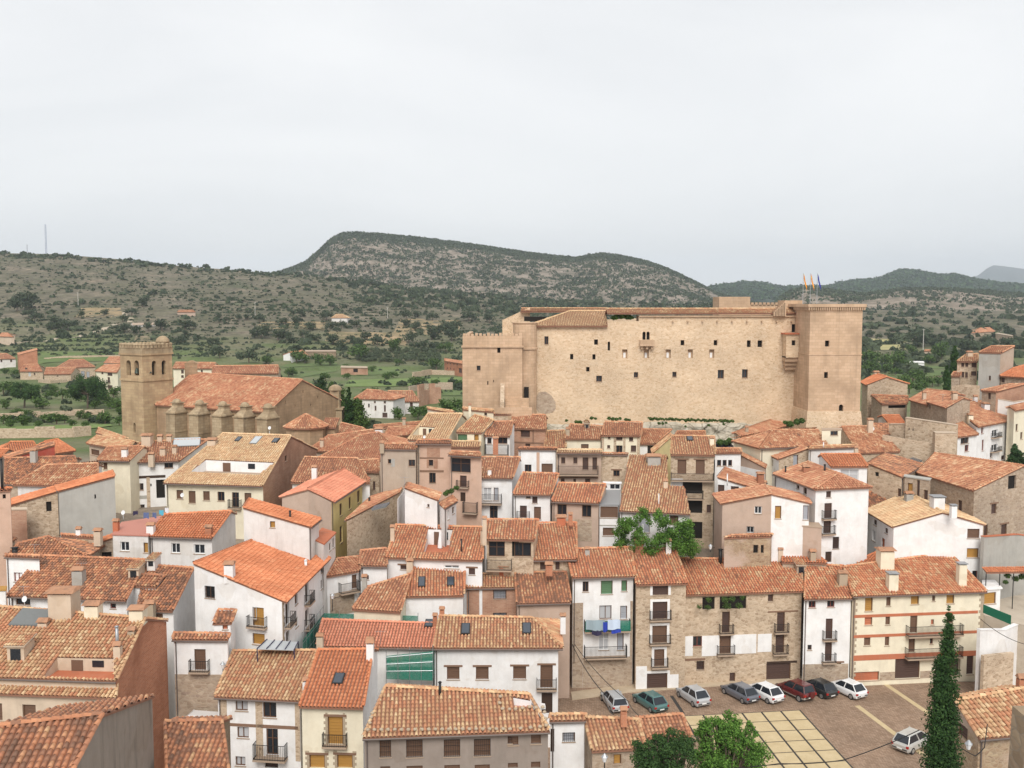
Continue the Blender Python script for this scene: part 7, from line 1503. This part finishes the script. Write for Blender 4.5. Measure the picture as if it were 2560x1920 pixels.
# plants on the castle rock and terrace
def plant(label, v, lst, D, mat='leaf_bush', n=900, size=0.16, cat='plant', name='wall_plant'):
    cl = clumps(v, D, lst, 0.4); b = cl[0][0]; o = empty(name, (b.x, b.y, b.z - cl[0][1]), label, cat); V, Fq, A = leaves(cl, n, size, 17, flat=0.8); npmesh('foliage', V, Fq, mat, o, A)
plant('yellow-green shrub growing on the castle terrace under the roof', 'P', [(900, 455, 28), (950, 450, 30), (1000, 455, 28), (1030, 462, 22), (875, 465, 20)], 151, 'leaf_bright')
plant('green weeds on the rock below the left of the castle wall', 'C', [(840, 778, 16), (870, 785, 18), (900, 790, 16), (935, 780, 14), (985, 792, 16), (1010, 798, 16), (560, 812, 20), (590, 815, 18), (690, 778, 16), (720, 782, 12), (640, 800, 10), (470, 800, 12)], 147.4)
plant('weeds along the rock ledge below the castle wall', 'C', [(1180 + i * 17, 778 + i * 0.5 + (i * 37 % 11), 9 + (i * 53 % 9)) for i in range(44)] + [(1270, 822, 14), (1300, 825, 14), (1330, 820, 10), (1500, 850, 10), (1700, 840, 12), (1830, 830, 12)], 147.2, n=2600, size=0.14)
plant('ivy-like weeds at the foot of the castle corner tower', 'D', [(190, 830, 30), (250, 810, 30), (290, 800, 26), (150, 815, 18)], 139, n=1200)
plant('green bush beside the dark parked car under the rock', 'C', [(1800, 985, 30), (1880, 975, 30), (1850, 990, 26)], 138)
plant('trailing plant on the small balcony rail near the salmon house', 'F', [(1640, 255, 24), (1690, 230, 26), (1730, 205, 24), (1660, 240, 24)], 106, n=700, size=0.1)
plant('potted plants filling the loggia of the broad stone house', 'K', [(1620, 265, 26), (1700, 205, 30), (1690, 270, 30), (1840, 205, 34), (1900, 200, 30), (1860, 260, 36), (1960, 255, 34), (1990, 190, 24)], 101.6, n=1600, size=0.07)
plant('climbing greenery on the pergola of the courtyard at right', 'H', [(2070, 960, 30), (2140, 990, 30), (2200, 970, 34), (2050, 1020, 24)], 107, n=900, size=0.1)
plant('grey-green agave clump on the terrace below the umbrella pine', 'A', [(545, 690, 22), (570, 695, 24), (605, 700, 18)], 265, 'leaf_olive', 250, 0.5, name='agave_plant')
# ================================================================ SQUARE, CARS, STREET FURNITURE
def cobble():
    m, t, b = mk('cobble'); v = coord(t, (1, 1, 1), (0, 0, 0.9)); br = nd(t, 'ShaderNodeTexBrick', i_Scale=1.0); t.links.new(v, br.inputs['Vector'])
    br.inputs['Brick Width'].default_value = 0.34; br.inputs['Row Height'].default_value = 0.17; br.inputs['Mortar Size'].default_value = 0.018
    br.inputs['Color1'].default_value = (0.25, 0.16, 0.105, 1); br.inputs['Color2'].default_value = (0.36, 0.25, 0.175, 1); br.inputs['Mortar'].default_value = (0.17, 0.125, 0.09, 1)
    f = ramp(t, noise(t, coord(t), 0.25, 6, 0.6), [(0.3, 0.78), (0.7, 1.25)]); t.links.new(mixc(t, 1.0, br.outputs['Color'], f, 'MULTIPLY'), b.inputs['Base Color']); bump(t, b, br.outputs['Fac'], 0.4, -0.03)
cobble(); earthmat('yellow_stone', (0.48, 0.37, 0.21), (0.58, 0.465, 0.285), 0.8); plain('joint', (0.05, 0.045, 0.04)); earthmat('kerb_stone', (0.42, 0.33, 0.23), (0.54, 0.44, 0.32), 0.8); earthmat('sand_ground', (0.44, 0.37, 0.29), (0.52, 0.45, 0.36), 0.5)
q = MB(); q.poly([(0, 66, 0), (66, 66, 0), (66, 103.2, 0), (0, 103.2, 0)]); sq = q.build('square', 'cobble'); tag(sq, None, kind='structure')
q = MB(); pv = [onz(p, 0) for p in pts('K520,1075 K1000,1010 K1900,945 L700,925 L1400,878 L2200,770')]
for a, b in zip(pv[:-1], pv[1:]):
    q.hexa([a, b, b + Vector((0, 2.0, 0)), a + Vector((0, 2.0, 0))], [p + Vector((0, 0, 0.1)) for p in (a, b, b + Vector((0, 2.0, 0)), a + Vector((0, 2.0, 0)))])
tag(q.build('pavement', 'kerb_stone'), None, kind='structure')
TL, TR_, BR = [onz(p, 0) for p in pts('K1480,1212 L275,1161 L730,1659')]; e1 = (TR_ - TL) / 6; e2 = (BR - TR_) / 5.6
q = MB(); a = TL - e1 * 0.05 - e2 * 0.05; q.poly([p + Vector((0, 0, 0.004)) for p in (a + e2 * 8.1, a + e1 * 6.1 + e2 * 8.1, a + e1 * 6.1, a)]); base = q.build('slab_paving', 'joint'); tag(base, None, kind='structure')
g1, g2 = 0.2 / e1.length, 0.17 / e2.length
for i in range(6):
    for j in range(8):
        c = TL + e1 * i + e2 * j; z = Vector((0, 0, 0.006)); h_ = Vector((0, 0, 0.03)); P4 = [c + e1 * g1 / 2 + e2 * (1 - g2 / 2) + z, c + e1 * (1 - g1 / 2) + e2 * (1 - g2 / 2) + z, c + e1 * (1 - g1 / 2) + e2 * g2 / 2 + z, c + e1 * g1 / 2 + e2 * g2 / 2 + z]
        q = MB(); q.hexa(P4, [p + h_ for p in P4]); q.build('paving_slab', 'yellow_stone', base)
def stripe(line, w_, mat='yellow_stone', lift=0.006):
    P = [onz(p, 0) for p in pts(line)]; q = MB()
    for a, b in zip(P[:-1], P[1:]):
        n = Vector((-(b - a).y, (b - a).x, 0)).normalized() * w_ / 2; h_ = Vector((0, 0, lift)); q.poly([a - n + h_, b - n + h_, b + n + h_, a + n + h_])
    o = q.build('paving_strip', mat); tag(o, None, kind='structure')
stripe('L1000,925 L1375,1178 L1640,1370', 0.55); stripe('L770,1120 L1130,1390 L1500,1659', 0.55, lift=0.007); stripe('L1890,865 L2060,945 L2260,1040', 0.6); stripe('K1378,1035 K1480,1190', 0.35, 'joint', 0.005)
# parked cars
def paint(name, c): 
    m = plain(name, c, 0.28, 0.0, 0.5); m.node_tree.nodes['Principled BSDF'].inputs['Coat Weight'].default_value = 0.6
for nm, c in (('car_silver', (0.42, 0.43, 0.44)), ('car_teal', (0.07, 0.16, 0.155)), ('car_grey', (0.115, 0.125, 0.15)), ('car_white', (0.74, 0.74, 0.74)), ('car_red', (0.11, 0.012, 0.012)), ('car_black', (0.022, 0.024, 0.024)), ('car_champagne', (0.44, 0.43, 0.40)), ('car_navy', (0.02, 0.03, 0.06))): paint(nm, c)
def car(label, p, rz, pm, L=4.2, Hh=1.48, W=1.76, kind='hatch', two=None):
    r = empty('parked_car', p, label, 'car', 'cars parked on the square' if p[2] < 5 else None, rz); hl = L / 2; w_ = W / 2
    def B(mb, name, mat, parent=r, smooth=False):
        me = bpy.data.meshes.new(name); me.from_pydata(mb.v, [], mb.f)
        for q_ in ([mat] if isinstance(mat, str) else mat): me.materials.append(MATS[q_])
        if any(mb.m): me.polygons.foreach_set('material_index', mb.m)
        if smooth: me.polygons.foreach_set('use_smooth', [True] * len(mb.f))
        o = bpy.data.objects.new(name, me); COL.objects.link(o); o.parent = parent; return o
    zb = 0.22 if kind != 'suv' else 0.34; belt = Hh * 0.62
    st = [(-hl, zb + 0.18, belt * 0.80, 0.80), (-hl + 0.10, zb + 0.04, belt * 0.98, 0.93), (-hl + 0.6, zb, belt, 1.0), (0, zb, belt * 0.99, 1.0), (hl - 1.15, zb, belt * 0.96, 0.99), (hl - 0.5, zb, belt * 0.86, 0.95), (hl - 0.12, zb + 0.05, belt * 0.70, 0.86), (hl, zb + 0.15, belt * 0.55, 0.72)]
    q = MB(); ring = []
    for y, z0, z1, k in st:
        ww = w_ * k; i = len(q.v); q.v += [(-ww * 0.93, y, z0), (-ww, y, z0 + 0.16), (-ww, y, z0 + (z1 - z0) * 0.72), (-ww * 0.93, y, z1 - 0.03), (-ww * 0.82, y, z1), (ww * 0.82, y, z1), (ww * 0.93, y, z1 - 0.03), (ww, y, z0 + (z1 - z0) * 0.72), (ww, y, z0 + 0.16), (ww * 0.93, y, z0)]; ring.append(i)
    for a, b in zip(ring[:-1], ring[1:]):
        for j in range(10): q.f.append([a + j, a + (j + 1) % 10, b + (j + 1) % 10, b + j]); q.m.append(1 if (two and j in (0, 8, 9)) else 0)
    q.f.append([ring[0] + j for j in range(10)]); q.m.append(0); q.f.append([ring[-1] + j for j in range(9, -1, -1)]); q.m.append(0)
    B(q, 'body', [pm, two or pm], smooth=False)
    yr, yrt = {'hatch': (-hl + 0.22, -hl + 0.75), 'estate': (-hl + 0.12, -hl + 0.42), 'suv': (-hl + 0.12, -hl + 0.38), 'mpv': (-hl + 0.18, -hl + 0.6)}[kind]
    yf, yft = {'mpv': (hl - 0.75, hl - 1.65)}.get(kind, (hl - 1.05, hl - 1.85))
    b0, b1 = belt - 0.03, Hh - 0.03; wb, wt = w_ * 0.86, w_ * 0.66
    q = MB(); q.hexa([(-wb, yr, b0), (wb, yr, b0), (wb, yf, b0), (-wb, yf, b0)], [(-wt, yrt, b1), (wt, yrt, b1), (wt, yft, b1), (-wt, yft, b1)]); B(q, 'windows', 'glass_dark')
    q = MB(); ym = (yrt + yft) / 2; q.hexa([(-wt - 0.02, yrt - 0.03, b1 - 0.02), (wt + 0.02, yrt - 0.03, b1 - 0.02), (wt + 0.02, yft + 0.03, b1 - 0.02), (-wt - 0.02, yft + 0.03, b1 - 0.02)], [(-wt * 0.86, yrt + 0.08, b1 + 0.05), (wt * 0.86, yrt + 0.08, b1 + 0.05), (wt * 0.86, yft - 0.1, b1 + 0.05), (-wt * 0.86, yft - 0.1, b1 + 0.05)])
    B(q, 'roof', pm)
    for s in (-1, 1):
        for (ya, yb_) in ((yr, yrt), (yf, yft), ((yr + yf) / 2 + 0.1, ym + 0.1)):
            q = MB(); q.tube((s * (wb + 0.005), ya, b0), (s * (wt + 0.01), yb_, b1), 0.055, 0.05, 5); B(q, 'pillar', pm)
        q = MB(); q.box(s * (w_ * 0.82) - 0.11, s * (w_ * 0.82) + 0.11, -hl - 0.012, -hl + 0.12, belt * 0.66, belt * 0.86); B(q, 'tail_light', 'lamp_red')
        q = MB(); q.box(s * (w_ * 0.66) - 0.16, s * (w_ * 0.66) + 0.16, hl - 0.13, hl - 0.02, belt * 0.56, belt * 0.68); B(q, 'headlight', 'glass_sky')
        q = MB(); q.box(s * (w_ + 0.08) - 0.09, s * (w_ + 0.08) + 0.09, yf - 0.35, yf - 0.2, belt - 0.02, belt + 0.13); B(q, 'mirror', pm)
        for y in (-hl + 0.75, hl - 0.8):
            rw = 0.31 if kind != 'suv' else 0.36; q = MB(); q.tube((s * (w_ - 0.19), y, rw), (s * (w_ + 0.012), y, rw), rw, None, 16); o = B(q, 'wheel', 'rubber'); q = MB(); q.tube((s * (w_ + 0.012), y, rw), (s * (w_ + 0.022), y, rw), rw * 0.66, None, 12); B(q, 'rim', 'metal_grey', o)
    q = MB(); q.box(-0.26, 0.26, -hl - 0.02, -hl + 0.05, belt * 0.45, belt * 0.56); B(q, 'number_plate', 'plate_white')
    q = MB(); q.box(-w_ * 0.8, w_ * 0.8, -hl - 0.008, -hl + 0.1, zb + 0.2, zb + 0.3); B(q, 'bumper_strip', 'rubber')
    if kind == 'suv' and two:
        q = MB(); q.tube((0.12, -hl - 0.2, belt * 0.78), (0.12, -hl - 0.01, belt * 0.78), 0.33, None, 16); B(q, 'spare_wheel', pm)
cz = lambda v, x, y: tuple(onz(px(v, x, y), 0.0))
A27 = math.radians(27)
car('silver estate car, leftmost of the parked row', cz('K', 880, 1120), math.radians(12), 'car_silver', 4.5, 1.46, kind='estate')
car('dark teal hatchback second from the left in the row', cz('K', 1190, 1125), math.radians(26), 'car_teal', 4.3)
car('silver compact crossover in front of the stone houses', cz('K', 1562, 1078), math.radians(22), 'car_silver', 4.2, 1.58)
car('dark grey hatchback beside the white car', cz('K', 1966, 1048), math.radians(27), 'car_grey', 4.4)
car('white car with black windows between the grey and red cars', cz('L', -38, 1048), math.radians(29), 'car_white', 4.4, 1.52)
car('dark red off-roader with silver sills and rear spare wheel', cz('L', 235, 1035), math.radians(29), 'car_red', 4.2, 1.68, kind='suv', two='car_champagne')
car('black hatchback between the red off-roader and a white car', cz('L', 432, 1010), math.radians(27), 'car_black', 4.2)
car('white hatchback at the right end of the row', cz('L', 680, 1015), math.radians(28), 'car_white', 4.2)
car('silver people carrier parked alone beside the cypress', cz('L', 1245, 1478), math.radians(-52), 'car_champagne', 4.2, 1.6, kind='mpv')
p = at(px('I', 1690, 1195), 79); car('white van roof showing between stone wall and low roof', (p.x, p.y, p.z - 1.75), math.radians(80), 'car_white', 4.6, 1.85, 1.85, kind='suv')
p = at(px('C', 1790, 1038), 139.5); car('dark blue car half hidden below the castle rock', (p.x, p.y, p.z - 0.6), math.radians(80), 'car_navy', 4.2)
# stones weighing down the tiles
rows = [('J', [(965 + i * 58.5, 1338 - i * 0.4) for i in range(22)]), ('J', [(985, 1280), (995, 1230), (1005, 1195), (2110, 1050), (2105, 1105), (2130, 1155), (2190, 1160)]), ('K', [(30, 1160), (90, 1150), (150, 1140), (205, 1145), (265, 1140), (280, 1185), (290, 1240), (295, 1300), (240, 1310), (160, 1318), (75, 1325)]), ('K', [(710, 1460), (770, 1452), (830, 1450), (890, 1445), (950, 1438), (1010, 1430)])]
stm = []
for s in range(3):
    rr = random.Random(s); q = MB(); q.lathe((0, 0, 0), [(0.10, -0.02), (0.14, 0.03), (0.13, 0.09), (0.07, 0.14), (0.02, 0.15)], 7); me = bpy.data.meshes.new('weight_stone'); me.from_pydata([(x * rr.uniform(0.8, 1.25), y * rr.uniform(0.8, 1.25), z * rr.uniform(0.85, 1.2)) for x, y, z in q.v], [], q.f); me.materials.append(MATS['stone_plain']); stm.append(me)
k_ = 0
for v, ps_ in rows[:3]:
    for x, y in ps_:
        b = onpl(px(v, x, y + 12), h_st['A'], h_st['n']); o = bpy.data.objects.new('weight_stone', stm[k_ % 3]); COL.objects.link(o); o.location = b + h_st['n'] * 0.16; o.rotation_euler.z = k_; k_ += 1
        o.parent = h_st['roof']; o.matrix_parent_inverse = world_of(h_st['roof']).inverted()
# scaffold with green netting round the pink-tiled house
sc = empty('scaffold', at(px('J', 1325, 900), 86), 'scaffold with green safety netting round the pink-tiled roof', 'scaffold')
def bar(p0, p1, r_=0.03, mat='metal_grey', root=sc, name='scaffold_pole'): q = MB(); q.tube(p0, p1, r_, None, 5); q.build(name, mat, root)
def net(P4, root=sc): q = MB(); q.poly(P4); q.poly([p + Vector((0.01, 0.02, 0)) for p in P4][::-1]); q.build('safety_net', 'net_green', root)
Df = 86.2; q0, q1, q2, q3 = at(px('J', 1125, 690), Df), at(px('J', 1528, 650), Df), at(px('J', 1528, 905), Df), at(px('J', 1125, 890), Df)
net([q3, q2, q1, q0]); bk = Vector((0, 1.4, 0)); net([q2, q2 + bk, q1 + bk, q1])
for i in range(5):
    a = q0.lerp(q1, i / 4); b = q3.lerp(q2, i / 4); bar(b - Vector((0, 0, 2)), a + Vector((0, 0, 0.6)))
for t in (0.05, 0.35, 0.65): bar(q0.lerp(q3, t) - Vector((0, 0.05, 0)), q1.lerp(q2, t) - Vector((0, 0.05, 0)))
for t in (0.3, 0.7):
    a, b = q0.lerp(q3, t), q1.lerp(q2, t); q = MB(); q.hexa([a + Vector((0, 0.1, 0)), b + Vector((0, 0.1, 0)), b + Vector((0, 1.1, 0)), a + Vector((0, 1.1, 0))], [a + Vector((0, 0.1, 0.06)), b + Vector((0, 0.1, 0.06)), b + Vector((0, 1.1, 0.06)), a + Vector((0, 1.1, 0.06))]); q.build('scaffold_deck', 'slab', sc)
Db = 95.5; r0, r1, r2, r3 = at(px('J', 585, 322), Db), at(px('J', 1400, 345), Db), at(px('J', 1400, 405), Db), at(px('J', 585, 395), Db); net([r3, r2, r1, r0])
for i in range(7): a = r0.lerp(r1, i / 6); b = r3.lerp(r2, i / 6); bar(b - Vector((0, 0, 1.5)), a + Vector((0, 0, 0.3)))
l0, l1 = at(px('J', 400, 560), 88), r0; l2, l3 = at(px('J', 520, 620), 88), r3
net([l0 - Vector((0, 0, 2.2)), l1 - Vector((0, 0, 2.2)), l1, l0])
for i in range(7): a = l0.lerp(l1, i / 6); bar(a - Vector((0, 0, 4)), a + Vector((0, 0, 0.8))); 
for dz in (0.7, -0.3, -1.4): bar(l0 + Vector((0, 0, dz)), l1 + Vector((0, 0, dz)))
# washing
for nm, c in (('cloth_blue', (0.03, 0.06, 0.40)), ('cloth_pale', (0.55, 0.64, 0.78)), ('cloth_grey', (0.30, 0.38, 0.42)), ('cloth_white', (0.72, 0.74, 0.78)), ('cloth_navy', (0.035, 0.03, 0.07)), ('cloth_cyan', (0.10, 0.45, 0.60)), ('cloth_denim', (0.12, 0.16, 0.30))): plain(nm, c)
def cloth(label, v, x0, y0, x1, y1, D, mat):
    a, b = at(px(v, x0, y0), D), at(px(v, x1, y1), D); o = MB(); n = 8
    for i in range(n):
        s0, s1 = i / n, (i + 1) / n; f = lambda s, z, o_: Vector((a.x + (b.x - a.x) * s, D + 0.06 * math.sin(s * 9 + z) + o_, z)); zb = lambda s: b.z + 0.07 * math.sin(s * 5 + a.x)
        o.hexa([f(s0, zb(s0), 0), f(s1, zb(s1), 0), f(s1, zb(s1), 0.02), f(s0, zb(s0), 0.02)], [f(s0, a.z, 0), f(s1, a.z, 0), f(s1, a.z, 0.02), f(s0, a.z, 0.02)])
    tag(o.build('laundry', mat), label, 'laundry', 'washing hung out')
Dl = 100.3
cloth('large grey-green cloth hanging over the washing balcony', 'K', 640, 382, 800, 470, Dl, 'cloth_grey'); cloth('pale blue towel on the washing balcony', 'K', 828, 378, 935, 462, Dl - 0.05, 'cloth_pale'); cloth('dark blue garment beneath the pale towel', 'K', 860, 462, 940, 495, Dl, 'cloth_blue'); cloth('blue garment left of the pale towel', 'K', 788, 400, 825, 482, Dl - 0.08, 'cloth_blue'); cloth('navy clothes dangling under the grey-green cloth', 'K', 690, 470, 775, 512, Dl, 'cloth_navy')
Dl = 103; cloth('blue jeans on the red roof deck line', 'E', 1240, 420, 1285, 470, Dl, 'cloth_denim'); cloth('cyan towel on the red roof deck line', 'E', 1375, 400, 1412, 440, Dl, 'cloth_cyan'); cloth('white cloth on the red roof deck line', 'E', 1425, 380, 1455, 420, Dl, 'cloth_white'); cloth('dark shirt on the red roof deck line', 'E', 1150, 408, 1190, 440, Dl, 'cloth_navy'); cloth('denim shirt on the red roof deck line', 'E', 1318, 420, 1350, 465, Dl, 'cloth_denim')
# folded parasol on the roof terrace
p = at(px('F', 1590, 765), 105.5); t0 = at(px('F', 1590, 595), 105.5); o = empty('parasol', p, 'folded white parasol on the sunken roof terrace', 'parasol'); q = MB(); q.tube(p - Vector((0, 0, 0.3)), t0, 0.03, None, 6); q.build('pole', 'metal_grey', o); q = MB(); q.lathe((p.x, p.y, p.z + (t0.z - p.z) * 0.2), [(0.12, 0), (0.26, 0.1), (0.2, (t0.z - p.z) * 0.4), (0.05, (t0.z - p.z) * 0.8)], 8); q.build('canopy', 'white_paint', o)
# glass canopy with blue frame on the terrace
o = empty('terrace_canopy', at(px('J', 190, 640), 82), 'pale glass canopy with dark blue frame left of the scaffold', 'canopy'); cA, cB, cC, cD = at(px('J', 10, 635), 80), at(px('J', 330, 645), 80), at(px('J', 365, 575), 83), at(px('J', 95, 555), 83); q = MB(); q.hexa([cA, cB, cC, cD], [p + Vector((0, 0, 0.05)) for p in (cA, cB, cC, cD)]); q.build('glass_sheet', 'panel_light', o)
for i in range(5): q = MB(); q.tube(cA.lerp(cB, i / 4) + Vector((0, 0, 0.1)), cD.lerp(cC, i / 4) + Vector((0, 0, 0.1)), 0.04, None, 5); q.build('frame_bar', 'cloth_navy', o)
for c in (cA, cB, cC, cD): q = MB(); q.tube(c - Vector((0, 0, 2.2)), c + Vector((0, 0, 0.1)), 0.05, None, 5); q.build('frame_post', 'cloth_navy', o)
# street lamps
def lantern(label, v, x, yt, yb, D, arm=0.0):
    t = at(px(v, x, yt), D); b = at(px(v, x, yb), D); o = empty('street_lamp', b, label, 'street lamp'); q = MB(); q.tube((t.x, t.y, b.z), (t.x, t.y, t.z - 0.5), 0.045, 0.03, 6)
    if arm: q.tube((t.x, t.y, t.z - 0.5), (t.x + arm, t.y + 0.7, t.z - 0.5), 0.03, None, 5)
    q.build('post', 'iron', o); q = MB(); q.lathe((t.x, t.y, t.z - 0.5), [(0.10, 0), (0.2, 0.32)], 6); q.build('lantern_glass', 'dish_white', o); q = MB(); q.lathe((t.x, t.y, t.z - 0.18), [(0.24, 0), (0.1, 0.16), (0.03, 0.24)], 6); q.build('lantern_cap', 'zinc', o)
lantern('grey street lantern in front of the pale-tiled stone house', 'K', 800, 1540, 1659, 62); lantern('wall lantern at the corner of the lane', 'F', 660, 1120, 1270, 95, 0.6); lantern('lantern on the corner of the stone house bottom right', 'L', 1735, 1425, 1480, 56.5, 0.5); lantern('lantern beside the white balcony house', 'I', 1925, 745, 830, 79, 0.5); lantern('street lamp behind the garage roof ridge', 'G', 1715, 695, 760, 104, 0.6)
# overhead cables
def cable(label, line, D, r_=0.022, sag=0.4):
    P = [at(p, d) for p, d in zip(pts(line), D)]; q = MB()
    for a, b in zip(P[:-1], P[1:]):
        pr = a
        for i in range(1, 13):
            t = i / 12; c = a.lerp(b, t) - Vector((0, 0, sag * 4 * t * (1 - t))); q.tube(pr, c, r_, None, 4, cap=False); pr = c
    tag(q.build('overhead_cable', 'iron'), label, 'cable')
cable('thick cable slanting down from the washing house past the lane', 'K520,590 K790,1010 K880,1200', [100.8, 86, 72], 0.04); cable('second cable beside the thick one by the washing house', 'K540,590 K1000,1080 K1150,1215', [100.8, 86, 76], 0.03); cable('dark cable sweeping low across the square to the bottom right house', 'L-500,1659 L100,1620 L650,1590 L1310,1330', [60, 60, 60, 60], 0.03, 0.1)
cable('cable running from the cream house to the right edge', 'L1835,370 L2260,600', [100, 92], 0.03); cable('looped cable on the corner of the stone house bottom right', 'L1600,1435 L1790,1555 L1870,1480 L1895,1280', [57.2, 57, 57, 57.5], 0.03, 0.05)
# courtyard terrace at the right edge
T_ = [onz(p, 7.0) for p in pts('H1850,1300 H2330,1420 H2330,960 H1860,940')]; q = MB(); q.hexa([Vector((p.x, p.y, -0.5)) for p in T_], T_); tag(q.build('courtyard', 'sand_ground'), None, kind='structure')
a, b = at(px('H', 1860, 1215), 99.5), at(px('H', 2100, 1310), 96.5); o = empty('green_screen', b, 'dark green screen on the fence of the right courtyard', 'fence'); q = MB(); q.hexa([a - Vector((0, 0, 0.85)), b - Vector((0, 0, 0.9)), b + Vector((0.05, 0.05, -0.9)), a + Vector((0.05, 0.05, -0.85))], [a, b, b + Vector((0.05, 0.05, 0)), a + Vector((0.05, 0.05, 0))]); plain('screen_green', (0.01, 0.13, 0.07)); q.build('screen', 'screen_green', o)
o = empty('pergola', at(px('H', 2050, 1100), 105), 'tile-edged pergola along the courtyard wall at right', 'pergola'); a, b = at(px('H', 1860, 905), 106.5), at(px('H', 2330, 900), 107)
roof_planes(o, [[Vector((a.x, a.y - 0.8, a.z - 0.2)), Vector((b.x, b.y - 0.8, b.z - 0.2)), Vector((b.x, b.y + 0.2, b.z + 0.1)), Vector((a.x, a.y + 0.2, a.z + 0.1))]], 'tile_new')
for i in range(5): c = a.lerp(b, i / 4); q = MB(); q.tube((c.x, c.y - 0.7, 6.8), (c.x, c.y - 0.7, c.z - 0.3), 0.05, None, 6); q.build('post', 'iron', o)
house('outhouse', 'flat-roofed white outhouse with ochre door beside the cream house', 'H1850,1085 H2028,1070', 'H1850,1000 H1960,1000', 104.5, 3, 0.0, 'white', 'flat:white', oh=0.2, win='F:H1860,1110,1970,1210o')
# dark stone parapet post close to the camera
a, b = at(px('L', 2160, 1180), 17), at(px('L', 2260, 1180), 17); q = MB(); q.hexa([(a.x - 0.06, 16.7, a.z - 6), (b.x + 0.6, 16.7, a.z - 6), (b.x + 0.6, 17.4, a.z - 6), (a.x - 0.06, 17.4, a.z - 6)], [(a.x + 0.04, 16.8, a.z), (b.x + 0.5, 16.8, a.z + 0.03), (b.x + 0.5, 17.3, a.z), (a.x + 0.05, 17.3, a.z)]); tag(q.build('stone_pillar', 'stone_dark'), 'dark blurred stone pillar at the bottom right edge', 'pillar')

freewall('retaining_wall', 'low rubble wall with a dark doorway below the white roadside wall', 'L1868,692 L2125,664', [96.2, 97.5], 0.4, 'stone_tan', zb=-0.5)
# ================================================================ HAZE
m, t, b = mk('haze_air'); t.nodes.remove(b); vo = nd(t, 'ShaderNodeVolumePrincipled'); vo.inputs['Color'].default_value = (0.82, 0.90, 1.0, 1); vo.inputs['Density'].default_value = 0.0001; vo.inputs['Anisotropy'].default_value = 0.2
t.links.new(vo.outputs[0], t.nodes['Material Output'].inputs['Volume'])
q = MB(); q.box(-15000, 15000, -300, 11200, -8.5, 520); tag(q.build('haze', 'haze_air'), 'thin pale air filling the valley', 'haze', kind='stuff')
